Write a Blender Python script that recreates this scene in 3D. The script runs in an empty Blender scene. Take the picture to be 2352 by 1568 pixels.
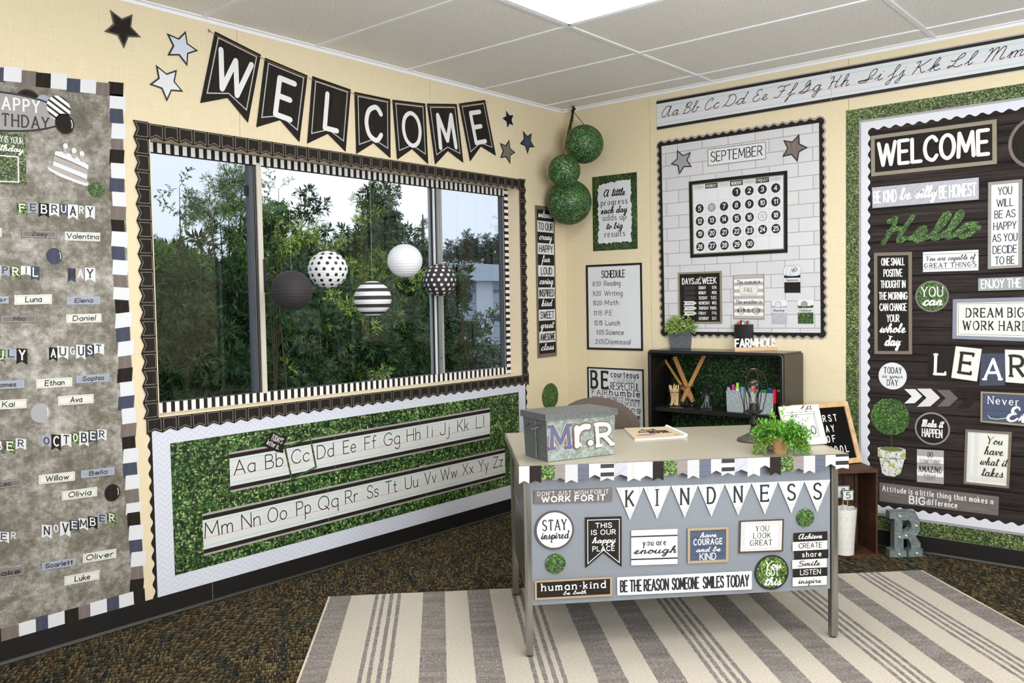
import bpy, math, random
from mathutils import Vector, Matrix
random.seed(7)
sc = bpy.context.scene
COL = sc.collection
PI = math.pi

# ---------------------------------------------------------------- camera
FPX = 2000.03
CAM = Vector((3.54598, -4.72283, 1.32074))
_yaw, _pit, _rol = -0.705343, -0.044672, -0.016943
_F = Vector((math.sin(_yaw)*math.cos(_pit), math.cos(_yaw)*math.cos(_pit), math.sin(_pit)))
_r = Vector((math.cos(_yaw), -math.sin(_yaw), 0)); _u = _r.cross(_F)
_R = _r*math.cos(_rol) + _u*math.sin(_rol); _U = -_r*math.sin(_rol) + _u*math.cos(_rol)
cd = bpy.data.cameras.new('camera'); cam = bpy.data.objects.new('camera', cd); COL.objects.link(cam)
cd.sensor_width = 36; cd.lens = FPX/2352*36; cd.clip_end = 200; cd.clip_start = .05
m = Matrix.Identity(4)
for i in range(3):
    m[i][0], m[i][1], m[i][2], m[i][3] = _R[i], _U[i], -_F[i], CAM[i]
cam.matrix_world = m
sc.camera = cam

# ---------------------------------------------------------------- world (overcast sky) and view
w = bpy.data.worlds.new('overcast'); sc.world = w; w.use_nodes = True
nt = w.node_tree; bg = nt.nodes['Background']
tc = nt.nodes.new('ShaderNodeTexCoord'); sx = nt.nodes.new('ShaderNodeSeparateXYZ')
rp = nt.nodes.new('ShaderNodeValToRGB'); nz = nt.nodes.new('ShaderNodeTexNoise')
nt.links.new(tc.outputs['Generated'], sx.inputs[0]); nt.links.new(sx.outputs['Z'], rp.inputs[0])
rp.color_ramp.elements[0].position = 0; rp.color_ramp.elements[0].color = (.62, .74, .90, 1)
rp.color_ramp.elements[1].position = .35; rp.color_ramp.elements[1].color = (.84, .91, 1, 1)
nz.inputs['Scale'].default_value = 2.2; nt.links.new(tc.outputs['Generated'], nz.inputs['Vector'])
mx = nt.nodes.new('ShaderNodeMixRGB'); mx.inputs[2].default_value = (.93, .96, 1, 1)
nt.links.new(nz.outputs[0], mx.inputs[0]); nt.links.new(rp.outputs[0], mx.inputs[1])
nt.links.new(mx.outputs[0], bg.inputs[0]); bg.inputs[1].default_value = 1.3
sc.view_settings.view_transform = 'Standard'; sc.view_settings.look = 'None'
sc.view_settings.gamma = 1; sc.view_settings.use_curve_mapping = False
sc.view_settings.exposure = 0.05
LAMP = 14.0          # radiance of the ceiling troffers
# added soft fill lights, out of view, to lift the room and ceiling
def area(name, loc, tgt, sx_, sy_, power, col=(1, 1, 1)):
    l = bpy.data.lights.new(name, 'AREA'); l.shape = 'RECTANGLE'; l.size = sx_; l.size_y = sy_; l.energy = power; l.color = col
    o = bpy.data.objects.new(name, l); COL.objects.link(o); o.location = loc
    o.rotation_euler = (Vector(tgt)-Vector(loc)).to_track_quat('-Z', 'Y').to_euler(); return o
area('added_key_fill', (6.2, -6.2, 2.2), (1.4, -1.0, 1.1), 1.8, 1.2, 16, (.92, .96, 1))  # added fill from behind the camera, aimed towards the corner
area('added_ceiling_fill', (4.4, -3.6, 1.45), (3.3, -2.7, 2.9), 1.6, 1.6, 180, (.90, .95, 1))  # added upward fill right of the camera, brightens the ceiling

# ---------------------------------------------------------------- pixel rays -> real surfaces
def ray(x, y): return _F*FPX + _R*(x-1176) - _U*(y-784)
def onp(x, y, P0, N):
    d = ray(x, y); t = (P0-CAM).dot(N)/d.dot(N); return CAM + d*t
def proj(P):
    d = Vector(P)-CAM; return 1176+FPX*d.dot(_R)/d.dot(_F), 784-FPX*d.dot(_U)/d.dot(_F)
X, Y, Zv = Vector((1, 0, 0)), Vector((0, 1, 0)), Vector((0, 0, 1))
def L(x, y, o=0): return onp(x, y, Vector((o, 0, 0)), X)
def R(x, y, o=0): return onp(x, y, Vector((0, -o, 0)), Y)
def G(x, y, z=0): return onp(x, y, Vector((0, 0, z)), Zv)
# desk frame
DZ = .73
DA = G(1192, 1071, DZ); DB = G(1949, 1042, DZ)
E1 = (DB-DA).normalized(); E2 = Vector((-E1.y, E1.x, 0))
DW = (DB-DA).length; DS = E2 + E1*.043
PANEL = DA + DS*.045; PANEL.z = 0
def D(x, y, o=0): return onp(x, y, PANEL - E2*o, E2)
PLANES = dict(L=(X, Y), R=(-Y, X), D=(-E2, E1))

# ---------------------------------------------------------------- materials
def srgb(c):
    out = []
    for v in c[:3]:
        v /= 255.
        out.append(v/12.92 if v <= .04045 else ((v+.055)/1.055)**2.4)
    return tuple(out)+(1,)
MATS = {}
def mat(name, col=(200, 200, 200), rough=.6, metal=0, spec=.5, **k):
    if name in MATS: return MATS[name]
    m = bpy.data.materials.new(name); m.use_nodes = True
    b = m.node_tree.nodes['Principled BSDF']
    b.inputs['Base Color'].default_value = srgb(col); b.inputs['Roughness'].default_value = rough
    b.inputs['Metallic'].default_value = metal; b.inputs['Specular IOR Level'].default_value = spec
    for kk, v in k.items(): b.inputs[kk.replace('_', ' ')].default_value = v
    m.diffuse_color = srgb(col); MATS[name] = m; return m
class NG:
    """small helper for node graphs"""
    def __init__(s, m, co='UV', scale=(1, 1, 1)):
        s.m = m; s.t = m.node_tree; s.b = s.t.nodes['Principled BSDF']
        tc = s.t.nodes.new('ShaderNodeTexCoord'); s.tc = tc
        mp = s.t.nodes.new('ShaderNodeMapping'); mp.inputs['Scale'].default_value = scale
        s.t.links.new(tc.outputs[co], mp.inputs[0]); s.co = mp.outputs[0]
    def n(s, typ, ins=None, **at):
        nd = s.t.nodes.new('ShaderNode'+typ)
        for k, v in at.items(): setattr(nd, k, v)
        for k, v in (ins or {}).items():
            if isinstance(v, bpy.types.NodeSocket): s.t.links.new(v, nd.inputs[k])
            else: nd.inputs[k].default_value = v
        return nd
    def map(s, co, scale=(1, 1, 1), rot=0, loc=(0, 0, 0)):
        return s.n('Mapping', {0: co, 'Scale': scale, 'Rotation': (0, 0, rot), 'Location': loc}).outputs[0]
    def noise(s, scale, co=None, detail=3, rough=.6):
        return s.n('TexNoise', {'Vector': co or s.co, 'Scale': scale, 'Detail': detail, 'Roughness': rough}).outputs[0]
    def ramp(s, f, stops, interp='LINEAR'):
        nd = s.n('ValToRGB', {0: f}); e = nd.color_ramp.elements; nd.color_ramp.interpolation = interp
        while len(e) < len(stops): e.new(.5)
        for i, (p, c) in enumerate(stops): e[i].position = p; e[i].color = srgb(c) if len(c) == 3 else c
        return nd.outputs[0]
    def mix(s, f, a, b, bt='MIX'):
        nd = s.n('MixRGB', {0: f, 1: a, 2: b}, blend_type=bt); return nd.outputs[0]
    def math(s, op, a, b=0, c=0):
        return s.n('Math', {0: a, 1: b, 2: c}, operation=op).outputs[0]
    def out(s, col=None, bump=None, bs=.3, bd=.01, rough=None):
        if col: s.t.links.new(col, s.b.inputs['Base Color'])
        if rough: s.t.links.new(rough, s.b.inputs['Roughness'])
        if bump:
            bm = s.n('Bump', {'Height': bump, 'Strength': bs, 'Distance': bd})
            s.t.links.new(bm.outputs[0], s.b.inputs['Normal'])
def boxwood(name, leaf=.012, dark=(12, 26, 10), mid=(52, 96, 38), light=(158, 200, 112), co='UV', rough=.5, dim='2D'):
    if name in MATS: return MATS[name]
    m = mat(name, mid, rough); g = NG(m, co)
    s = 1/leaf
    wob = g.n('TexNoise', {'Vector': g.co, 'Scale': s*.35, 'Detail': 2}).outputs[1]
    base = g.mix(.006*leaf/.012, g.co, wob, 'ADD')
    outs = []
    for sc_, rot, loc in (((1, 1.9, 1.9), .6, (0, 0, 0)), ((1.9, 1, 1.9), .45, (3.1, 1.7, 2.)), ((1, 1.7, 1.3), -.8, (7, 4, 1))):
        v = g.n('TexVoronoi', {'Vector': g.map(base, sc_, rot, loc), 'Scale': s*.8}, voronoi_dimensions=dim)
        rnd = g.n('SeparateColor', {0: v.outputs['Color']}).outputs[0]
        sh = g.ramp(v.outputs['Distance'], [(0.12, (255, 255, 255)), (.44, (180, 180, 180)), (.66, (48, 48, 48))])
        c = g.ramp(rnd, [(0, dark), (.22, tuple(.6*a+.4*b for a, b in zip(dark, mid))), (.5, mid), (.8, tuple(.55*a+.45*b for a, b in zip(mid, light))), (1, light)])
        outs.append(g.mix(1, c, sh, 'MULTIPLY'))
    a = g.mix(g.ramp(g.noise(s*.5), [(.48, (0, 0, 0)), (.52, (255, 255, 255))]), outs[0], outs[1])
    a = g.mix(g.ramp(g.noise(s*.45, g.map(g.co, loc=(5, 5, 5))), [(.56, (0, 0, 0)), (.6, (255, 255, 255))]), a, outs[2])
    big = g.ramp(g.noise(s*.06), [(.3, (170, 170, 170)), (.7, (255, 255, 255))])
    g.out(g.mix(1, a, big, 'MULTIPLY')); return m
def woodprint(name, a, b, sx=3, sy=90, plank=None, rough=.55, line=(0, 0, 0), spec=.5):
    if name in MATS: return MATS[name]
    m = mat(name, a, rough, spec=spec); g = NG(m)
    n1 = g.noise(1, g.map(g.co, (sx, sy, 1)), 5, .7)
    c = g.ramp(n1, [(.3, a), (.7, b)])
    if plank:
        u = g.n('SeparateXYZ', {0: g.co}).outputs[1]
        f = g.math('FRACT', g.math('MULTIPLY', u, 1/plank))
        k = g.ramp(f, [(0, (0, 0, 0)), (.03, (0, 0, 0)), (.06, (255, 255, 255)), (.97, (255, 255, 255)), (1, (0, 0, 0))])
        c = g.mix(k, srgb(line), c)
    g.out(c); return m
def herring(name, base=(226, 229, 238), line=(190, 194, 204), p=.05, q=.025, wd=.09):
    if name in MATS: return MATS[name]
    m = mat(name, base, .55); g = NG(m)
    xy = g.n('SeparateXYZ', {0: g.co})
    u, v = xy.outputs[0], xy.outputs[1]
    tri = g.math('ABSOLUTE', g.math('SUBTRACT', g.math('FRACT', g.math('MULTIPLY', u, 1/p)), .5))
    s = g.math('FRACT', g.math('MULTIPLY', g.math('ADD', v, g.math('MULTIPLY', tri, p)), 1/q))
    l1 = g.math('LESS_THAN', s, wd)
    g.out(g.mix(l1, srgb(base), srgb(line))); return m
def bands(name, stops, ang=0, period=.02, a=None):
    """flat printed stripes: stops = [(pos, rgb)...] constant ramp over one period"""
    if name in MATS: return MATS[name]
    m = mat(name, stops[0][1], .55); g = NG(m)
    v = g.n('SeparateXYZ', {0: g.map(g.co, rot=ang)}).outputs[0]
    f = g.math('FRACT', g.math('MULTIPLY', v, 1/period))
    g.out(g.ramp(f, stops, 'CONSTANT')); return m

# ---------------------------------------------------------------- mesh builder
class MB:
    def __init__(s): s.v = []; s.f = []; s.m = []; s.uv = []; s.mats = []
    def mi(s, m):
        if m not in s.mats: s.mats.append(m)
        return s.mats.index(m)
    def face(s, pts, m, uvs=None):
        b = len(s.v); s.v += [Vector(p) for p in pts]; s.f.append(tuple(range(b, b+len(pts))))
        s.m.append(s.mi(m)); s.uv.append(uvs or [(p[0]+p[1], p[2]) for p in pts])
    def grid(s, rows, m, closed=False, uvs=None, uclose=False):
        """rows of points -> quads (shared verts)"""
        b = len(s.v); n = len(rows[0]); i0 = s.mi(m)
        for r in rows: s.v += [Vector(p) for p in r]
        for i in range(len(rows)-1 + (1 if uclose else 0)):
            i2 = (i+1) % len(rows)
            for j in range(n if closed else n-1):
                j2 = (j+1) % n
                q = (b+i*n+j, b+i*n+j2, b+i2*n+j2, b+i2*n+j)
                s.f.append(q); s.m.append(i0)
                s.uv.append([uvs[k-b] for k in q] if uvs else [(s.v[k].x+s.v[k].y, s.v[k].z) for k in q])
    def box(s, c, sx, sy, sz, m, ax=None):
        ax = ax or (X, Y, Zv); c = Vector(c)
        P = [c+ax[0]*(sx*a)+ax[1]*(sy*b)+ax[2]*(sz*d) for a in (-.5, .5) for b in (-.5, .5) for d in (-.5, .5)]
        b0 = len(s.v); s.v += P; i0 = s.mi(m)
        for q, (k1, k2, s1, s2) in (((0, 1, 3, 2), (1, 2, sy, sz)), ((4, 6, 7, 5), (1, 2, sy, sz)), ((0, 4, 5, 1), (0, 2, sx, sz)),
                  ((2, 3, 7, 6), (0, 2, sx, sz)), ((0, 2, 6, 4), (0, 1, sx, sy)), ((1, 5, 7, 3), (0, 1, sx, sy))):
            s.f.append(tuple(b0+i for i in q)); s.m.append(i0)
            s.uv.append([((P[i]-c).dot(ax[k1]), (P[i]-c).dot(ax[k2])) for i in q])
    def box2(s, a, b, m): 
        a, b = Vector(a), Vector(b); d = b-a; s.box((a+b)/2, abs(d.x), abs(d.y), abs(d.z), m)
    def tube(s, pts, r, m, n=8, cap=True):
        pts = [Vector(p) for p in pts]; rows = []
        rr = r if hasattr(r, '__len__') else [r]*len(pts)
        up = None
        for i, p in enumerate(pts):
            t = (pts[min(i+1, len(pts)-1)]-pts[max(i-1, 0)])
            if t.length < 1e-9: t = Vector((0, 0, 1))
            t.normalize()
            if up is None: up = Vector((1, 0, 0)) if abs(t.x) < .8 else Vector((0, 1, 0))
            a = (up - t*up.dot(t)).normalized(); up = a; b = t.cross(a)
            rows.append([p+(a*math.cos(2*PI*k/n)+b*math.sin(2*PI*k/n))*rr[i] for k in range(n)])
        s.grid(rows, m, True)
        if cap:
            s.face(rows[0][::-1], m); s.face(rows[-1], m)
    def lathe(s, c, prof, m, n=24, cap=True, ax=None):
        ax = ax or (X, Y, Zv); c = Vector(c)
        rows = [[c+ax[0]*(r*math.cos(2*PI*k/n))+ax[1]*(r*math.sin(2*PI*k/n))+ax[2]*z for k in range(n)] for r, z in prof]
        s.grid(rows, m, True)
        if cap:
            s.face(rows[0][::-1], m); s.face(rows[-1], m)
    def prism(s, pts, d, m, side=None, uvs=None):
        """planar polygon pts extruded by vector d (front face = pts + d)"""
        d = Vector(d); P = [Vector(p) for p in pts]; Q = [p+d for p in P]; n = len(P)
        s.face(Q, m, uvs); s.face(P[::-1], side or m)
        for i in range(n): s.face([P[i], P[(i+1) % n], Q[(i+1) % n], Q[i]], side or m)
    def build(s, name, parent=None, smooth=False, org=None):
        if parent is not None and org is None: org = ORG.get(parent.name, Vector((0, 0, 0)))
        if org is None:
            org = Vector((0, 0, 0))
            if s.v:
                lo = [min(p[i] for p in s.v) for i in range(3)]; hi = [max(p[i] for p in s.v) for i in range(3)]
                org = Vector(((lo[0]+hi[0])/2, (lo[1]+hi[1])/2, lo[2]))
        me = bpy.data.meshes.new(name)
        me.from_pydata([tuple(p-org) for p in s.v], [], s.f)
        for m_ in s.mats: me.materials.append(m_)
        for p, mi in zip(me.polygons, s.m): p.material_index = mi
        ul = me.uv_layers.new(name='UVMap'); k = 0
        flat = [c for u in s.uv for q in u for c in q[:2]]
        ul.data.foreach_set('uv', flat)
        if smooth: me.polygons.foreach_set('use_smooth', [True]*len(me.polygons))
        me.update()
        o = bpy.data.objects.new(name, me); COL.objects.link(o)
        if parent is not None: o.parent = parent; ORG[o.name] = org
        else: o.location = org; ORG[o.name] = org
        return o
ORG = {}
def tag(o, label=None, cat=None, group=None, kind=None):
    if label: o['label'] = label
    if cat: o['category'] = cat
    if group: o['group'] = group
    if kind: o['kind'] = kind
    return o
def empty(name, loc, label=None, cat=None, group=None):
    o = bpy.data.objects.new(name, None); COL.objects.link(o); o.location = loc; o.empty_display_size = .05
    ORG[o.name] = Vector(loc); return tag(o, label, cat, group)

# ---------------------------------------------------------------- sheets of paper on a plane
class Sheet:
    def __init__(s, pl, c, off=.002):
        """pl: 'L','R','D' or (P0,N,U) ; c: four pixel corners TL,TR,BR,BL or four world points"""
        if isinstance(pl, str): N, U = PLANES[pl]
        else: N, U = pl
        if not isinstance(c[0], Vector):
            fn = dict(L=L, R=R, D=D)[pl]; c = [fn(x, y) for x, y in c]
        s.TL, s.TR, s.BR, s.BL = c; s.N = N; s.off = off
        s.W = ((s.TR-s.TL).length+(s.BR-s.BL).length)/2; s.H = ((s.TL-s.BL).length+(s.TR-s.BR).length)/2
    def at(s, u, v, o=0):
        return (s.BL*(1-u)+s.BR*u)*(1-v) + (s.TL*(1-u)+s.TR*u)*v + s.N*(s.off+o)
    def poly(s, B, pts, m, o=0):
        B.face([s.at(u, v, o) for u, v in pts], m, [(u*s.W, v*s.H) for u, v in pts])
    def card(s, B, pts, m, t=.0012, side=None):
        P = [s.at(u, v, 0) for u, v in pts]; uv = [(u*s.W, v*s.H) for u, v in pts]
        s.poly(B, pts, m, t)
        for i in range(len(P)):
            a, b = P[i], P[(i+1) % len(P)]
            B.face([a, b, b+s.N*t, a+s.N*t], side or m)
        s.t = t
    def rect(s, B, u0, v0, u1, v1, m, o=0): s.poly(B, [(u0, v0), (u1, v0), (u1, v1), (u0, v1)], m, o)
    def frame(s, B, w_, m, o=0, ins=0, t=None):
        """printed or raised frame of width w_ metres inset by ins metres"""
        a, b = ins/s.W, ins/s.H; c, d = (ins+w_)/s.W, (ins+w_)/s.H
        for q in ([(a, b), (1-a, b), (1-c, d), (c, d)], [(1-a, b), (1-a, 1-b), (1-c, 1-d), (1-c, d)],
                  [(1-a, 1-b), (a, 1-b), (c, 1-d), (1-c, 1-d)], [(a, 1-b), (a, b), (c, d), (c, 1-d)]):
            if t:
                B.prism([s.at(u, v, o) for u, v in q], s.N*t, m, None, [(u*s.W, v*s.H) for u, v in q])
            else: s.poly(B, q, m, o)
    def line(s, B, pts, w_, m, o=0, closed=False):
        P = [(u*s.W, v*s.H) for u, v in pts]
        if closed: P = P+[P[0]]
        ribbon(B, P, w_, m, lambda x, y: s.at(x/s.W, y/s.H, o), caps=False)
    def ell(s, B, cu, cv, ru, rv, m, o=0, n=32):
        """ellipse with radii in metres"""
        s.poly(B, [(cu+ru/s.W*math.cos(2*PI*k/n), cv+rv/s.H*math.sin(2*PI*k/n)) for k in range(n)], m, o)
RECT = [(0, 0), (1, 0), (1, 1), (0, 1)]
def circ(n=40): return [(.5+.5*math.cos(2*PI*k/n), .5+.5*math.sin(2*PI*k/n)) for k in range(n)]
def sheet_c(pl, x, y, w_, h_, off=.002):
    fn = dict(L=L, R=R, D=D)[pl]; P = fn(x, y); N, U = PLANES[pl]
    a = U*(w_/2); b = Zv*(h_/2)
    return Sheet(pl, [P-a+b, P+a+b, P+a-b, P-a-b], off)
# ---------------------------------------------------------------- stroke lettering
ZK = [0.]
def ribbon(B, P, w_, m, f, caps=True, pen=None, flat=False):
    """ribbon along 2-D polyline P (metric); pen = contrast 0..1: down-strokes thick, up-strokes thin"""
    n = len(P)
    if n < 2: return
    ZK[0] += 1.2e-5
    Wd = []
    for i in range(n):
        a = P[max(i-1, 0)]; b = P[min(i+1, n-1)]
        dx, dy = b[0]-a[0], b[1]-a[1]; l = math.hypot(dx, dy) or 1e-9
        k = 1
        if pen: k = 1-pen + pen*max(0, min(1, .15-1.1*dy/l + .25*abs(dx)/l))
        Wd.append(w_*k)
    rows = []
    closed = n > 3 and math.hypot(P[0][0]-P[-1][0], P[0][1]-P[-1][1]) < 1e-6
    for i in range(n):
        if closed and i in (0, n-1): a, c, b = P[n-2], P[0], P[1]
        else: a, c, b = P[max(i-1, 0)], P[i], P[min(i+1, n-1)]
        d1 = (c[0]-a[0], c[1]-a[1]); d2 = (b[0]-c[0], b[1]-c[1])
        l1 = math.hypot(*d1); l2 = math.hypot(*d2)
        if l1 < 1e-9: d1 = d2; l1 = l2
        if l2 < 1e-9: d2 = d1; l2 = l1
        if l1 < 1e-9: return
        d1 = (d1[0]/l1, d1[1]/l1); d2 = (d2[0]/l2, d2[1]/l2)
        t = (d1[0]+d2[0], d1[1]+d2[1]); lt = math.hypot(*t)
        if lt < .3: t = d2; lt = 1
        nx, ny = -t[1]/lt, t[0]/lt
        cs = max(.35, nx*-d1[1]+ny*d1[0])
        h = Wd[i]/2/cs
        rows.append((( c[0]+nx*h, c[1]+ny*h), (c[0]-nx*h, c[1]-ny*h)))
    for i in range(n-1):
        ZK[0] += 3e-6
        q = [rows[i][1], rows[i+1][1], rows[i+1][0], rows[i][0]]
        B.face([f(*p) for p in q], m, q)
    if caps:
        ZK[0] += 1.2e-5
        for i in ((0, n-1) if not closed else ()):
            r = Wd[i]/2; c = P[i]
            B.face([f(c[0]+r*math.cos(PI*k/4), c[1]+r*math.sin(PI*k/4)) for k in range(8)], m,
                   [(c[0]+r*math.cos(PI*k/4), c[1]+r*math.sin(PI*k/4)) for k in range(8)])
def smooth(P, k=4):
    if len(P) < 3: return P
    cl = P[0] == P[-1]; out = []; n = len(P)
    for i in range(n-1):
        p1, p2 = P[i], P[i+1]
        p0 = P[i-1] if i else (P[n-2] if cl else (2*p1[0]-p2[0], 2*p1[1]-p2[1]))
        p3 = P[i+2] if i+2 < n else (P[1] if cl else (2*p2[0]-p1[0], 2*p2[1]-p1[1]))
        for j in range(k):
            t = j/k
            out.append(tuple(.5*((2*p1[a])+(-p0[a]+p2[a])*t+(2*p0[a]-5*p1[a]+4*p2[a]-p3[a])*t*t+(-p0[a]+3*p1[a]-3*p2[a]+p3[a])*t**3) for a in (0, 1)))
    out.append(P[-1]); return out
FONT_P = {
'A': 'l0,0 3.8,10 7.6,0;l1.3,3.3 6.3,3.3', 'B': 'l0,0 0,10;c0,10 2,10 4.4,9.6 5.3,7.7 4.3,5.8 2,5.3 0,5.3;c2,5.3 4.8,4.9 6,2.7 4.8,.4 2,0 0,0',
'C': 'c7.3,8.2 5.8,9.7 4,10 1.2,8.5 0,5 1.2,1.5 4,0 5.8,.3 7.3,1.8', 'D': 'l0,0 0,10;c0,10 2,10 5,9.2 7,5 5,.8 2,0 0,0',
'E': 'l5.8,10 0,10 0,0 5.8,0;l0,5.2 4.8,5.2', 'F': 'l5.8,10 0,10 0,0;l0,5.2 4.8,5.2',
'G': 'c7.3,8.2 5.8,9.7 4,10 1.2,8.5 0,5 1.2,1.5 4,0 6.3,.7 7.5,2.7 7.6,4.6;l7.6,4.6 4.6,4.6', 'H': 'l0,0 0,10;l6.6,10 6.6,0;l0,5.2 6.6,5.2',
'I': 'l0,0 0,10', 'J': 'l4.4,10 4.4,2.8;c4.4,2.8 3.9,.7 2.2,0 .6,.7 0,2.4', 'K': 'l0,0 0,10;l6,10 0,3.9;l1.9,5.8 6.5,0', 'L': 'l0,10 0,0 5.4,0',
'M': 'l0,0 .7,10 4.5,2.2 8.3,10 9,0', 'N': 'l0,0 0,10 6.8,0 6.8,10', 'O': 'c4,10 6.9,8.5 8,5 6.9,1.5 4,0 1.1,1.5 0,5 1.1,8.5 4,10',
'P': 'l0,0 0,10;c0,10 2,10 4.8,9.5 5.8,7.4 4.8,5.3 2,4.8 0,4.8', 'Q': 'c4,10 6.9,8.5 8,5 6.9,1.5 4,0 1.1,1.5 0,5 1.1,8.5 4,10;l4.8,2.6 8,-1',
'R': 'l0,0 0,10;c0,10 2,10 4.8,9.5 5.8,7.4 4.8,5.3 2,4.8 0,4.8;l2.6,4.8 6.4,0', 'S': 'c6,8.3 4.8,9.7 3.1,10 1.1,9.3 .4,7.5 1.2,6 3.2,5.1 5.3,4.1 6.2,2.5 5.4,.7 3.2,0 1.2,.4 0,1.9',
'T': 'l0,10 6.8,10;l3.4,10 3.4,0', 'U': 'l0,10 0,3.3;c0,3.3 .8,.9 3.3,0 5.8,.9 6.6,3.3;l6.6,3.3 6.6,10', 'V': 'l0,10 3.7,0 7.4,10', 'W': 'l0,10 2.8,0 5.4,9 8,0 10.8,10',
'X': 'l0,0 6.6,10;l0,10 6.6,0', 'Y': 'l0,10 3.4,4.8 6.8,10;l3.4,4.8 3.4,0', 'Z': 'l0,10 6.2,10 0,0 6.2,0',
'a': 'c5,5 4,6 2.6,6.2 .7,5.2 0,3.1 .7,1 2.6,0 4,.4 5,1.5;l5,6 5,0', 'b': 'l0,10 0,0;c0,4.7 1,5.8 2.5,6.2 4.4,5.2 5.1,3.1 4.4,1 2.5,0 1,.4 0,1.5',
'c': 'c4.7,5 3.8,6 2.6,6.2 .7,5.2 0,3.1 .7,1 2.6,0 3.8,.2 4.7,1.2', 'd': 'c5,5 4,6 2.6,6.2 .7,5.2 0,3.1 .7,1 2.6,0 4,.4 5,1.5;l5,10 5,0',
'e': 'l.1,3.3 5,3.3;c5,3.3 4.4,5.4 2.6,6.2 .7,5.2 0,3.1 .7,1 2.6,0 4,.3 4.8,1.3', 'f': 'c4.2,9.4 3.2,10 2,9.4 1.6,8;l1.6,8 1.6,0;l0,6 3.6,6',
'g': 'c5,5 4,6 2.6,6.2 .7,5.2 0,3.1 .7,1 2.6,0 4,.4 5,1.5;l5,6 5,-2;c5,-2 4.3,-3.7 2.5,-4 .5,-3', 'h': 'l0,10 0,0;c0,3.8 .8,5.5 2.6,6.2 4,5.6 4.5,4;l4.5,4 4.5,0',
'i': 'l0,6 0,0;.0,8.2', 'j': 'l1.5,6 1.5,-2;c1.5,-2 1,-3.6 0,-4 -.8,-3.6;.1.5,8.2', 'k': 'l0,10 0,0;l4,6 0,2.3;l1.5,3.6 4.4,0', 'l': 'l0,10 0,0',
'm': 'l0,6 0,0;c0,3.8 .7,5.5 2,6.2 3.1,5.6 3.5,4;l3.5,4 3.5,0;c3.5,4 4.2,5.6 5.4,6.2 6.6,5.6 7,4;l7,4 7,0', 'n': 'l0,6 0,0;c0,3.8 .8,5.5 2.6,6.2 4,5.6 4.5,4;l4.5,4 4.5,0',
'o': 'c2.7,6.2 4.7,5.2 5.4,3.1 4.7,1 2.7,0 .7,1 0,3.1 .7,5.2 2.7,6.2', 'p': 'l0,6 0,-4;c0,4.7 1,5.8 2.5,6.2 4.4,5.2 5.1,3.1 4.4,1 2.5,0 1,.4 0,1.5',
'q': 'c5,5 4,6 2.6,6.2 .7,5.2 0,3.1 .7,1 2.6,0 4,.4 5,1.5;l5,6 5,-4', 'r': 'l0,6 0,0;c0,3.6 .8,5.3 2,6.1 3.3,6', 's': 'c4,5.1 3.2,6 2,6.2 .6,5.6 .4,4.5 1.6,3.5 3.4,2.8 4.2,1.6 3.5,.4 2,0 .6,.3 0,1.2',
't': 'l1.6,9 1.6,1.5;c1.6,1.5 2,.3 3.2,0 3.8,.4;l0,6 3.6,6', 'u': 'l0,6 0,2.3;c0,2.3 .6,.6 2.2,0 3.8,.7 4.5,2.4;l4.5,6 4.5,0', 'v': 'l0,6 2.4,0 4.8,6',
'w': 'l0,6 1.9,0 3.7,5.4 5.5,0 7.4,6', 'x': 'l0,0 4.4,6;l0,6 4.4,0', 'y': 'l0,6 2.5,0;l5,6 1.1,-4', 'z': 'l0,6 4.3,6 0,0 4.3,0',
'0': 'c3.1,10 5.3,8.4 6.2,5 5.3,1.6 3.1,0 .9,1.6 0,5 .9,8.4 3.1,10', '1': 'l.3,8 2.4,10 2.4,0', '2': 'c.3,7.8 1.2,9.5 3,10 5,9.2 5.5,7.3 4.5,5 2,2 0,0;l0,0 5.8,0',
'3': 'c.3,8.7 1.6,9.8 3,10 5,9.2 5.4,7.5 4.4,5.8 2.4,5.3;c2.4,5.3 4.8,4.8 5.8,2.8 4.8,.7 2.8,0 1.2,.4 0,1.6', '4': 'l4.4,0 4.4,10 0,3 6.2,3',
'5': 'l5.2,10 1,10 .6,5.6;c.6,5.6 2.5,6.3 4.6,5.6 5.6,3.3 4.6,.8 2.6,0 1,.4 0,1.5', '6': 'c5,9.2 3.2,10 1.3,8.5 .2,5 .3,2.5 1.3,.6 3,0 4.9,.8 5.7,3 4.9,5.1 3,6 1.2,5.2 .3,3.3',
'7': 'l0,10 5.8,10 2,0', '8': 'c3,5.4 .9,6.3 .6,8 1.4,9.5 3,10 4.6,9.5 5.4,8 5,6.3 3,5.4;c3,5.4 .7,4.5 0,2.6 .9,.7 3,0 5.1,.7 6,2.6 5.3,4.5 3,5.4',
'9': 'c.7,.8 2.5,0 4.4,1.5 5.5,5 5.4,7.5 4.4,9.4 2.7,10 .8,9.2 0,7 .8,4.9 2.7,4 4.5,4.8 5.4,6.7', '.': '.0,.3', ',': 'l.4,.4 -.2,-1.4', ':': '.0,1;.0,5', "'": 'l.2,10 0,7.8',
'!': 'l0,10 0,3;.0,.3', '&': 'c6.6,0 4,3.4 1.4,7 1.4,9.2 2.8,10 4.2,9 3.8,7 1.2,4.6 0,2.4 1,.5 3,0 5,1.4 6,4', '-': 'l0,4 3,4', '*': '.1,4', '|': 'l0,10 0,-2'}
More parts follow.
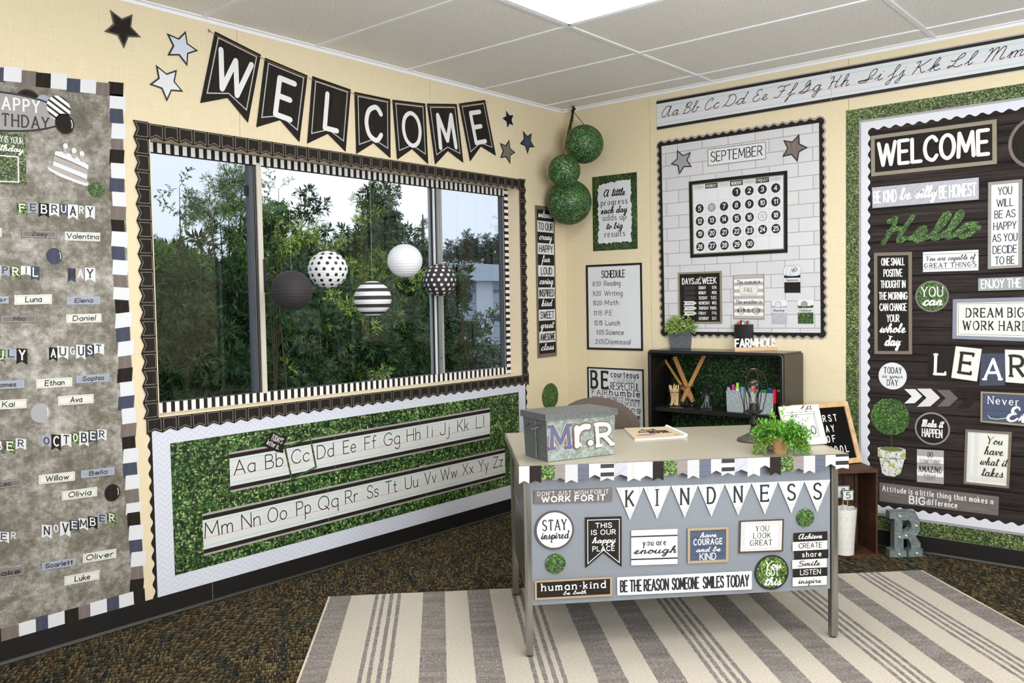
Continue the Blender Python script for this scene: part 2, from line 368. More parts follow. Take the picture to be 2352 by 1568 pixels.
FONT_S = {
'a': 'c0,1 1.5,3.8 3.2,4.8 4.6,4.2 3.4,5 1.6,4 1.1,1.8 2,.1 3.4,.8 4.5,3 4.9,4.8 4.6,1.6 5.2,.1 6.6,1.2', 'b': 'c0,1 2.2,5 3.2,9 2.4,10 1.6,7.5 1.5,2.5 2.2,.2 3.8,.3 4.9,2.4 4.4,4.6 5.2,3.8 6.4,3.6',
'c': 'c0,1 1.5,3.6 3.4,5 4.2,4.2 3,5 1.6,3.8 1.2,1.8 2.1,.1 3.8,.2 5.2,1.4', 'd': 'c0,1 1.5,3.8 3.2,4.8 4.6,4.2 3.4,5 1.6,4 1.1,1.8 2,.1 3.4,.8 4.5,3 5.4,10 4.7,2 5.2,.1 6.6,1.2',
'e': 'c0,1 2.6,2.2 3.4,3.8 2.7,5 1.5,4 1.2,1.8 2,.1 3.6,.2 5,1.3', 'f': 'c0,1 2.2,5 3,9 2.2,10 1.6,8 1.5,0 1.2,-4 .4,-4.6 .6,-3 2.2,.4 4.2,1.3',
'g': 'c0,1 1.5,3.8 3.2,4.8 4.6,4.2 3.4,5 1.6,4 1.1,1.8 2,.1 3.4,.8 4.5,3 4.9,4.8 4.6,0 4,-4 2.6,-4.8 2,-3.4 4,-.6 6.4,1.3', 'h': 'c0,1 2.2,5 3,9 2.2,10 1.5,7.5 1.3,0 1.6,2.8 3,4.8 4.1,4.2 3.9,1.4 4.5,.1 5.9,1.2',
'i': 'c0,1 1.5,4.8 1.4,1.4 2,.1 3.4,1.2;.1.8,7', 'j': 'c0,1 1.8,4.8 1.6,-2 .9,-4.6 -.4,-4.6 -.6,-3.4 1.6,-.4 3.2,1.2;.2,7', 'k': 'c0,1 2.2,5 3,9 2.2,10 1.5,7.5 1.3,0;c1.5,2.4 3.4,4.9 4,3.8 2.2,2.6 3.4,.4 4.4,.2 5.6,1.2',
'l': 'c0,1 2.2,5 3,9 2.2,10 1.5,7.5 1.4,2 2,.1 3.5,1.2', 'm': 'c0,1 1.2,4.6 1.2,0 1.5,2.8 2.7,4.8 3.5,4.2 3.4,0 3.7,2.8 4.9,4.8 5.8,4.2 5.6,1.4 6.2,.1 7.6,1.2', 'n': 'c0,1 1.2,4.6 1.2,0 1.5,2.8 2.9,4.8 3.9,4.2 3.7,1.4 4.3,.1 5.7,1.2',
'o': 'c0,1 1.3,3.4 3,4.9 1.6,4.2 1.1,1.8 2.1,.1 3.7,.8 4.4,3 3.4,4.8 3,4 4.4,3.6 5.4,3.2', 'p': 'c0,1 1.5,4.8 1.3,-4.6 1.6,2.4 2.6,4.6 4,4.8 4.6,2.8 3.8,.4 2.2,.2 3.4,.1 5.6,1.2',
'q': 'c0,1 1.5,3.8 3.2,4.8 4.6,4.2 3.4,5 1.6,4 1.1,1.8 2,.1 3.4,.8 4.5,3 4.9,4.8 4.6,-4.6 6,-1', 'r': 'c0,1 1.2,4.2 1.6,5.6 2,4.7 3.4,4.6 3.2,1.6 3.8,.1 5,1.2', 's': 'c0,1 2,4 2.4,5.4 3,3.4 3.4,1.4 2.4,0 .9,.4 2.6,.1 4.8,1.2',
't': 'c0,1 1.8,5 2.2,9 1.7,2 2.2,.1 3.8,1.2;l.2,6.3 3.8,6.6', 'u': 'c0,1 1.3,4.8 1.2,1.6 2,.1 3.4,1 4.4,4.8 4.3,1.6 4.9,.1 6.2,1.2', 'v': 'c0,1 1.2,4.6 2,1 2.6,.2 3.8,2.6 4,4.8 4,4 5.4,3.2',
'w': 'c0,1 1.2,4.8 1.3,1 2.2,.2 3.4,1.6 3.8,4.6 3.9,1 4.8,.2 6,1.8 6.3,4.8 6.3,4.1 7.6,3.2', 'x': 'c0,1 1.4,4.6 2.4,3.8 3,.8 4,.1 5.2,1.2;l4.4,4.8 1,0', 'y': 'c0,1 1.3,4.8 1.2,1.6 2,.1 3.4,1 4.4,4.8 4.1,0 3.5,-4 2.1,-4.8 1.5,-3.4 3.5,-.6 5.9,1.3',
'z': 'c0,1 1.4,4.6 3.4,4.8 1,.2 2.4,.8 4.8,1.2',
'A': 'c6,8.6 4,10 1.4,8.5 0,4.5 1,.8 3,.2 5,2.8 6.6,9.6 6.2,2 7,.1 8.4,1.2', 'B': 'c1.2,6.4 2.6,9.6 1.6,3 1,0;c1.4,8.6 3.4,10 5.4,9.2 5.2,7 2.8,5.4 5.6,4.6 6,2 4,.1 1.6,.3',
'C': 'c4.4,7.6 5.6,9 4.2,10 1.6,8 .4,4.4 1.2,.9 3.4,0 6.4,1.6', 'D': 'c2.4,10 1.8,3 .3,.4 1.2,1.4 4,0 6.6,2 7,6 5,9.6 2,9.8 1,8.4', 'E': 'c5.4,8.4 4.4,10 2.2,9.4 1.8,6.8 3.6,5.4 1.4,4.6 .4,2 2,.1 4.4,.4 5.8,2.2',
'F': 'c0,8.4 1.4,9.6 4,9.2 6.8,9.9;c4.2,9.4 3.6,2.4 2,.1 .2,1;c2.2,5.4 4,5 5.4,5.6', 'G': 'c0,.8 3,3.6 5.2,8 5,10 3.6,9.2 3,6 4.4,5 6,7.6 5.8,3 4.2,.3 1.8,.2 .8,1.6 5,1 7.6,2',
'H': 'c0,8.8 1.6,9.8 1.8,5 1,0;c6.2,10 5,4 5.2,.4 6.8,1.2;c1.2,4.6 3.4,5.6 5.4,5', 'I': 'c0,2 3,2.4 5.4,5.4 5.6,9.2 4.4,10 3.4,7.6 4,2.4 3,.2 .8,.4 0,1.6 3,1.6 6,2.6',
'J': 'c0,1.5 3,4.4 4.6,8.8 3.8,10 2.8,7.6 3,0 2.2,-4.4 .8,-4.6 .8,-3 3,-.4 5.4,1.4', 'K': 'c0,8.8 1.6,9.8 1.6,5 .8,0;c6.4,10 3.4,6.4 1.4,5 3,4.6 4.8,.6 6.6,.8', 'L': 'c0,5.8 1.6,5 4.6,7 5.2,9.4 4,10 2.8,7.4 2.4,2.6 .6,.2 .2,1.6 2.4,1.2 4.4,0 6.4,1.4',
'M': 'c0,8.4 1.4,9.8 1.6,5 .8,0;c1.2,4 3,9.2 4.3,9.4 4.3,5 4,0;c4.2,4 6,9.2 7.4,9.4 7.6,5 7.4,1 8.2,.1 9.4,1.2', 'N': 'c0,8.4 1.4,9.8 1.6,5 .8,0;c1.2,4 3,9.2 4.6,9.4 5,5 4.8,1 5.6,.1 6.8,1.2'}
_gc = {}
def glyph(ch, script, serif):
    k = (ch, script, serif)
    if k in _gc: return _gc[k]
    src = (FONT_S.get(ch) if script else None) or FONT_P.get(ch)
    if src is None: return None
    st = []; xs = [0]
    for part in src.split(';'):
        ty = part[0]; P = [tuple(float(v) for v in q.split(',')) for q in part[1:].split()]
        xs += [p[0] for p in P]
        if ty == 'c': st.append(('c', smooth(P)))
        elif ty == '.': st.append(('.', P))
        else:
            st.append(('l', P))
            if serif:
                for a, b in ((P[0], P[1]), (P[-1], P[-2])):
                    dx, dy = abs(a[0]-b[0]), abs(a[1]-b[1])
                    if a[1] not in (0, 10, 6, -4) and dx < dy: continue
                    if dx < .75*dy: st.append(('s', [(a[0]-1.25, a[1]), (a[0]+1.25, a[1])] if not (a[1] == 6 or (a[1] == 10 and ch in 'bhdkl')) else [(a[0]-1.25, a[1]), (a[0], a[1])]))
                    elif dy < .1 and ch in 'EFLTZz' and dx > 1: st.append(('s', [(a[0], a[1]), (a[0], a[1]+(-1.5 if a[1] >= 6 else 1.5))] if a[1] in (0, 10, 6) else [(a[0], a[1]-1), (a[0], a[1]+1)]))
    if serif and ch in 'EFLBDPRI' and not script:
        if ch != 'I': st.append(('s', [(-1.2, 0), (0, 0)]))
        if ch != 'I': st.append(('s', [(-1.2, 10), (0, 10)]))
        if ch in 'FPR': st.append(('s', [(-1.2, 0), (1.2, 0)]))
    r = (st, max(xs)); _gc[k] = r; return r
# style = (weight as share of cap height, script, serif, slant, pen contrast, letter spacing)
ST = dict(thin=(.07, 0, 0, 0, 0, 2.2), print=(.13, 0, 0, 0, 0, 2.4), bold=(.17, 0, 0, 0, 0, 3), heavy=(.2, 0, 0, 0, 0, 3.2), slab=(.125, 0, 1, 0, 0, 3.8),
          slabb=(.16, 0, 1, 0, 0, 4.2), roman=(.155, 0, 1, 0, .45, 4), script=(.14, 1, 0, .28, .5, 0), scriptb=(.19, 1, 0, .25, .35, 0), hand=(.105, 0, 0, .08, 0, 2.6),
          tall=(.098, 0, 0, 0, 0, 2), tallb=(.135, 0, 0, 0, 0, 2.4), cursive=(.06, 1, 0, .35, 0, 0), talls=(.125, 0, 1, 0, .3, 3.6), marker=(.15, 0, 0, .06, 0, 2.4))
def text(B, S, s, u0, v0, u1, v1, style, m, o=.0006, rot=0, wt=None):
    """one line of lettering fitted to the box u0..u1 (share of width), baseline v0, cap height v1"""
    w_, script, serif, slant, pen, sp = ST[style] if isinstance(style, str) else style
    if wt: w_ = wt
    h = (v1-v0)*S.H; tot = 0; items = []
    for i, ch in enumerate(s):
        if ch == ' ': tot += 4.2; continue
        g = glyph(ch, script, serif)
        if not g: tot += 4; continue
        items.append((g, tot)); tot += g[1] + (0 if script and ch.islower() else (1.2 if script else sp))
    if items and not (script and s[-1].islower()): tot -= (1.2 if script else sp)
    nat = max(tot, 1.)*h/10
    if u1 is None: hs = 1; X0 = u0*S.W
    elif u1 < 0: hs = -u1; X0 = u0*S.W - nat*hs/2      # centred with a given stretch
    else: hs = (u1-u0)*S.W/nat; X0 = u0*S.W
    if len(s) == 1 and s == 'I' and u1 is not None and u1 > 0: hs = 1; X0 = (u0+u1)/2*S.W
    Y0 = v0*S.H; k = h/10; th = w_*h
    cr, sr = math.cos(rot), math.sin(rot)
    def T(p, x0):
        x = (p[0]+x0+slant*p[1])*k*hs; y = p[1]*k
        return (X0+x*cr-y*sr, Y0+x*sr+y*cr)
    f = lambda x, y: S.at(x/S.W, y/S.H, S_t(S)+o+ZK[0])
    for gi, ((st, gw), x0) in enumerate(items):
        ZK[0] = (gi % 2)*1.5e-4
        for ty, P in st:
            Q = [T(p, x0) for p in P]
            if ty == '.':
                ZK[0] += 1.2e-5
                r = th*.62; c = Q[0]
                B.face([f(c[0]+r*math.cos(PI*q/4), c[1]+r*math.sin(PI*q/4)) for q in range(8)], m, [(c[0], c[1])]*8)
            elif ty == 's': ribbon(B, Q, th*.62, m, f, caps=False)
            elif ty == 'l' and len(Q) > 2:
                for a, b in zip(Q, Q[1:]): ribbon(B, [a, b], th, m, f, caps=True, pen=pen)
            else: ribbon(B, Q, th, m, f, caps=not serif, pen=pen)
def S_t(S): return getattr(S, 't', 0)
# ================================================================ ROOM SHELL
CH = 2.597; RX, RY = 8.2, -8.6
m = mat('wall_vinyl', (228, 214, 182), .7); g = NG(m)
n1 = g.noise(1, g.map(g.co, (9, 420, 1)), 3, .7); n2 = g.noise(1, g.map(g.co, (420, 9, 1)), 3, .7)
n3 = g.math('MULTIPLY', g.math('ADD', n1, n2), .5)
bl = g.noise(1.3, detail=2)
g.out(g.mix(g.ramp(bl, [(.3, (0, 0, 0)), (.7, (110, 110, 110))]), g.ramp(n3, [(.34, (209, 194, 160)), (.64, (225, 211, 179))]), g.ramp(n3, [(.34, (213, 200, 169)), (.64, (229, 217, 189))])), n3, .12, .002)
WALLM = m; SEAM = mat('seam_dark', (120, 108, 84), .8)
def wallpiece(name, c, u, v_, thick, parent, matr=WALLM, holes=None):
    pass
def panel_run(parent, axis, a0, a1, z0, z1, gap=.0022):
    """one vinyl wall board between a0 and a1 (runs away from the corner)"""
    B = MB(); a0 += gap/2; a1 -= gap/2; t = .004
    if axis == 'L': P = [Vector((0, -a1, z0)), Vector((0, -a0, z0)), Vector((0, -a0, z1)), Vector((0, -a1, z1))]; n = X
    else: P = [Vector((a0, 0, z0)), Vector((a1, 0, z0)), Vector((a1, 0, z1)), Vector((a0, 0, z1))]; n = -Y
    B.prism([p - n*t for p in P], n*t, WALLM, None, [(p.x+p.y, p.z) for p in P])
    return B.build('wall_panel', parent)
# window opening on the left wall
WY0, WY1, WZ0, WZ1, WD = -2.885, -.458, .862, 2.045, .10
B = MB()
for a, b, z0, z1 in ((0, -WY1, 0, CH+.1), (-WY1, -WY0, 0, WZ0), (-WY1, -WY0, WZ1, CH+.1), (-WY0, -RY, 0, CH+.1)):
    B.box2((-.16, -a, z0), (-.004, -b, z1), SEAM)
# painted reveals
rev = mat('reveal_paint', (222, 205, 176), .55)
for a, b in (((-.16, WY1-.001, WZ0-.01), (-.001, WY1+.012, WZ1+.01)), ((-.16, WY0-.012, WZ0-.01), (-.001, WY0+.001, WZ1+.01)),
             ((-.16, WY0, WZ0-.012), (-.001, WY1, WZ0+.001)), ((-.16, WY0, WZ1-.001), (-.001, WY1, WZ1+.012))): B.box2(a, b, rev)
wl = tag(B.build('wall_left'), kind='structure')
segs = [(0, 1.234), (1.234, 2.454), (2.454, 3.674), (3.674, 4.894), (4.894, 6.114), (6.114, 7.334), (7.334, 8.6)]
for a0, a1 in segs:
    x0, x1 = max(a0, -WY1), min(a1, -WY0)
    if x1 <= x0: panel_run(wl, 'L', a0, a1, 0, CH); continue
    if a0 < x0 or a1 > x1:          # board notched round the window
        c0, c1 = a0+.0011, a1-.0011
        if a0 < x0: P2 = [(c0, 0), (c0, CH), (c1, CH), (c1, WZ1+.001), (x0, WZ1+.001), (x0, WZ0-.001), (c1, WZ0-.001), (c1, 0)]
        else: P2 = [(c1, 0), (c0, 0), (c0, WZ0-.001), (x1, WZ0-.001), (x1, WZ1+.001), (c0, WZ1+.001), (c0, CH), (c1, CH)][::-1]
        B = MB(); P = [Vector((-.004, -p, z)) for p, z in P2][::-1]
        B.prism(P if a0 < x0 else P, X*.004, WALLM, None, [(p.y, p.z) for p in P]); B.build('wall_panel', wl)
    else:
        panel_run(wl, 'L', x0, x1, 0, WZ0-.001); panel_run(wl, 'L', x0, x1, WZ1+.001, CH)
B = MB(); B.box2((-.16, 0.004, 0), (RX, .12, CH+.1), SEAM); wr = tag(B.build('wall_right'), kind='structure')
xs = [0, .676, 1.896, 3.116, 4.336, 5.556, 6.776, RX]
for a0, a1 in zip(xs, xs[1:]): panel_run(wr, 'R', a0, a1, 0, CH)
B = MB(); B.box2((-.16, RY-.12, 0), (RX, RY, CH+.1), WALLM); tag(B.build('wall_back'), kind='structure')
B = MB(); B.box2((RX, RY-.12, 0), (RX+.12, .12, CH+.1), WALLM); tag(B.build('wall_far_right'), kind='structure')
# corner bead
B = MB(); B.tube([(.004, -.004, .1), (.004, -.004, CH)], .005, WALLM, 8); tag(B.build('trim_1'), kind='structure')

# ---- ceiling: grid of T-bars with lay-in tiles
TILE = mat('ceiling_tile', (238, 234, 228), .9); g = NG(TILE)
pits = g.n('TexVoronoi', {'Vector': g.co, 'Scale': 140.}, voronoi_dimensions='2D').outputs[0]
nn = g.noise(160, detail=3)
pp = g.math('MULTIPLY', g.ramp(pits, [(.08, (60, 60, 60)), (.22, (255, 255, 255))]), 1)
g.out(g.mix(g.ramp(nn, [(.5, (0, 0, 0)), (.62, (255, 255, 255))]), srgb((240, 236, 230)), srgb((208, 202, 194))), g.math('MULTIPLY', nn, pp), .5, .004)
BAR = mat('ceiling_bar', (232, 232, 234), .5)
B = MB(); B.box2((-.16, .12, CH+.03), (RX+.1, RY-.1, CH+.13), TILE)
ceil = tag(B.build('ceiling'), kind='structure')
GX = [0, 1.10, 2.32, 3.54, 4.76, 5.98, 7.20, RX]
GY = [0, -.189]; y = -.189
while y-.61 > RY: y -= .61; GY.append(y)
GY.append(RY)
B = MB(); b = .012
for x in GX[1:-1]: B.box2((x-b, 0, CH-.002), (x+b, RY, CH+.004), BAR); B.box2((x-.002, 0, CH), (x+.002, RY, CH+.03), BAR)
for y in GY[1:-1]: B.box2((0, y-b, CH-.0025), (RX, y+b, CH+.0035), BAR)
B.box2((0, 0, CH-.0035), (.02, RY, CH+.003), BAR); B.box2((0, 0, CH-.0035), (RX, -.02, CH+.003), BAR)
gm = mat('bar_shadow_gap', (70, 66, 60), .8)
B.build('ceiling_grid', ceil)
B = MB()
B.box2((0, 0, CH-.018), (.004, RY, CH-.0035), BAR); B.box2((0.004, 0, CH-.018), (RX, -.004, CH-.0035), BAR)
tag(B.build('trim_2'), kind='structure')
LIGHTCELLS = [(1, 3), (1, 7), (3, 3), (3, 7), (5, 3), (5, 7), (1, 11), (3, 11), (5, 11)]
tmesh = {}
for i in range(len(GX)-1):
    for j in range(len(GY)-1):
        if (i, j) in LIGHTCELLS: continue
        x0, x1, y0, y1 = GX[i]+.003, GX[i+1]-.003, GY[j+1]+.003, GY[j]-.003
        key = (round(x1-x0, 3), round(y1-y0, 3))
        if key not in tmesh:
            B = MB(); B.box((0, 0, .009), x1-x0, y1-y0, .018, TILE)
            o = B.build('ceiling_tile', ceil, org=Vector((0, 0, 0))); tmesh[key] = o.data
        else:
            o = bpy.data.objects.new('ceiling_tile', tmesh[key]); COL.objects.link(o); o.parent = ceil
        o.location = Vector(((x0+x1)/2, (y0+y1)/2, CH+.0035)) - ORG[ceil.name]
# troffers
emi = bpy.data.materials.new('troffer_lens'); emi.use_nodes = True; t = emi.node_tree
e = t.nodes.new('ShaderNodeEmission'); e.inputs[0].default_value = (1, .985, .95, 1); e.inputs[1].default_value = LAMP
t.links.new(e.outputs[0], t.nodes['Material Output'].inputs[0])
for k, (i, j) in enumerate(LIGHTCELLS):
    x0, x1, y0, y1 = GX[i]+.012, GX[i+1]-.012, GY[j+1]+.012, GY[j]-.012
    c = Vector(((x0+x1)/2, (y0+y1)/2, CH))
    e_ = empty('ceiling_light', c, 'bright white rectangular fluorescent panel set in the ceiling grid' if k == 0 else 'white fluorescent ceiling panel farther back in the room', 'light', None if k == 0 else 'ceiling panels outside the view')
    B = MB(); B.box((c.x, c.y, CH+.004), x1-x0-.03, y1-y0-.03, .004, emi); B.build('diffuser', e_)
    B = MB()
    for a, b_ in (((x0, y0), (x1, y0+.015)), ((x0, y1-.015), (x1, y1)), ((x0, y0), (x0+.015, y1)), ((x1-.015, y0), (x1, y1))):
        B.box2((a[0], a[1], CH-.001), (b_[0], b_[1], CH+.03), BAR)
    B.build('frame', e_)

# ---- floor: patterned carpet tiles, quarter turned
CARP = mat('carpet', (72, 62, 48), .95, spec=.1); g = NG(CARP)
def streak(rot):
    co = g.map(g.co, rot=rot)
    v = g.n('TexVoronoi', {'Vector': g.map(co, (34, 130, 1)), 'Scale': 1., 'Randomness': .55}, voronoi_dimensions='2D')
    rnd = g.n('SeparateColor', {0: v.outputs['Color']}).outputs[0]
    hue = g.noise(5, g.map(co, (1, 3.5, 1)), 3, .7)
    c1 = g.ramp(hue, [(.34, (112, 88, 58)), (.46, (112, 100, 72)), (.56, (92, 86, 68)), (.66, (66, 74, 74))])
    c2 = g.ramp(rnd, [(0, (120, 120, 120)), (.5, (190, 190, 190)), (1, (255, 255, 255))])
    c = g.mix(1, c1, c2, 'MULTIPLY'); hi = g.ramp(rnd, [(.86, (0, 0, 0)), (.9, (150, 150, 150))]); c = g.mix(hi, c, srgb((150, 128, 86)))
    d = g.ramp(v.outputs['Distance'], [(.22, (255, 255, 255)), (.68, (62, 58, 54))])
    return g.mix(1, c, d, 'MULTIPLY'), v.outputs['Distance']
ca, ba = streak(.62); cb, bb = streak(-.55+PI/2)
ck = g.n('TexChecker', {'Vector': g.co, 'Scale': 1/.61}).outputs[1]
g.out(g.mix(ck, ca, cb), g.mix(ck, ba, bb), -.5 if False else .0, .004)
B = MB(); B.face([(0, 0, 0), (0, RY, 0), (RX, RY, 0), (RX, 0, 0)], CARP, [(0, 0), (0, RY), (RX, RY), (RX, 0)])
B.box2((-.1, .1, -.1), (RX+.1, RY-.1, -.002), CARP)
tag(B.build('floor'), kind='structure')
# ---- baseboards (black rubber cove) with separate lengths
BB = mat('rubber_base', (24, 23, 23), .42); LIP = mat('rubber_lip', (58, 54, 50), .5)
def base_piece(par, a, b, ax):
    B = MB()
    prof = [(.0, .088), (.0045, .0885), (.0045, .012), (.012, .0), (.0, .0)]
    def P(s, q): return (q[0], -s, q[1]) if ax == 'L' else (s, -q[0], q[1])
    rows = [[P(s, q) for q in prof] for s in (a, b)]
    B.grid(rows, BB, True); B.face(rows[0], BB); B.face(rows[1][::-1], BB)
    B.tube([P(a, (.0135, .005)), P(b, (.0135, .005))], .0042, LIP, 6)
    return B.build('base_strip', par)
eb = empty('baseboard_left', (0, -3, 0)); tag(eb, kind='structure')
for a, b in ((.03, 1.22), (1.2235, 2.665), (2.6685, 3.9), (3.9035, 5.1), (5.1, 8.5)): base_piece(eb, a, b, 'L')
eb = empty('baseboard_right', (2, 0, 0)); tag(eb, kind='structure')
for a, b in ((0.02, 1.4), (1.4025, 3.4), (3.4025, 5.6), (5.6, 8.1)): base_piece(eb, a, b, 'R')

# ---------------------------------------------------------------- WINDOW
ALU = mat('aluminium_frame', (150, 153, 158), .38, .55); ALD = mat('dark_frame', (74, 78, 84), .45, .3); BEI = mat('beige_sash', (196, 190, 178), .5); BLK = mat('gasket_black', (18, 18, 20), .6)
def glass(name, tint, lite=.0):
    m = bpy.data.materials.new(name); m.use_nodes = True; t = m.node_tree; t.nodes.clear()
    o = t.nodes.new('ShaderNodeOutputMaterial'); tr = t.nodes.new('ShaderNodeBsdfTransparent'); gl = t.nodes.new('ShaderNodeBsdfGlossy')
    fr = t.nodes.new('ShaderNodeFresnel'); mx = t.nodes.new('ShaderNodeMixShader'); fr.inputs[0].default_value = 1.5
    tr.inputs[0].default_value = (*tint, 1); gl.inputs['Roughness'].default_value = .0
    t.links.new(fr.outputs[0], mx.inputs[0]); t.links.new(tr.outputs[0], mx.inputs[1]); t.links.new(gl.outputs[0], mx.inputs[2]); t.links.new(mx.outputs[0], o.inputs[0])
    return m
GLM = glass('clear_pane', (.97, .98, .97)); GLT = glass('screened_pane', (.72, .76, .81))
wz0, wz1 = WZ0+.004, WZ1-.004
win = empty('window_1', (-.12, (WY0+WY1)/2, WZ0)); tag(win, kind='structure')
B = MB()  # outer frame
for a, b in (((-.15, WY0, WZ0), (-.106, WY1, WZ0+.045)), ((-.15, WY0, WZ1-.04), (-.106, WY1, WZ1)), ((-.15, WY0, WZ0), (-.106, WY0+.03, WZ1)), ((-.15, WY1-.042, WZ0), (-.106, WY1, WZ1))): B.box2(a, b, ALD)
B.box2((-.106, WY1-.05, WZ0+.03), (-.102, WY1-.042, WZ1-.04), ALU)
B.box2((-.12, WY1-.066, WZ0+.03), (-.108, WY1-.050, WZ1-.04), ALD)
B.build('window_frame', win)
# left meeting stile stack and right mullion, positions read on the plane of the sash
def bar(y0, y1, xf, xb, m, nm):
    B = MB(); B.box2((xb, y0, WZ0+.04), (xf, y1, WZ1-.036), m); return B.build(nm, win)
def yl(px, py, o=-.1): return L(px, py, o).y
y0 = yl(578, 640); 
ya, yb_, yc, yd = yl(579.5, 640), yl(592.5, 640), yl(597.5, 640), yl(606.5, 640)
bar(ya, yb_, -.104, -.135, ALD, 'mullion'); bar(ya+.02, ya+.026, -.1, -.104, ALU, 'track'); bar(yb_-.012, yb_-.006, -.1, -.104, ALU, 'track')
bar(yb_, yc-.005, -.106, -.13, BLK, 'gasket'); bar(yc-.005, yd, -.098, -.125, BEI, 'sash_stile')
B = MB(); B.box2((-.098, yd-.004, 1.39), (-.086, yd+.006, 1.55), BLK); B.build('sash_latch', win)
B = MB(); B.box2((-.13, ya-.014, 1.85), (-.12, ya, 1.90), BLK); B.build('screen_clip', win)
r = [yl(p, 640) for p in (994, 997.5, 999, 1003, 1006, 1013, 1019)]
bar(r[0], r[1], -.12, -.13, ALU, 'gasket'); bar(r[1], r[2], -.11, -.13, BLK, 'gasket'); bar(r[2], r[3], -.104, -.13, mat('white_frame', (205, 210, 216), .4), 'mullion')
bar(r[3], r[4], -.108, -.13, BLK, 'gasket'); bar(r[4], r[5], -.1, -.125, ALU, 'mullion'); bar(r[5], r[6], -.104, -.125, mat('grey_frame', (152, 150, 142), .45), 'mullion')
B = MB(); B.lathe((-.099, (r[4]+r[5])/2, 1.0), [(.004, 0), (.004, .002)], BLK, 10, ax=(Y, Zv, X)); B.build('screw', win)
for a, b, gm_ in ((WY0+.03, ya, GLT), (yd, r[0], GLM), (r[6], WY1-.066, GLT)):
    B = MB(); P = [Vector((-.122, a, wz0+.04)), Vector((-.122, b, wz0+.04)), Vector((-.122, b, wz1-.03)), Vector((-.122, a, wz1-.03))]
    B.face(P, gm_); B.build('window_pane', win)
# ---------------------------------------------------------------- paper stocks and inks
WHITE = mat('paper_white', (211, 213, 217), .5); CREAM = mat('paper_cream', (216, 216, 208), .5); INK = mat('ink_black', (22, 20, 18), .5)
INKW = mat('ink_white', (220, 220, 220), .5); GREYP = mat('paper_grey', (134, 126, 126), .55); GRAYL = mat('grey_line', (160, 155, 152), .5)
BLACKP = woodprint('paper_blackwood', (26, 23, 20), (44, 38, 33), 60, 6, rough=.7, spec=.15); BLACKH = woodprint('paper_blackwood_h', (26, 23, 20), (46, 40, 35), 6, 60, rough=.7, spec=.15)
NAVY = woodprint('paper_navy', (56, 60, 76), (76, 82, 100), 60, 8, rough=.7, spec=.2); NAVYP = woodprint('paper_navy_planks', (56, 66, 92), (70, 80, 104), 5, 60, .03, line=(38, 44, 62))
GREYW = woodprint('paper_greywood', (104, 94, 90), (128, 116, 112), 60, 8, rough=.7, spec=.2); GREYH = woodprint('paper_greywood_h', (92, 86, 84), (118, 110, 106), 5, 70, rough=.7, spec=.2)
BLUEG = mat('paper_bluegrey', (150, 156, 172), .5); LILAC = bands('paper_lilac', [(0, (172, 172, 182)), (.93, (150, 150, 162))], .9, .034)
TAUPE = mat('tag_taupe', (112, 104, 100), .5); BORDL = mat('outline_taupe', (150, 142, 132), .5)
RED = mat('line_red', (206, 108, 120), .5); CYAN = mat('line_cyan', (132, 186, 192), .5); PALE = mat('line_pale', (196, 206, 214), .5)
STRIPEH = bands('stripes_h', [(0, (30, 28, 24)), (.5, (236, 236, 238))], PI/2, .031)
HATCH = bands('hatch_paper', [(0, (228, 228, 228)), (.72, (120, 118, 118))], PI/4, .0058)
HERR = herring('paper_herringbone', base=(207, 210, 222), line=(172, 176, 188)); HERS = herring('paper_herringbone_small', p=.022, q=.009, wd=.12, base=(212, 214, 220), line=(190, 192, 200))
BOX_L = boxwood('boxwood_print', .0150, (20, 44, 12), (78, 138, 52), (212, 240, 164)); BOX_S = boxwood('boxwood_print_small', .0085, (46, 66, 28), (122, 156, 78), (212, 226, 150))
BOX_C = boxwood('boxwood_card', .0065, (30, 70, 20), (88, 152, 60), (186, 228, 126)); BOX_B = boxwood('boxwood_bright', .009, (40, 80, 14), (128, 188, 62), (224, 248, 140))
TAUF = mat('frame_taupe', (134, 126, 108), .5); TANF = mat('frame_tan', (160, 142, 112), .55)
m = mat('paper_concrete', (130, 124, 112), .6); g = NG(m)
a = g.noise(4.2, detail=9, rough=.78); b = g.noise(26, detail=6, rough=.8)
f = g.math('MULTIPLY_ADD', b, .42, g.math('MULTIPLY', a, .62))
g.out(g.ramp(f, [(.40, (82, 77, 65)), (.49, (110, 105, 93)), (.57, (152, 147, 140)), (.65, (188, 185, 180))])); CONC = m
TWINE = mat('twine', (150, 112, 70), .8)

def sign(pl, c, name, label, cat, base, els=(), shape=RECT, off=.002, t=.0016, group=None, frame=None, fname='frame', side=None, org=None):
    """a printed card or framed board: root mesh = the card, children = raised frame and lettering"""
    S = c if isinstance(c, Sheet) else Sheet(pl, c, off)
    B = MB(); S.card(B, shape, base, t, side or base)
    letters = MB(); k = 0
    for e in els:
        if e[0] == 'f': S.frame(B, e[1], e[2], t+.0004+.0001*k, e[3] if len(e) > 3 else 0)
        elif e[0] == 'r': S.rect(B, e[1], e[2], e[3], e[4], e[5], t+.0003+.0001*k)
        elif e[0] == 'p': S.poly(B, e[1], e[2], t+.0003+.0001*k)
        elif e[0] == 'e': S.ell(B, e[1], e[2], e[3], e[4], e[5], t+.0003+.0001*k)
        elif e[0] == 'l': S.line(B, e[1], e[2], e[3], t+.0004+.0001*k, e[4] if len(e) > 4 else False)
        elif e[0] == 't': text(letters, S, e[1], e[2], e[3], e[4], e[5], e[6], e[7], .0012+.0001*k, *(e[8:]))
        k += 1
    o = tag(B.build(name), label, cat, group)
    if letters.f: letters.build('lettering', o)
    if frame:
        F_ = MB(); S.frame(F_, frame[0], frame[1], t, 0, frame[2] if len(frame) > 2 else .004); F_.build(fname, o)
    SH[o.name] = S
    return o
SH = {}
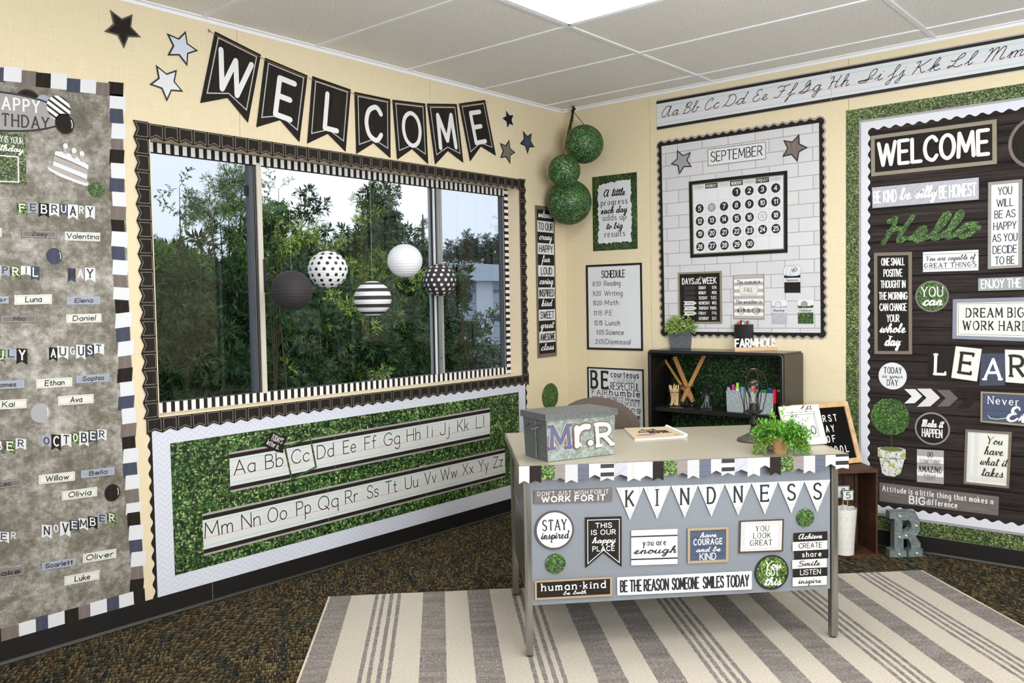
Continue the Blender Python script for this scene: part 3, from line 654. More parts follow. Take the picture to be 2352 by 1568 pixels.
# ================================================================ LEFT WALL
# ---- birthday board: concrete print backing
P = [L(-330, 118), L(284, 204), L(328, 1372), L(-330, 1545)]
z1 = P[1].z-.01; z0 = .092; ye = (P[1].y+P[2].y)/2-.012; ys = ye-1.16
S = Sheet('L', [Vector((0, ys, z1)), Vector((0, ye, z1)), Vector((0, ye, z0)), Vector((0, ys, z0))], .001)
B = MB(); S.card(B, RECT, CONC, .001); tag(B.build('backing_paper'), 'mottled grey concrete print paper backing the birthday display', 'backing paper')
# ---- border of stepped cards
def px_card(B_par, quad, m, o):
    S_ = Sheet('L', quad, .0024+o); B = MB(); S_.card(B, RECT, m, .0012); return B.build('card', B_par)
K, Wt, Gy, Nv = BLACKP, WHITE, GREYW, NAVY
def q4(x0, x1, y0, y1, sk=0, sl=.14): 
    d = (x1-x0)*sl; return [(x0, y0-d/2), (x1-sk, y0+d/2), (x1, y1+d/2), (x0+sk, y1-d/2)]
bt = empty('card_border', L(140, 185, .002), 'stepped border of black, white, grey and navy cards along the top of the birthday display', 'border', 'card borders of the birthday display')
for i, (x0, x1, y0, y1, mm) in enumerate([(-34, -8, 149, 183, K), (-12, 12, 155, 188, Nv), (8, 48, 154, 188, Wt), (48, 84, 163, 196, Gy), (82, 118, 168, 201, K), (116, 152, 169, 205, Wt), (152, 186, 181, 212, Nv), (184, 220, 183, 214, Wt), (220, 250, 190, 219, Gy), (249, 282, 189, 221, K)]):
    px_card(bt, q4(x0, x1, y0, y1, -1, .1), mm, .0004*(i % 3))
bt['label'] = 'top border of stepped black, white, grey and navy cards above HAPPY BIRTHDAY'
br_ = empty('card_border', L(290, 700, .002), 'right border column of stepped black, white, grey and navy cards beside the window wall strip', 'border', 'card borders of the birthday display')
cards = [(252, 286, 217, 255, Wt), (251, 283, 250, 283, Nv), (256, 287, 284, 319, Wt), (254, 283, 316, 346, Gy), (252, 283, 344, 378, K), (253, 288, 375, 410, Wt), (252, 283, 408, 441, Nv), (256, 289, 441, 474, Wt), (255, 287, 474, 505, Gy),
 (254, 286, 503, 534, K), (256, 291, 532, 568, Wt), (255, 287, 566, 597, Nv), (259, 292, 597, 631, Wt), (259, 291, 631, 660, Gy), (260, 295, 660, 688, Wt), (263, 296, 689, 720, K), (265, 300, 718, 752, Wt), (265, 298, 752, 784, Nv), (271, 305, 782, 817, Wt),
 (271, 302, 817, 846, Gy), (270, 302, 845, 877, K), (274, 308, 875, 909, Wt), (272, 306, 909, 941, Nv), (278, 312, 937, 972, Wt), (278, 311, 971, 1004, Gy), (279, 311, 1002, 1033, K), (283, 317, 1029, 1062, Wt), (281, 315, 1061, 1095, Nv), (288, 319, 1090, 1125, Wt),
 (286, 319, 1123, 1154, Gy), (290, 323, 1148, 1180, Wt), (291, 322, 1176, 1208, K), (296, 328, 1205, 1239, Wt), (296, 327, 1239, 1271, Nv), (301, 333, 1266, 1301, Wt), (300, 329, 1300, 1329, Gy), (299, 328, 1328, 1357, K), (305, 333, 1352, 1384, K)]
for i, (x0, x1, y0, y1, mm) in enumerate(cards):
    sl = .07 if y0 < 700 else -.13; px_card(br_, q4(x0, x1, y0, y1, (2 if i % 2 else -2), sl), mm, .0004*(i % 3))
bb_ = empty('card_border', L(140, 1410, .002), 'bottom border of stepped cards above the black baseboard', 'border', 'card borders of the birthday display')
for i, (x0, x1, y0, y1, mm) in enumerate([(272, 307, 1362, 1397, Wt), (239, 273, 1371, 1402, Nv), (206, 245, 1379, 1414, Wt), (176, 209, 1390, 1421, Gy), (145, 180, 1398, 1431, K), (109, 148, 1407, 1442, Wt), (74, 110, 1415, 1449, Nv), (39, 82, 1426, 1462, Wt), (1, 43, 1438, 1473, Gy), (-36, 4, 1448, 1482, K)]):
    px_card(bb_, q4(x0, x1, y0, y1, 1, -.28), mm, .0004*(i % 3))

# ---- happy birthday plaque
pl_ = empty('birthday_plaque', L(60, 262, .004), 'grey oval HAPPY BIRTHDAY plaque with black and striped balloons', 'sign')
S = Sheet('L', [(-180, 190), (152, 226), (156, 312), (-180, 292)], .004); S.t = .001
B = MB(); S.card(B, circ(), INK, .001); B.build('plaque_outline', pl_)
B = MB(); S.poly(B, [(.5+(u-.5)*.965, .5+(v-.5)*.9) for u, v in circ()], mat('plaque_grey', (150, 146, 146), .5), .0016); B.build('plaque', pl_)
B = MB(); text(B, S, 'HAPPY', .45, .57, .785, .86, 'slabb', INKW, .0016, -.02); text(B, S, 'BIRTHDAY', .36, .17, .85, .46, 'slab', INK, .0016, -.02); B.build('lettering', pl_)
def balloon(par, x, y, r, m, nm='balloon', off=.006, sy=1.08, rim=INK):
    S_ = sheet_c('L', x, y, r*2.0, r*2*sy, off); B = MB(); S_.card(B, circ(28), rim or m, .001)
    if rim: S_.poly(B, [(.5+(u-.5)*.9, .5+(v-.5)*.9) for u, v in circ(28)], m, .0014)
    S_.t = .001
    if m not in (DIAG,): S_.line(B, [(.72+.16*math.cos(a), .5+.3*math.sin(a)) for a in (-.6, -.3, 0, .3, .6, .9)], r*.09, INKW if m is not SILV else WHITE, .0018)
    if par is None: return B.build(nm)
    return B.build(nm, par)
DIAG = bands('diagonal_stripes', [(0, (28, 26, 24)), (.42, (236, 236, 236))], -1.0, .021); SILV = mat('silver_paper', (160, 158, 162), .5)
balloon(pl_, 65, 237, .048, BLACKP, off=.0025); balloon(pl_, 101, 238, .030, BLUEG, off=.003, rim=None); balloon(pl_, 133, 249, .0445, DIAG, rim=None); balloon(pl_, 147, 285, .0365, BLACKP)
# ---- green card and cake
S = Sheet('L', [(-40, 297), (57, 309), (60, 425), (-38, 421)], .003)
sign('L', S, 'birthday_card', 'green boxwood print card with a white photo frame and birthday lettering', 'card', BOX_S, [
    ('t', 'TODAY IS YOUR', .06, .80, .93, .92, 'tall', INKW), ('t', 'birthday', .07, .64, .93, .76, 'scriptb', INKW), ('l', [(.16, .05), (.81, .05), (.81, .54), (.16, .54)], .0045, INKW, True)])
S = Sheet('L', [(108, 330), (206, 342), (206, 428), (108, 416)], .003); S.t = .001
ck_ = empty('cake_cutout', L(158, 420, .003), 'paper slice of grey and white layer cake with three candles', 'cutout')
CG = mat('cake_grey', (166, 158, 154), .5)
for ci, (nm, P, mm) in enumerate((('plate', [(0, .40), (.02, .30), (.3, .16), (.7, .04), (.92, 0), (.97, .05), (.94, .14), (.5, .28), (.12, .44)], WHITE),
        ('plate_shadow', [(0, .40), (.05, .36), (.3, .25), (.7, .12), (.94, .07), (.94, .14), (.5, .3), (.12, .44)], CG), ('cake_layer', [(.13, .56), (.93, .3), (.92, .17), (.12, .44)], WHITE),
        ('cake_layer', [(.15, .70), (.935, .43), (.925, .30), (.13, .57)], CG), ('icing', [(.17, .82), (.4, .84), (.75, .70), (.96, .55), (.945, .44), (.55, .60), (.16, .72)], WHITE))):
    S.off = .003+.0007*ci; B = MB(); S.card(B, P, mm, .0005); B.build(nm, ck_)
for u, v in ((.4, .93), (.6, .84), (.79, .78)):
    B = MB(); S.poly(B, [(u-.05, v-.13), (u+.04, v-.16), (u+.04, v+.0), (u-.05, v+.02)], CG, .0026); S.ell(B, u, v+.06, .0095, .0105, WHITE, .003, 14); B.build('candle', ck_)
# ---- months made of small flags
def flags(name_label, items, big=False):
    e = empty('month_heading', L(items[0][1], items[0][4], .003), name_label, 'lettering')
    for ch, x0, x1, y0, y1, m_, ink in items:
        S = Sheet('L', [(x0, y0), (x1, y0+(x1-x0)*.08), (x1, y1+(x1-x0)*.08), (x0, y1)], .0028); B = MB()
        if m_ is not None: S.card(B, [(0, 0), (.5, .2), (1, 0), (1, 1), (0, 1)], m_, .001)
        S.t = .001
        w_ = .62 if ch in 'MW' else (.2 if ch == 'I' else .48)
        text(B, S, ch, .5-w_/2, .3, .5+w_/2, .88, 'slabb', ink, .0009)
        B.build('letter_flag', e)
    return e
bk, wh, nv, gr, gb, no = (BLACKP, INKW), (WHITE, INK), (NAVY, INKW), (BLUEG, INK), (BOX_B, INKW), (None, INKW)
def F(s, *r): return [(c, a, b, y0, y1, st[0], st[1]) for c, (a, b, y0, y1, st) in zip(s, r)]
flags('row of letter flags spelling FEBRUARY', F('FEBRUARY', (38, 62, 465, 493, gb), (63, 87, 465, 490, gr), (88, 112, 466, 498, bk), (112, 136, 467, 496, wh), (135, 155, 468, 495, nv), (155, 178, 469, 503, wh), (177, 195, 470, 498, no), (195, 217, 472, 502, wh)))
flags('letter flags spelling the end of APRIL at the left edge', F('APRIL', (-22, 0, 608, 640, wh), (0, 21, 609, 634, gr), (22, 47, 610, 640, gb), (47, 71, 610, 632, wh), (70, 90, 611, 643, nv)))
flags('letter flags spelling MAY', F('MAY', (155, 173, 615, 648, (NAVY, INK)), (173, 194, 615, 645, (mat('taupe_flag', (162, 150, 148), .5), INKW)), (193, 218, 614, 646, wh)))
flags('letter flags spelling the end of JULY at the left edge', F('JULY', (-38, -14, 800, 834, wh), (-12, 12, 801, 832, gb), (12, 37, 800, 826, gr), (37, 62, 799, 836, bk)))
flags('letter flags spelling AUGUST', F('AUGUST', (112, 131, 797, 828, bk), (130, 156, 794, 823, wh), (156, 174, 793, 820, no), (174, 196, 791, 824, wh), (195, 215, 790, 821, nv), (213, 238, 788, 813, wh)))
flags('letter flags ending SEPTEMBER at the left edge', F('BER', (-16, 9, 1008, 1040, (mat('maroon_flag', (88, 78, 84), .5), INKW)), (9, 34, 1010, 1041, gb), (35, 59, 1006, 1031, wh)))
flags('letter flags spelling OCTOBER', F('OCTOBER', (94, 117, 1000, 1026, gr), (117, 139, 997, 1033, bk), (139, 163, 995, 1025, wh), (163, 181, 992, 1020, gb), (181, 203, 990, 1024, wh), (202, 223, 987, 1017, nv), (222, 244, 985, 1010, wh)))
flags('letter flags ending DECEMBER at the left edge', F('ER', (-4, 20, 1220, 1245, wh), (20, 40, 1218, 1242, no)))
flags('letter flags spelling NOVEMBER', F('NOVEMBER', (95, 118, 1204, 1235, wh), (118, 137, 1201, 1228, no), (137, 161, 1197, 1231, wh), (159, 181, 1193, 1219, nv), (179, 202, 1189, 1216, wh), (201, 223, 1185, 1213, bk), (223, 245, 1179, 1202, gr), (245, 266, 1176, 1203, gb)))
# ---- name tags
def nametag(txt, x0, x1, y0, y1, sl, m_, label, tw=None):
    d = sl*(x1-x0); S = Sheet('L', [(x0, y0), (x1, y0+d), (x1, y1+d), (x0, y1)], .003)
    ln = INK if m_ in (WHITE, CREAM) else GRAYL
    n = len(txt); w_ = tw or min(.8, .105*n)
    sign('L', S, 'name_tag', label, 'name tag', m_, [('l', [(.035, .14), (.965, .14), (.965, .86), (.035, .86)], .0012, GRAYL if m_ is CREAM else mat('tag_outline', (176, 178, 186), .5), True),
        ('t', txt, .5-w_/2, .27, .5+w_/2, .8, (.17, 0, 0, .06, 0, 2.4), INK)], group='name tags on the birthday display')
nametag('Zoey', 48, 130, 528, 545, .03, TAUPE, 'dark taupe name tag under FEBRUARY, left of a white one')
nametag('Valentina', 148, 229, 532, 552, .03, CREAM, 'white name tag under FEBRUARY with the longest name', .9)
nametag('er', -62, 3, 524, 544, 0, CREAM, 'white name tag cut by the left edge, level with the tags under FEBRUARY')
nametag('Parker', -60, 19, 680, 697, .0, BLUEG, 'blue-grey name tag cut by the left edge under APRIL', .85)
nametag('Luna', 32, 118, 678, 700, -.03, CREAM, 'white name tag under the last letters of APRIL')
nametag('Elena', 152, 229, 682, 700, -.02, BLUEG, 'blue-grey name tag under MAY, the upper of two')
nametag('Mia', 1, 83, 724, 741, -.01, TAUPE, 'dark taupe name tag under APRIL, below the white one')
nametag('Daniel', 151, 232, 722, 742, -.03, CREAM, 'white name tag under MAY, the lower of two')
nametag('James', -32, 55, 876, 895, -.05, BLUEG, 'blue-grey name tag under JULY at the left edge')
nametag('Ethan', 82, 165, 871, 892, -.06, CREAM, 'white name tag under AUGUST, left of the blue-grey one')
nametag('Sophia', 174, 250, 862, 880, -.06, BLUEG, 'blue-grey name tag under AUGUST close to the card border')
nametag('Kai', -26, 60, 920, 941, -.05, CREAM, 'white name tag cut by the left edge under JULY')
nametag('Ava', 132, 214, 910, 931, -.07, CREAM, 'white name tag under AUGUST, below the other two')
nametag('Leo', -30, 50, 1106, 1124, -.10, TAUPE, 'dark taupe name tag at the left edge under SEPTEMBER')
nametag('Willow', 88, 171, 1091, 1112, -.11, CREAM, 'white name tag under OCTOBER, left of the blue-grey one')
nametag('Bella', 185, 262, 1080, 1098, -.11, BLUEG, 'blue-grey name tag under OCTOBER close to the card border')
nametag('Olivia', 141, 222, 1128, 1149, -.13, CREAM, 'white name tag above NOVEMBER, beside the black balloon')
nametag('Jake', -26, 55, 1311, 1331, -.15, TAUPE, 'dark taupe name tag at the left edge near the bottom of the display', .7)
nametag('Scarlett', 95, 173, 1292, 1310, -.16, BLUEG, 'blue-grey name tag under NOVEMBER, the only one of its colour there', .8)
nametag('Oliver', 189, 266, 1272, 1293, -.17, CREAM, 'white name tag under NOVEMBER nearest the card border', .8)
nametag('Luke', 147, 227, 1323, 1344, -.18, CREAM, 'white name tag lowest on the birthday display')
# ---- loose balloons and green dot
def lone(x, y, r, m_, label, rim, sy=1.05):
    o = balloon(None, x, y, r, m_, 'balloon_cutout', .003, sy, rim); tag(o, label, 'cutout'); return o
lone(124, 588, .030, NAVY, 'small navy balloon cutout above the MAY letters', None)
lone(92, 948, .036, SILV, 'silver grey balloon cutout above the OCTOBER letters', None)
lone(257, 1131, .032, BLACKP, 'black balloon cutout beside the tag above NOVEMBER', INK, 1.12)
def leafdot(pl, x, y, w_, h_, label, m_=BOX_C, off=.003):
    S_ = sheet_c(pl, x, y, w_, h_, off); B = MB(); n = 56
    pts = [(.5+(.5-.012*(k % 2)-.01*random.random())*math.cos(2*PI*k/n), .5+(.5-.012*(k % 2)-.01*random.random())*math.sin(2*PI*k/n)) for k in range(n)]
    S_.card(B, pts, m_, .001); return tag(B.build('greenery_dot'), label, 'cutout')
leafdot('L', 221, 436, .066, .066, 'small green leafy dot above the card border on the birthday display')
P = L(1263, 910); leafdot('L', 1263, 910, abs(L(1282, 910).y-L(1244, 910).y), abs(L(1263, 879).z-L(1263, 941).z), 'green leafy round cutout on the wall behind the metal box', BOX_C)

# ---- stars
def star(pl, pts, m_, rim, label, off=.0025, rimw=.1):
    fn = dict(L=L, R=R, D=D)[pl]; N, U = PLANES[pl]
    P = [fn(x, y) for x, y in pts]; c = sum(P, Vector())/5
    r = sum((p-c).length for p in P)/5
    P = [c+(p-c).normalized()*(.5*r+.5*(p-c).length) for p in P]
    def mk(k):
        Q = []
        for i in range(5):
            a, b = P[i]-c, P[(i+1) % 5]-c; Q.append(c+a*k); Q.append(c+((a+b)/2)*.62*.86*k if False else c+((a+b)/2)*.60*k)
        return Q
    B = MB(); q = mk(1)[::-1]; U_ = U
    uv = lambda Q: [((p-c).dot(U_), p.z) for p in Q]
    B.prism([p+N*off for p in q], N*.0012, rim, None, uv(q)); q = mk(1-rimw*1.9)[::-1]
    B.face([p+N*(off+.0018) for p in q], m_, uv(q)); return tag(B.build('star_cutout'), label, 'star')
GW = mat('star_light', (196, 202, 214), .5)
star('L', [(252, 23), (304, 33), (323, 86), (284, 112), (238, 73)], BLACKP, mat('star_rim_grey', (74, 68, 64), .5), 'large black star cutout with a dark grey rim, farthest left on the wall')
star('L', [(382, 76.5), (425.6, 71.7), (455, 117), (429.4, 152.4), (383.5, 128)], GW, INK, 'pale grey star cutout with black rim left of the banner')
star('L', [(357, 149), (405.8, 160.3), (420, 211), (382.5, 233.7), (341.7, 194.5)], WHITE, INK, 'white star cutout with black rim, lowest of the three left of the banner')
star('L', [(1160, 247), (1182, 261), (1181, 292.5), (1163.6, 299), (1148, 271)], BLACKP, WHITE, 'small black star with a white rim right of the banner', rimw=.12)
star('L', [(1200.7, 301), (1220.4, 306), (1227, 338.4), (1211, 353.7), (1193, 330)], NAVY, INK, 'small navy star nearest the room corner')
star('L', [(1168.7, 321.4), (1183.7, 350.3), (1171, 376.5), (1148, 363), (1147, 328)], GREYW, INK, 'small dark grey star just below the end of the banner')

# ---- WELCOME pennant banner
wb = empty('pennant_banner', L(800, 230, .004), 'black swallowtail pennant banner spelling WELCOME above the window', 'banner')
PEN = [('W', [(492.5, 72.5), (598, 126), (568.4, 282), (459, 237)], (522.4, 221), (.18, .84, .3, .8)), ('E', [(607.5, 132.7), (705, 173.5), (686.4, 326.5), (587.8, 292.5)], (641.5, 270.4), (.37, .72, .27, .8)),
 ('L', [(716.3, 175), (804.4, 205.8), (792.5, 348.6), (704.4, 330)], (752, 304.4), (.4, .72, .29, .81)), ('C', [(813, 211), (895, 228), (895.6, 363.3), (817.3, 353.7)], (855.8, 332.7), (.3, .72, .27, .81)),
 ('O', [(900, 229), (975.5, 238), (982.3, 377), (911, 366.7)], (945, 341.8), (.26, .78, .27, .81)), ('M', [(979.6, 238), (1047.6, 239), (1063, 374), (998.3, 378)], (1025.5, 343), (.25, .79, .27, .81)), ('E', [(1053, 238), (1112.6, 229.6), (1137.8, 357.8), (1078.6, 370.7)], (1101.4, 332.7), (.34, .7, .29, .81))]
for ch, q, notch, (a, b, c, d) in PEN:
    S = Sheet('L', q, .004); nv_ = .215
    out = lambda k: [(k, k*1.9), (.5, nv_+k*.75), (1-k, k*1.9), (1-k, 1-k*.72), (k, 1-k*.72)]
    B = MB(); S.card(B, [(0, 0), (.5, nv_), (1, 0), (1, 1), (0, 1)], BLACKP, .0015)
    pn = B.build('pennant', wb); S.t = .0015
    B = MB(); S.line(B, out(.085), .0055, mat('outline_grey', (176, 176, 176), .5), .0021, True); B.build('outline', pn)
    B = MB(); text(B, S, ch, a, c, b, d, ({'O': .13}.get(ch, .15), 0, 0, 0, 0, 2), INKW, .0012); B.build('letter', pn)
B = MB(); pts = [L(x, y, .006) for x, y in [(484, 73), (490, 77), (598, 131), (608, 137), (705, 178), (716, 182), (804, 211), (813, 216), (895, 233), (900, 235), (975, 243), (980, 243), (1047, 244), (1053, 243), (1112, 236), (1121, 234)]]
B.tube(pts, .0013, TWINE, 5); B.build('twine', wb)
B = MB(); B.tube([pts[0]+Vector((.001, -.012, .008)), pts[0], pts[0]+Vector((.001, -.01, -.002))], .003, TWINE, 5); B.build('knot', wb)

# ---- black pennant-print border strips around the window
def pennant_strip(a, b, depth, n, label, inward, u0=.0, corner=False, col=BLACKP):
    """a,b = world ends of the straight edge; inward = direction of the points"""
    A_, B_ = Vector(a), Vector(b); d = (B_-A_)/n; B = MB(); N = X; off = .0045 if corner else .003
    pts = [A_, B_]; z = []
    for i in range(n, -1, -1):
        z.append(A_+d*i+inward*depth)
        if i > 0: z.append(A_+d*(i-.5)+inward*(depth-.0145))
    P = pts+z
    nn = (P[1]-P[0]).cross(P[2]-P[1])
    if nn.dot(N) < 0: P = P[::-1]
    B.prism([p+N*off for p in P], N*.0012, col, None, [(p.y, p.z) for p in P])
    o = tag(B.build('pennant_border'), label, 'border', 'black pennant borders round the window')
    B = MB(); e = d.normalized()
    for i in range(n):
        c0 = A_+d*i; k = .006; w_ = d.length
        Q = [c0+e*k+inward*.005, c0+e*(w_-k)+inward*.005, c0+e*(w_-k)+inward*(depth-.009), c0+e*(w_/2)+inward*(depth-.0225), c0+e*k+inward*(depth-.009)]
        Q2 = [((p-A_).dot(e), (p-A_).dot(inward)) for p in Q]
        f = lambda x, y: A_+e*x+inward*y+N*(off+.0017)
        flip = e.cross(inward).dot(N) < 0
        for q0, q1 in zip(Q2, Q2[1:]+Q2[:1]):
            l = math.hypot(q1[0]-q0[0], q1[1]-q0[1]); nx, ny = -(q1[1]-q0[1])/l*.0009, (q1[0]-q0[0])/l*.0009
            fc = [f(q0[0]-nx, q0[1]-ny), f(q1[0]-nx, q1[1]-ny), f(q1[0]+nx, q1[1]+ny), f(q0[0]+nx, q0[1]+ny)]
            B.face(fc[::-1] if flip else fc, BORDL)
    B.build('printed_outline', o); return o
zt, zi, yo, yi, yr0, yr1, zb, zbo = 2.098, 2.03, -2.958, -2.892, -.468, -.402, .857, .79
pennant_strip((0, yi, zt), (0, yr0, zt), zt-zi, 36, 'black pennant-print border strip above the window', -Zv)
pennant_strip((0, yi, zt+.004), (0, yi, zb-.0), .066, 18, 'black pennant-print border strip down the left side of the window', -Y, corner=True)
pennant_strip((0, yr0, zt+.004), (0, yr0, zb), .066, 18, 'black pennant-print border strip down the right side of the window', Y, corner=True)
pennant_strip((0, yo+.012, zb), (0, yr1, zb), .066, 37, 'black pennant-print border strip under the window sill', -Zv, corner=True)
# ---- black and white ribbon on the window frame inside the recess
def ribbon_strip(y0, z0, y1, z1, wd, pitch, label, vert, edge=None):
    B = MB(); xx = -.1005
    def R4(ya, za, yb, zb_, m_, o): B.box2((xx, ya, za), (xx+.0012+o, yb, zb_), m_)
    R4(y0, z0, y1, z1, BLACKP, 0); o_ = tag(B.build('striped_ribbon'), label, 'ribbon', 'black and white ribbons on the window frame')
    B = MB(); ln = (z1-z0) if vert else (y1-y0); n = int(ln/pitch)
    for i in range(n+1):
        s = i*pitch+.004; e = min(s+pitch*.52, ln)
        if e-s < .004: continue
        if vert: B.box2((xx+.0012, y0+.001, z0+s), (xx+.0017, y1, z0+e), INKW)
        else: B.box2((xx+.0012, y0+s, z0+(edge or .0)), (xx+.0017, y0+e, z1-.001), INKW)
    B.build('white_stripes', o_)
ribbon_strip(WY0, 1.993, WY1-.04, 2.041, 0, .0395, 'black and white striped ribbon along the top of the window frame', False, .006)
ribbon_strip(WY0+.002, .863, WY1-.04, .908, 0, .0395, 'black and white striped ribbon along the bottom of the window frame', False, .0)
ribbon_strip(WY1-.04, .863, WY1-.001, 2.041, 0, .0395, 'black and white striped ribbon down the right of the window frame', True)

# ---- herringbone panel with boxwood and alphabet strips
pz0, pz1, py0, py1 = .0885, .86, L(357, 1200).y, L(1210, 920).y-.004
xa, xb = L(352, 1100).y, L(1206, 900).y
S = Sheet('L', [Vector((0, xa, .81)), Vector((0, xb, .81)), Vector((0, xb, pz0)), Vector((0, xa, pz0))], .0016)
# scalloped black edges left and right
def scallop_v(y, z0, z1, sgn, wd, label):
    n = int(round((z1-z0)/.058)); B = MB(); P = [(y, z0), (y, z1)]; Q = []
    for i in range(n*8+1):
        t_ = i/(n*8); zz = z1-(z1-z0)*t_; Q.append((y+sgn*(wd+.006*math.cos(2*PI*n*t_)), zz))
    pts = [Vector((.0005, a, b)) for a, b in P+Q]
    if (pts[1]-pts[0]).cross(pts[2]-pts[1]).x < 0: pts = pts[::-1]
    B.prism(pts, X*.001, BLACKP, None, [(p.y, p.z) for p in pts]); return tag(B.build('scalloped_border'), label, 'border', 'black scalloped borders beside the alphabet panel')
scallop_v(xa+.004, pz0, .80, -1, .018, 'black scalloped border strip on the left side of the alphabet panel')
scallop_v(xb-.004, pz0, .80, 1, .018, 'black scalloped border strip on the right side of the alphabet panel')
B = MB(); S.card(B, RECT, HERR, .001); tag(B.build('backing_paper'), 'pale herringbone paper panel below the window', 'backing paper')
S = Sheet('L', [(390, 1018), (1190, 900), (1194, 1107), (401, 1321)], .003)
B = MB(); S.card(B, RECT, BOX_L, .001); tag(B.build('backing_paper'), 'green boxwood print paper behind the two alphabet strips', 'backing paper')
def alphabet(corners, letters, label, posx, style, pl='L', off=.0045, h0=.215, h1=.585, lower=True):
    S = Sheet(pl, corners, off); B = MB(); S.card(B, RECT, WHITE if pl == 'R' else mat('strip_white', (208, 210, 208), .45), .001)
    k = .0012
    if pl == 'R': bn = [(.965, 1, GRAYL), (.875, .965, INK), (.02, .115, INK), (0, .02, GRAYL)]
    else: bn = [(.95, 1, GRAYL), (.85, .95, BLACKH), (.05, .15, BLACKH), (0, .05, GRAYL)]
    for v0, v1, m_ in bn: S.rect(B, 0, v0, 1, v1, m_, k)
    S.rect(B, 0, 1-h0-.004, 1, 1-h0+.006, CYAN, k); S.rect(B, 0, (1-h0+1-h1)/2-.002, 1, (1-h0+1-h1)/2+.002, PALE, k)
    S.rect(B, 0, 1-h1-.010, 1, 1-h1-.002, RED, k); S.rect(B, 0, 1-h1-.19, 1, 1-h1-.18, CYAN, k)
    for u in (.335, .668): S.rect(B, u, 0, u+.0006, 1, GRAYL, k+.0001)
    o = tag(B.build('alphabet_strip'), label, 'alphabet strip'); S.t = .001
    # letter positions: map a pixel on the strip to u
    Uv = (S.BR-S.BL).normalized()
    fn = dict(L=L, R=R)[pl]
    for pair, (x0, y0_, x1) in zip(letters, posx):
        u0 = (fn(x0, y0_)-S.BL).dot(Uv)/S.W; u1 = (fn(x1, y0_)-S.BL).dot(Uv)/S.W
        B = MB(); text(B, S, pair, u0, 1-h1, u1, 1-h0-.015, style, INK, .0006); B.build('letter_pair', o)
    return o
def row(xs, x_l, y_l, x_r, y_r):
    return [(a, y_l+(y_r-y_l)*(a-x_l)/(x_r-x_l), b) for a, b in xs]
alphabet([(525, 1039), (1124, 936), (1124, 1006), (528, 1130)], ['Aa', 'Bb', 'Cc', 'Dd', 'Ee', 'Ff', 'Gg', 'Hh', 'Ii', 'Jj', 'Kk', 'Ll'], 'upper alphabet strip with printed letters Aa to Ll',
    row([(536, 584), (608, 648), (668, 708), (727, 764), (787, 815), (836, 862), (880, 916), (933, 963), (980, 991), (1009, 1030), (1049, 1074), (1092, 1109)], 525, 1085, 1124, 970), (.074, 0, 0, 0, 0, 2.0))
alphabet([(463, 1180), (1158, 1029), (1159, 1095), (467, 1276)], ['Mm', 'Nn', 'Oo', 'Pp', 'Qq', 'Rr', 'Ss', 'Tt', 'Uu', 'Vv', 'Ww', 'Xx', 'Yy', 'Zz'], 'lower alphabet strip with printed letters Mm to Zz',
    row([(469, 533), (554, 596), (614, 657), (680, 712), (730, 775), (792, 820), (842, 867), (884, 910), (929, 958), (974, 1000), (1011, 1048), (1061, 1085), (1098, 1120), (1132, 1153)], 463, 1228, 1158, 1062), (.074, 0, 0, 0, 0, 2.0))
# frame marking Cc and arrow card
S = Sheet('L', [(650, 1026), (712, 1001), (726, 1073), (667, 1103)], .0065)
B = MB(); S.frame(B, .0095, BOX_C, 0, 0, .0012); tag(B.build('square_marker'), 'green leafy square frame around the letters Cc', 'frame')
S = Sheet('L', [(619, 989), (658, 1006), (640, 1040), (602, 1022)], .0065)
sign('L', S, 'arrow_card', "tilted black arrow card reading TODAY'S letter is", 'card', BLACKP, [('t', "TODAY'S", .2, .54, .84, .88, 'tall', INKW), ('t', 'letter is..', .12, .16, .84, .48, 'tall', INKW)], shape=[(0, 0), (.8, 0), (1.18, .1), (1.0, .5), (1, 1), (.12, 1)])

# ---- vertical WELCOME TO OUR ... CLASS sign on the left wall
S = Sheet('L', [(1228, 471), (1271, 477), (1277, 817), (1234, 822)], .002)
words = ['welcome', 'TO OUR', 'crazy', 'HAPPY', 'fun', 'LOUD', 'caring', 'INSPIRED', 'kind', 'SWEET', 'great', 'AWESOME', 'class']
els = []
for i, w_ in enumerate(words):
    v1 = .975-i*.95/13; v0 = v1-.95/13
    els.append(('r', .07, v0, .93, v1, BLACKP if i % 2 == 0 else WHITE))
for i, w_ in enumerate(words):
    v1 = .975-i*.95/13; v0 = v1-.95/13; h = v1-v0
    if i % 2 == 0: wd = min(.72, .13*len(w_)+.04); els.append(('t', w_, .47-wd/2, v0+h*.32, .47+wd/2, v0+h*.9, 'scriptb', INKW))
    else: wd = min(.76, .13*len(w_)+.06); els.append(('t', w_, .5-wd/2, v0+h*.2, .5+wd/2, v0+h*.8, 'tallb', INK))
sign('L', S, 'word_sign', 'tall narrow sign of alternating black and white word panels near the corner', 'sign', mat('taupe_sign', (104, 96, 86), .5), els, t=.006, off=.001)

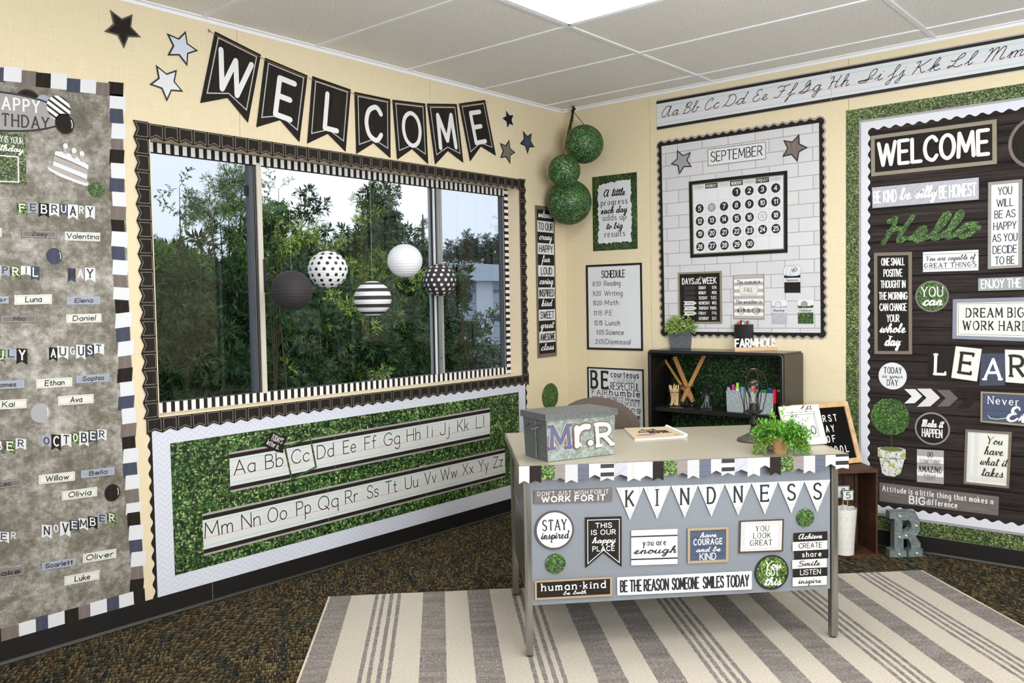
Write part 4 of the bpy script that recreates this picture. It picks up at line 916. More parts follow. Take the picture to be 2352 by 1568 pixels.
# ---- paper lanterns hanging in the window
def lantern(x, y, rpx, kind, label):
    c = L(x, y, -.004); r = rpx*((c-CAM).dot(_F))/FPX*.985
    paper = dict(black=mat('lantern_black', (46, 42, 44), .75), white=mat('lantern_white', (218, 220, 226), .8, Transmission_Weight=0)).get('black' if kind in ('black', 'bdots') else 'white')
    e = empty('paper_lantern', c, label, 'lantern', 'paper lanterns hanging in the window')
    B = MB(); rows = []; n = 40; m_ = 66
    B_ = MB()
    dk = mat('lantern_black', (46, 42, 44), .75)
    def P(th, ph, k=1):
        rr = r*k*(1-.013*abs(math.cos(th*19))**3)
        return c+Vector((rr*math.sin(th)*math.cos(ph), rr*math.sin(th)*math.sin(ph), rr*math.cos(th)*.96))
    t0, t1 = .2, PI-.2
    for i in range(m_): 
        th0, th1 = t0+(t1-t0)*i/m_, t0+(t1-t0)*(i+1)/m_
        mm = paper
        if kind == 'stripes': mm = dk if ((th0+th1)/2-.2) % .47 > .27 else paper
        B.grid([[P(th0, 2*PI*j/n) for j in range(n)], [P(th1, 2*PI*j/n) for j in range(n)]], mm, True)
    B.build('shade', e, smooth=True)
    for th in (t0, t1):
        B = MB(); q = [P(th, 2*PI*j/20) for j in range(21)]; B.tube(q, .0012, mat('wire', (90, 90, 92), .4, .8), 5, False)
        B.build('wire_ring', e)
    if 'dots' in kind:
        B = MB(); ink = INKW if kind == 'bdots' else INK; dr = r*.092 if kind == 'bdots' else r*.088; k = 0
        for i in range(9):
            th = .34+i*(PI-.68)/8; cnt = max(5, int(round(15*math.sin(th))))
            for j in range(cnt):
                ph = 2*PI*(j+.5*(i % 2))/cnt; cc = P(th, ph, 1.0); nn = (cc-c).normalized(); a = nn.cross(Zv).normalized(); b = nn.cross(a)
                B.face([c+(cc+a*dr*math.cos(2*PI*q/10)+b*dr*math.sin(2*PI*q/10)-c).normalized()*r*1.006*(1-.038*nn.z*nn.z) for q in range(10)][::-1], ink)
        tag(B.build('printed_dots', e), kind='stuff')
    B = MB(); B.tube([c+Zv*r*.94, Vector((c.x, c.y, WZ1))], .00045, mat('thread', (210, 214, 216), .5), 4); B.build('thread', e)
lantern(670, 666, 48, 'black', 'plain black round paper lantern, leftmost in the window')
lantern(753, 619, 46, 'dots', 'white round paper lantern with black dots')
lantern(856, 686, 43.5, 'stripes', 'black and white striped round paper lantern, lowest of the five')
lantern(930, 599, 41, 'white', 'plain white round paper lantern')
lantern(1010, 643, 39, 'bdots', 'black round paper lantern with white dots in front of the window mullion')
# ---- boxwood-print balls in the corner
BB3 = boxwood('boxwood_ball', .010, (40, 104, 34), (92, 168, 74), (190, 236, 160), 'Object', .55, '3D')
def ball(c, r, label, tie):
    e = empty('boxwood_ball', c, label, 'ball', 'green leafy balls hanging in the corner')
    B = MB(); n = 40
    rows = [[Vector(c)+Vector((r*math.sin(th)*math.cos(2*PI*j/n), r*math.sin(th)*math.sin(2*PI*j/n), r*math.cos(th))) for j in range(n)] for th in [PI*(i+.0001)/28 for i in range(29)]]
    for i in range(28):
        rows[i] = [Vector(c)+(p-Vector(c))*(1+.004*(i % 2)) for p in rows[i]]
    B.grid(rows, BB3, True); B.build('shell', e, smooth=True)
    TIES.append((Vector(c)+Zv*r*1.01, tie)); return e
TIES = []; K0 = Vector((.135, -.06, CH-.035))
def bc(x, y, yy): return R(x, y, -yy)
ball(bc(1342, 331, -.16), .1215, 'green leafy ball, top one of three in the corner', K0)
ball(bc(1296, 392, -.33), .1005, 'green leafy ball, smallest and middle of three in the corner', K0+Vector((.0, -.01, 0)))
ball(bc(1307, 464, -.16), .1455, 'green leafy ball, largest and lowest of three in the corner', K0+Vector((-.01, 0, 0)))
rb = mat('black_ribbon', (16, 15, 15), .5); e = empty('ribbon_knot', K0, 'black ribbon knot and tails hanging from the ceiling bar in the corner', 'ribbon')
B = MB(); B.tube([K0+Vector((0, 0, .035)), K0+Vector((.004, 0, .02)), K0], [.006, .009, .007], rb, 8)
for dx, dz, s in ((.022, .012, .013), (-.012, .004, .01)): B.tube([K0, K0+Vector((dx*.5, -.004, dz*1.6)), K0+Vector((dx, -.006, dz))], [s*.5, s, s*.4], rb, 8)
B.build('bow', e)
for a, b in TIES:
    B = MB(); B.tube([a, b], .0022, rb, 5); B.build('ribbon', e)
for dx, dy, ln in ((-.045, -.02, .17), (-.03, -.02, .15), (-.012, -.03, .16), (.03, -.05, .1)):
    B = MB(); B.tube([K0, K0+Vector((dx*.5, dy*.5, -ln*.5)), K0+Vector((dx, dy, -ln))], [.006, .004, .0012], rb, 5); B.build('ribbon_tail', e)
# ================================================================ RIGHT WALL
FR = mat('frame_black', (26, 24, 22), .6, spec=.2)
# ---- "A little progress" poster with torn-paper centre
S = Sheet('R', [(1361, 407), (1463, 395), (1465, 571), (1363, 577)])
random.seed(3); n = 22
torn = []
for k in range(n): torn.append((.14+.72*k/n, .1+random.uniform(-.012, .012)))
for k in range(n): torn.append((.87+random.uniform(-.02, .02), .1+.78*k/n))
for k in range(n): torn.append((.87-.73*k/n, .885+random.uniform(-.012, .012)+.03*(1-k/n)))
for k in range(n): torn.append((.13+random.uniform(-.02, .02), .885-.78*k/n))
sign('R', S, 'poster', 'boxwood-bordered poster reading A little progress each day', 'poster', boxwood('boxwood_poster', .0085, (22, 44, 14), (66, 110, 44), (158, 190, 112)), [
 ('p', torn, WHITE), ('t', 'A little', .26, .72, .74, .81, 'scriptb', INK), ('t', 'progress', .2, .605, .79, .68, (.13, 0, 1, 0, .3, 3.6), INK), ('t', 'each day', .19, .495, .78, .58, 'scriptb', INK),
 ('t', 'adds up', .24, .40, .76, .475, (.11, 0, 1, 0, .4, 3.6), INK), ('t', 'to big', .31, .285, .68, .365, 'scriptb', INK), ('t', 'results', .28, .18, .73, .26, (.11, 0, 1, 0, .4, 3.6), INK)])
# ---- schedule
S = Sheet('R', [(1347, 609), (1475, 603), (1478, 805), (1350, 802)])
rows_ = [('8:50', 'Reading', .155, .62), ('9:20', 'Writing', .155, .655), ('10:20', 'Math', .155, .585), ('11:15', 'P.E.', .165, .49), ('12:15', 'Lunch', .165, .61), ('1:05', 'Science', .2, .67), ('2:05', 'Dismissal', .185, .79)]
tx = [(.24, .67), (.24, .67), (.15, .54)]
els = [('f', .003, GRAYL, .012), ('t', 'SCHEDULE', .29, .845, .70, .925, 'tallb', INK)]
vy = [.75, .635, .525, .405, .29, .18, .07]
xs_ = [(.12, .265, .33, .62), (.12, .265, .33, .655), (.12, .28, .335, .58), (.13, .28, .345, .48), (.14, .285, .345, .6), (.175, .31, .345, .665), (.155, .315, .34, .78)]
for (a, b, _, _), v, (x0, x1, x2, x3) in zip(rows_, vy, xs_):
    els += [('t', a, x0, v, x1, v+.052, 'hand', INK), ('t', b, x2, v, x3, v+.056, 'hand', INK)]
sign('R', S, 'schedule_board', 'white SCHEDULE chart in a thin black frame between two posters', 'chart', WHITE, els, frame=(.012, FR, .004))
# ---- BE courteous poster
A_, B_ = R(1350, 842), R(1479, 848); zb_ = A_.z-.44
S = Sheet('R', [A_, B_, Vector((B_.x+.004, 0, zb_)), Vector((A_.x+.004, 0, zb_))])
hh = A_.z-zb_; V = lambda d: 1-d/hh
els = [('t', 'BE', .07, V(.135), .37, V(.028), (.17, 0, 1, 0, .2, 5), INK), ('t', 'courteous', .43, V(.058), .91, V(.020), 'slabb', INK), ('t', 'YOURSELF', .47, V(.088), .87, V(.064), 'roman', GREYP), ('t', 'RESPECTFUL', .42, V(.14), .92, V(.094), 'tall', INK),
 ('t', 'FAIR', .08, V(.18), .36, V(.148), 'slab', INK), ('t', 'humble', .40, V(.178), .93, V(.14), 'slabb', INK), ('t', 'HONEST', .36, V(.212), .64, V(.188), 'slab', INK), ('t', 'Warm', .66, V(.208), .93, V(.186), 'scriptb', INK), ('t', 'KIND', .08, V(.215), .3, V(.19), 'bold', INK),
 ('t', 'SWEET', .6, V(.238), .93, V(.216), 'slab', INK), ('t', 'caring', .1, V(.25), .5, V(.225), 'slab', INK), ('t', 'loving', .5, V(.272), .93, V(.246), 'slabb', INK), ('t', 'nice', .66, V(.315), .93, V(.285), 'scriptb', INK), ('t', 'POLITE', .5, V(.35), .93, V(.325), 'bold', INK), ('t', 'BRAVE', .1, V(.33), .45, V(.29), 'bold', INK)]
sign('R', S, 'poster', 'white BE courteous word poster behind the brown chair', 'poster', WHITE, els, frame=(.009, FR, .004))
# ---- cursive alphabet strip above the boards
a0, a1, b0, b1 = R(1508.5, 231), R(2352, 77), R(1509.5, 299.5), R(2352, 161)
ext = 1.62
def exl(p, q, t): return p+(q-p)*t
c_ = [a0, exl(a0, a1, ext), exl(b0, b1, ext), b0]
xs_ = [(1519, 1559), (1567, 1604), (1617, 1651), (1660, 1712), (1727, 1763), (1776, 1825), (1834, 1886), (1900, 1950), (1970, 2026), (2038, 2077), (2092, 2158), (2175, 2233), (2258, 2352), (2372, 2450)]
alphabet(c_, ['Aa', 'Bb', 'Cc', 'Dd', 'Ee', 'Ff', 'Gg', 'Hh', 'Ii', 'Jj', 'Kk', 'Ll', 'Mm', 'Nn'], 'long white cursive alphabet strip high on the wall over both boards',
    row(xs_, 1508, 271, 2352, 124), (.066, 1, 0, .35, 0, 0), 'R', .003, .24, .60)

# ---- calendar bulletin board
brick = mat('paper_brick', (214, 214, 216), .5); g = NG(brick)
g.co = g.map(g.co, loc=(.035, .02, 0))
br = g.n('TexBrick', {'Vector': g.co, 'Color1': srgb((204, 204, 207)), 'Color2': srgb((197, 196, 200)), 'Mortar': srgb((138, 134, 132)), 'Scale': 1., 'Mortar Size': .0017, 'Mortar Smooth': 0., 'Bias': 0., 'Brick Width': .166, 'Row Height': .0762})
g.out(br.outputs[0])
S0 = Sheet('R', [(1519, 336), (1883, 281), (1887, 765), (1528, 761)], .0015)
e_b = Sheet('R', [(1513, 325), (1893, 267), (1899, 777), (1522, 774)], .001)
B = MB(); e_b.card(B, RECT, brick, .001); tag(B.build('backing_paper'), 'white brick-print paper behind the calendar', 'backing paper')
def scalloped_frame(q_in, wd, amp, pitch, m_, rim, label, group, pl='R', off=.003, inward=False, rimm=.0105):
    """four die-cut strips, wavy on the outside (or inside) edge"""
    S = Sheet(pl, q_in, off); N, U = PLANES[pl]
    cs = [S.TL, S.TR, S.BR, S.BL]; nm = ['top', 'right', 'bottom', 'left']; out = []
    cen = sum(cs, Vector())/4
    for k in range(4):
        a, b = cs[k], cs[(k+1) % 4]; e = (b-a).normalized(); o_ = N.cross(e); o_ = o_ if o_.dot((a+b)/2-cen) > 0 else -o_
        if inward: o_ = -o_
        ln = (b-a).length
        st, en = (-wd, ln+wd) if not inward else (0, ln)
        n_ = max(2, int(round((en-st)/pitch)))
        def edge(extra):
            r_ = []
            for i in range(n_*8+1):
                t_ = i/(n_*8); x_ = st+(en-st)*t_; r_.append((x_, wd+amp*(.5-.5*math.cos(2*PI*n_*t_))*1.0+extra))
            return r_
        f = lambda x_, y_, z_: a+e*x_+o_*y_+N*z_
        o = None
        for (ex, mm, zz, tt, nme) in ((0, rim, off+k*6e-5, .0012, 'rim'), (-rimm, m_, off+.0015+k*6e-5, .0004, 'face')):
            if mm is None: continue
            P = [f(st-ex*0, 0, zz)]+[f(x_, y_, zz) for x_, y_ in edge(ex)]+[f(en, 0, zz)]
            nn = (P[1]-P[0]).cross(P[2]-P[1])
            if nn.dot(N) < 0: P = P[::-1]
            B = MB(); B.prism(P, N*tt, mm, None, [((p-a).dot(e), p.z) for p in P])
            if o is None: o = tag(B.build('scalloped_border'), label % nm[k], 'border', group)
            else: B.build('printed_face', o)
        out.append(o)
    return out
scalloped_frame([(1520, 336), (1882, 282), (1886, 764), (1528, 761)], .0265, .0115, .0505, BLACKP, mat('scallop_grey', (152, 146, 142), .5), 'black scalloped border strip with a grey wavy edge, %s side of the calendar board', 'scalloped borders of the calendar board')
star('R', [(1555.8, 344), (1587.7, 349), (1590, 383.4), (1561.4, 401), (1541, 376.5)], mat('star_midgrey', (150, 150, 154), .5), INK, 'grey star with black rim left of SEPTEMBER', .004)
star('R', [(1836.4, 307.6), (1857.3, 339), (1832.6, 372.7), (1797.4, 360.4), (1799.2, 321.6)], GREYW, INK, 'dark grey star with black rim right of SEPTEMBER', .004)
sign('R', Sheet('R', [(1626, 343), (1760, 325.5), (1760, 365), (1627, 382)], .004), 'month_card', 'white SEPTEMBER card in a thin frame above the calendar', 'card', WHITE, [('f', .004, TAUF), ('t', 'SEPTEMBER', .06, .24, .94, .8, (.11, 0, 0, .02, .3, 2.2), INK)])
# calendar
SC = Sheet('R', [(1583.6, 417.3), (1809.4, 391.8), (1810, 580), (1587, 592)], .003); t = .002
B = MB(); SC.card(B, RECT, WHITE, t); cal = tag(B.build('calendar'), 'monthly calendar grid in a black frame on the brick-print board', 'calendar'); SC.t = t
B = MB(); SC.frame(B, .019, FR, t, 0, .003); B.build('frame', cal); B = MB(); SC.frame(B, .006, TAUF, t, .019, .001); B.build('inner_trim', cal)
gx = [.046+.908*i/7 for i in range(8)]; vt, vh = .945, .885; gy = [vh-(vh-.055)*i/5 for i in range(6)]
B = MB(); LN = mat('grid_line', (176, 178, 182), .5)
for x_ in gx[1:-1]: SC.rect(B, x_-.0013, .055, x_+.0013, vt, LN, t+.0003)
for y_ in gy[:-1]: SC.rect(B, .046, y_-.0016, .954, y_+.0016, LN, t+.0003)
B.build('grid_lines', cal)
B = MB()
for i, d in enumerate(['SUNDAY', 'MONDAY', 'TUESDAY', 'WEDNESDAY', 'THURSDAY', 'FRIDAY', 'SATURDAY']):
    dk = i in (1, 3, 5)
    if dk: SC.rect(B, gx[i], vh, gx[i+1], vt, INK, t+.0004)
    text(B, SC, d, gx[i]+.012, vh+.013, gx[i+1]-.012, vt-.012, 'tallb' if dk else 'tall', INKW if dk else GREYP, .0009)
B.build('weekday_names', cal)
day = 0
for r_ in range(5):
    for c in range(7):
        if r_ == 0 and c < 3: continue
        day += 1
        if day > 30: break
        cu, cv = (gx[c]+gx[c+1])/2, (gy[r_]+gy[r_+1])/2
        P = SC.at(cu, cv, t+.0004); a = X*.0265; b = Zv*.0265
        S = Sheet('R', [P-a+b, P+a+b, P+a-b, P-a-b], .0005)
        if day == 6: m1, ln = mat('dot_grey', (150, 148, 148), .5), [('t', 'LABOR', .24, .52, .76, .7, 'tall', INKW), ('t', 'DAY', .34, .28, .66, .46, 'tall', INKW)]; lb = 'round grey date card in place of the 6'
        elif day == 17: m1, ln = WHITE, [('e', .5, .5, .024, .024, WHITE), ('t', 'OPEN', .3, .54, .7, .7, 'tall', GREYP), ('t', 'HOUSE', .28, .3, .72, .46, 'tall', GREYP)]; lb = 'round white date card in place of the 17'
        else:
            tx_ = str(day); wd = .2 if day == 1 else (.3 if day < 10 else (.46 if day in (10, 12, 13, 14, 15, 16, 18, 19, 21) else (.4 if day == 11 else .56)))
            m1, ln = INK, [('t', tx_, .5-wd/2, .28, .5+wd/2, .74, (.2, 0, 0, .05, .15, 2.6), INKW)]; lb = 'round black date card in the %s week, under %s' % (['first', 'second', 'third', 'fourth', 'fifth'][r_], ['SUNDAY', 'MONDAY', 'TUESDAY', 'WEDNESDAY', 'THURSDAY', 'FRIDAY', 'SATURDAY'][c])
        sign('R', S, 'date_card', lb, 'date card', INK if day == 17 else m1, ln, circ(26), 0, .0006, 'round date cards on the calendar')
# days of the week
S = Sheet('R', [(1558.3, 626), (1658, 622), (1659.3, 742.6), (1560, 743)], .003)
els = [('t', 'DAYS', .10, .77, .37, .88, 'bold', INKW), ('t', 'of', .42, .84, .52, .90, 'scriptb', INKW), ('t', 'the', .38, .765, .54, .83, 'scriptb', INKW), ('t', 'WEEK', .57, .77, .88, .88, 'bold', INKW)]
for i, (d, ab) in enumerate([('SUNDAY', 'SUN.'), ('MONDAY', 'MON.'), ('TUESDAY', 'TUES.'), ('WEDNESDAY', 'WED.'), ('THURSDAY', 'THURS.'), ('FRIDAY', 'FRI.'), ('SATURDAY', 'SAT.')]):
    v = .665-i*.0985; els += [('t', d, .48, v, .48+.028*len(d), v+.055, 'tallb', INKW), ('t', ab, .89-.024*len(ab)-.01, v, .89, v+.055, 'tallb', INKW)]
    if i < 6: els.append(('p', [(.12, v-.012), (.36, v-.012), (.435, v+.028), (.36, v+.068), (.12, v+.068), (.16, v+.028)], mat('arrow_dark', (44, 38, 36), .5) if i < 3 else CREAM))
    if 3 <= i < 6: els.append(('t', ['YESTERDAY', 'TODAY IS', 'TOMORROW'][i-3], .19, v+.012, .37, v+.042, 'tall', INK))
sign('R', S, 'weekday_board', 'black DAYS of the WEEK board in a taupe frame', 'board', BLACKP, els, frame=(.011, TAUF, .003))
# season / weather
S = Sheet('R', [(1685, 632), (1756, 628.8), (1756.5, 733), (1686, 732)], .003)
st_ = bands('season_stripes', [(0, (226, 226, 224)), (.5, (172, 166, 166))], PI/2, .0385)
els = [('t', 'The season is', .13, .80, .87, .88, 'roman', INK), ('p', [(.18, .66), (.25, .55), (.75, .55), (.82, .66), (.75, .77), (.25, .77)], CREAM), ('l', [(.18, .66), (.25, .55), (.75, .55), (.82, .66), (.75, .77), (.25, .77)], .0016, INK, True),
 ('t', 'FALL', .36, .615, .63, .705, (.1, 0, 0, .1, .3, 2), INK), ('t', 'The weather is', .09, .355, .92, .43, 'roman', INK), ('e', .255, .19, .0185, .022, INK), ('e', .255, .19, .0165, .020, CREAM), ('e', .745, .19, .0185, .022, INK), ('e', .745, .19, .0165, .020, CREAM),
 ('t', 'WARM', .13, .15, .38, .235, 'tall', INK), ('t', 'CLOUDY', .61, .15, .88, .235, 'tall', INK), ('t', '&', .45, .15, .55, .23, 'slab', INK)]
sign('R', S, 'weather_board', 'grey striped board reading The season is FALL', 'board', st_, els, frame=(.004, TAUF, .002))
# pockets with cards
def pocket(q, m_, txt, label, up):
    S = Sheet('R', q, .004); e = sign('R', S, 'card_pocket', label, 'pocket', m_, [('r', .0, .60, 1, .84, WHITE), ('t', txt, .12, .66, .88, .79, 'marker', INK)], [(0, 0), (1, 0), (1, 1), (.75, .95), (.5, .93), (.25, .95), (0, 1)])
    up(S, e)
def up_season(S, e):
    for k, (cu, rot) in enumerate(((.22, .25), (.42, .1), (.66, -.05))):
        P = [(cu-.3, 1.02), (cu-.26, 1.32), (cu-.14, 1.5), (cu+.16, 1.56), (cu+.36, 1.42), (cu+.38, 1.2), (cu+.22, .9)]
        B = MB(); S.poly(B, P, WHITE, -.0012+.0005*k); S.line(B, P, .0012, INK, -.001+.0005*k, True); S.t = 0
        if k == 2: text(B, S, 'MER', cu-.1, 1.12, cu+.24, 1.34, 'tall', INK, .0003, .5)
        B.build('season_card', e)
def up_circle(m_):
    def u(S, e):
        B = MB(); S.rect(B, 0, .9, 1, 1.28, mat('clear_sleeve', (214, 218, 222), .3), -.0016); B.build('sleeve', e)
        B = MB(); S.ell(B, .42, 1.04, .0185, .0185, INK, -.0012, 24); S.ell(B, .42, 1.04, .0165, .0165, m_, -.0009, 24); S.line(B, [(.3, 1.1), (.5, 1.16)], .0014, GREYP, -.0006); S.line(B, [(.34, 1.03), (.58, 1.1)], .0014, GREYP, -.0006); B.build('round_card', e)
    return u
pocket([(1802, 632), (1839, 631), (1839, 672), (1803, 672)], BLACKP, 'Seasons', 'black pocket labelled Seasons holding a fan of white cards', up_season)
pocket([(1773, 701), (1808, 701), (1808, 743), (1773.5, 743)], LILAC, 'Weather', 'grey-blue pocket labelled Weather', up_circle(WHITE))
pocket([(1833, 701), (1868.5, 700), (1869, 743), (1834, 743)], BOX_C, 'Holidays', 'green leafy pocket labelled Holidays', up_circle(mat('dot_grey', (150, 148, 148), .5)))

# ---- big motivational board
gx0 = R(1943.5, 600).x; S = Sheet('R', [Vector((gx0, 0, 2.308)), Vector((4.1, 0, 2.308)), Vector((4.1, 0, .0895)), Vector((gx0, 0, .0895))], .0012)
B = MB(); S.card(B, RECT, BOX_S, .001); tag(B.build('backing_paper'), 'small-leaf boxwood print paper around the dark wood board', 'backing paper')
bx0, bz1, bz0 = R(1979, 400).x, 2.232, R(2118, 1191.7).z
dw = mat('paper_darkwood', (48, 42, 40), .75, spec=.12); g = NG(dw)
n1 = g.noise(1, g.map(g.co, (2.5, 70, 1)), 6, .75); n2 = g.noise(1, g.map(g.co, (1.2, 14, 1)), 3, .6)
c = g.mix(g.ramp(n1, [(.35, (0, 0, 0)), (.7, (255, 255, 255))]), srgb((34, 29, 28)), srgb((74, 66, 64)))
c = g.mix(1, c, g.ramp(n2, [(.3, (170, 165, 165)), (.7, (255, 255, 255))]), 'MULTIPLY')
uy = g.n('SeparateXYZ', {0: g.co}).outputs[1]; wob = g.math('MULTIPLY', g.noise(3), .012)
f = g.math('FRACT', g.math('MULTIPLY', g.math('ADD', uy, wob), 1/.088))
g.out(g.mix(g.ramp(f, [(0, (255, 255, 255)), (.025, (255, 255, 255)), (.07, (0, 0, 0)), (.96, (0, 0, 0)), (1, (200, 200, 200))]), c, srgb((10, 8, 8))))
S = Sheet('R', [Vector((bx0+.02, 0, bz1-.02)), Vector((4.0, 0, bz1-.02)), Vector((4.0, 0, bz0+.02)), Vector((bx0+.02, 0, bz0+.02))], .003)
B = MB(); S.card(B, RECT, dw, .0015); tag(B.build('board'), 'large dark wood-plank print board crowded with motivational signs', 'board')
SWH = mat('scallop_white', (206, 207, 216), .5)
scalloped_frame([Vector((bx0, 0, bz1)), Vector((4.02, 0, bz1)), Vector((4.02, 0, bz0)), Vector((bx0, 0, bz0))], .034, .0135, .0565, SWH, None, 'white scalloped border strip, %s side of the dark wood board', 'scalloped borders of the dark wood board', inward=True, off=.0055, rimm=0)
B = MB(); S = Sheet('R', [Vector((bx0-.012, 0, bz1+.012)), Vector((4.03, 0, bz1+.012)), Vector((4.03, 0, bz0-.012)), Vector((bx0-.012, 0, bz0-.012))], .003)
S.frame(B, .03, mat('edge_grey', (158, 154, 160), .5), 0, 0, .0015); tag(B.build('edge_strip'), 'thin grey edge strip framing the white scalloped border', 'border')
o5 = .006
def rs(q, name, label, base, els, **k): return sign('R', Sheet('R', q, o5), name, label, k.pop('cat', 'sign'), base, els, group='signs on the dark wood board', **k)
rs([(2001.8, 313), (2290.4, 274.5), (2291, 376.8), (2002.9, 405.8)], 'welcome_sign', 'large black WELCOME sign in a taupe frame at the top of the dark wood board', BLACKH, [('t', 'WELCOME', .065, .25, .935, .79, (.16, 0, 0, 0, 0, 2.6), INKW)], frame=(.019, TAUF, .005))
rs([(2003.7, 431), (2248.9, 407.7), (2248.9, 458), (2005, 478)], 'motto_strip', 'grey sign reading BE KIND be silly BE HONEST', LILAC, [('t', 'BE KIND', .02, .24, .24, .78, 'tallb', INKW), ('t', 'be silly', .27, .3, .62, .82, 'scriptb', INKW), ('t', 'BE HONEST', .65, .2, .975, .76, 'tallb', INKW)])
# boxwood script hello
S = Sheet('R', [(2013, 500), (2248, 478), (2248, 548), (2013, 566)], o5); S.t = 0
he = empty('hello_cutout', S.at(.5, 0), 'green leafy script cutout reading hello', 'cutout', 'signs on the dark wood board')
B = MB(); S.t = .002; text(B, S, 'Hello', .04, .1, .97, .92, (.20, 1, 0, .3, 0, 0), BOX_C, 0); B.build('lettering', he)
rs([(2270.8, 419), (2348.8, 411.7), (2348, 614), (2270, 618)], 'quote_sign', 'tall white sign reading YOU WILL BE AS HAPPY AS YOU DECIDE TO BE', WHITE, [('t', a, .5-w_/2, v, .5+w_/2, v+.085, 'tall', INK) for a, w_, v in
  (('YOU', .4, .845), ('WILL', .48, .71), ('BE AS', .6, .58), ('HAPPY', .66, .445), ('AS YOU', .72, .31), ('DECIDE', .7, .175), ('TO BE', .56, .05))], frame=(.013, mat('frame_grey', (138, 136, 132), .5), .005))
S = sheet_c('R', 2386, 326, .25, .25, o5); B = MB(); S.card(B, circ(48), GREYW, .0016); S.poly(B, [(.5+(u-.5)*.88, .5+(v-.5)*.88) for u, v in circ(48)], BLACKP, .002); tag(B.build('round_sign'), 'large round black sign cut off by the right edge of the photo', 'sign', 'signs on the dark wood board')
rs([(2009, 580.6), (2096, 578.4), (2096.5, 813.3), (2010, 812.6)], 'quote_sign', 'tall black sign reading ONE SMALL POSITIVE THOUGHT IN THE MORNING CAN CHANGE YOUR whole day', BLACKP, [('t', a, .5-w_/2, v, .5+w_/2, v+.068, 'tallb', INKW) for a, w_, v in
  (('ONE SMALL', .6, .875), ('POSITIVE', .48, .765), ('THOUGHT IN', .64, .655), ('THE MORNING', .74, .54), ('CAN CHANGE', .7, .43), ('YOUR', .32, .32))]+[('t', 'whole', .14, .215, .82, .30, 'scriptb', INKW), ('t', 'day', .27, .085, .68, .18, 'scriptb', INKW)], frame=(.0165, mat('frame_brown', (116, 104, 92), .5), .005))
rs([(2120.8, 579), (2248.3, 573.4), (2248.3, 620.7), (2120.8, 624.6)], 'motto_strip', 'white striped sign reading You are capable of GREAT THINGS', WHITE, [('r', 0, .86, 1, .875, INK), ('r', 0, .13, 1, .145, INK), ('t', 'You are capable of', .05, .55, .94, .8, (.12, 1, 0, .25, .5, 0), INK), ('t', 'GREAT THINGS', .03, .21, .96, .42, 'roman', INK)])
S = sheet_c('R', 2141.4, 680.4, .158, .158, o5)
def rsig(S, name, label, base, els, **k): return sign('R', S, name, label, 'sign', base, els, circ(44), group='signs on the dark wood board', **k)
rsig(S, 'round_sign', 'round green leafy sign reading YOU can', mat('rim_mauve', (116, 104, 104), .5), [('p', [(.5+(u-.5)*.9, .5+(v-.5)*.9) for u, v in circ(40)], BOX_C), ('t', 'YOU', .2, .5, .82, .79, (.13, 0, 1, 0, .3, 3), INKW), ('t', 'can', .22, .22, .8, .52, 'scriptb', INKW)])
rs([(2247.7, 639), (2420, 632.5), (2420, 663), (2247.7, 667.8)], 'motto_strip', 'grey sign reading ENJOY THE, cut off by the right edge of the photo', mat('sign_grey', (146, 150, 152), .5), [('t', 'ENJOY THE', .045, .2, .58, .85, 'tallb', INKW)])
rs([(2190, 687), (2392, 681), (2392, 785), (2189, 777.5)], 'quote_sign', 'white sign reading DREAM BIG WORK HARD in a blue-grey frame', CREAM, [('f', .0015, INK, .025), ('t', 'DREAM BIG', .16, .55, .81, .76, 'roman', INK), ('t', 'WORK HARD', .125, .24, .86, .45, 'roman', INK)], frame=(.018, mat('frame_blue', (128, 132, 146), .5), .005))
for ch, q, m_, ink, lb, bx in (('L', [(2132.8, 800), (2194.6, 801.8), (2188, 874.4), (2131.7, 872)], BLACKP, INKW, 'black letter card L at the start of LEARN', (.3, .7)), ('E', [(2196.3, 794.6), (2256, 801), (2244.9, 875.5), (2185.9, 866.8)], CREAM, INK, 'tilted white letter card E in LEARN', (.28, .72)),
   ('A', [(2255, 811.5), (2309.5, 811.5), (2309, 885), (2250, 885)], NAVY, INKW, 'navy letter card A in LEARN', (.2, .82)), ('R', [(2309, 802.4), (2364, 804), (2363, 881), (2310.6, 877)], CREAM, INK, 'white letter card R in LEARN', (.25, .8)), ('N', [(2366, 800), (2424, 798), (2426, 872), (2368, 878)], NAVYP, INKW, 'letter card N ending LEARN past the edge of the photo', (.22, .8))):
    sign('R', Sheet('R', q, o5+.0012*(ch in 'ER')), 'letter_card', lb, 'letter card', m_, [('t', ch, bx[0], .2, bx[1], .82, (.15, 0, 1, 0, .15, 4), ink)], group='letter cards spelling LEARN')
rsig(sheet_c('R', 2051, 863, .140, .140, o5), 'round_sign', 'round white sign reading TODAY is your DAY', WHITE, [('t', 'TODAY', .2, .6, .82, .82, 'talls', INK), ('t', 'is your', .13, .43, .86, .58, (.12, 1, 0, .2, .3, 0), INK), ('t', 'DAY', .31, .15, .69, .36, 'talls', INK)])
ch_ = empty('chevron_arrow', R(2160, 930, .006), 'row of four chevrons fading from white to black above the navy sign', 'arrow', 'signs on the dark wood board')
for x0, x1, y0, y1, m_ in ((2078, 2119, 893, 926, WHITE), (2107, 2160, 892, 933.5, mat('chev_light', (204, 202, 200), .5)), (2153, 2201, 895, 933.5, mat('chev_mid', (98, 88, 86), .5)), (2199.5, 2246, 892.6, 937, BLACKP)):
    S = Sheet('R', [(x0, y0), (x1, y0), (x1, y1), (x0, y1)], o5); B = MB(); S.card(B, [(0, 0), (.58, .02), (1, .5), (.6, 1), (0, 1), (.42, .5)], m_, .0012); B.build('chevron', ch_)
tp = empty('topiary_cutout', R(2048, 1090, .006), 'flat cutout of a ball topiary in a mossy white pot', 'cutout', 'signs on the dark wood board')
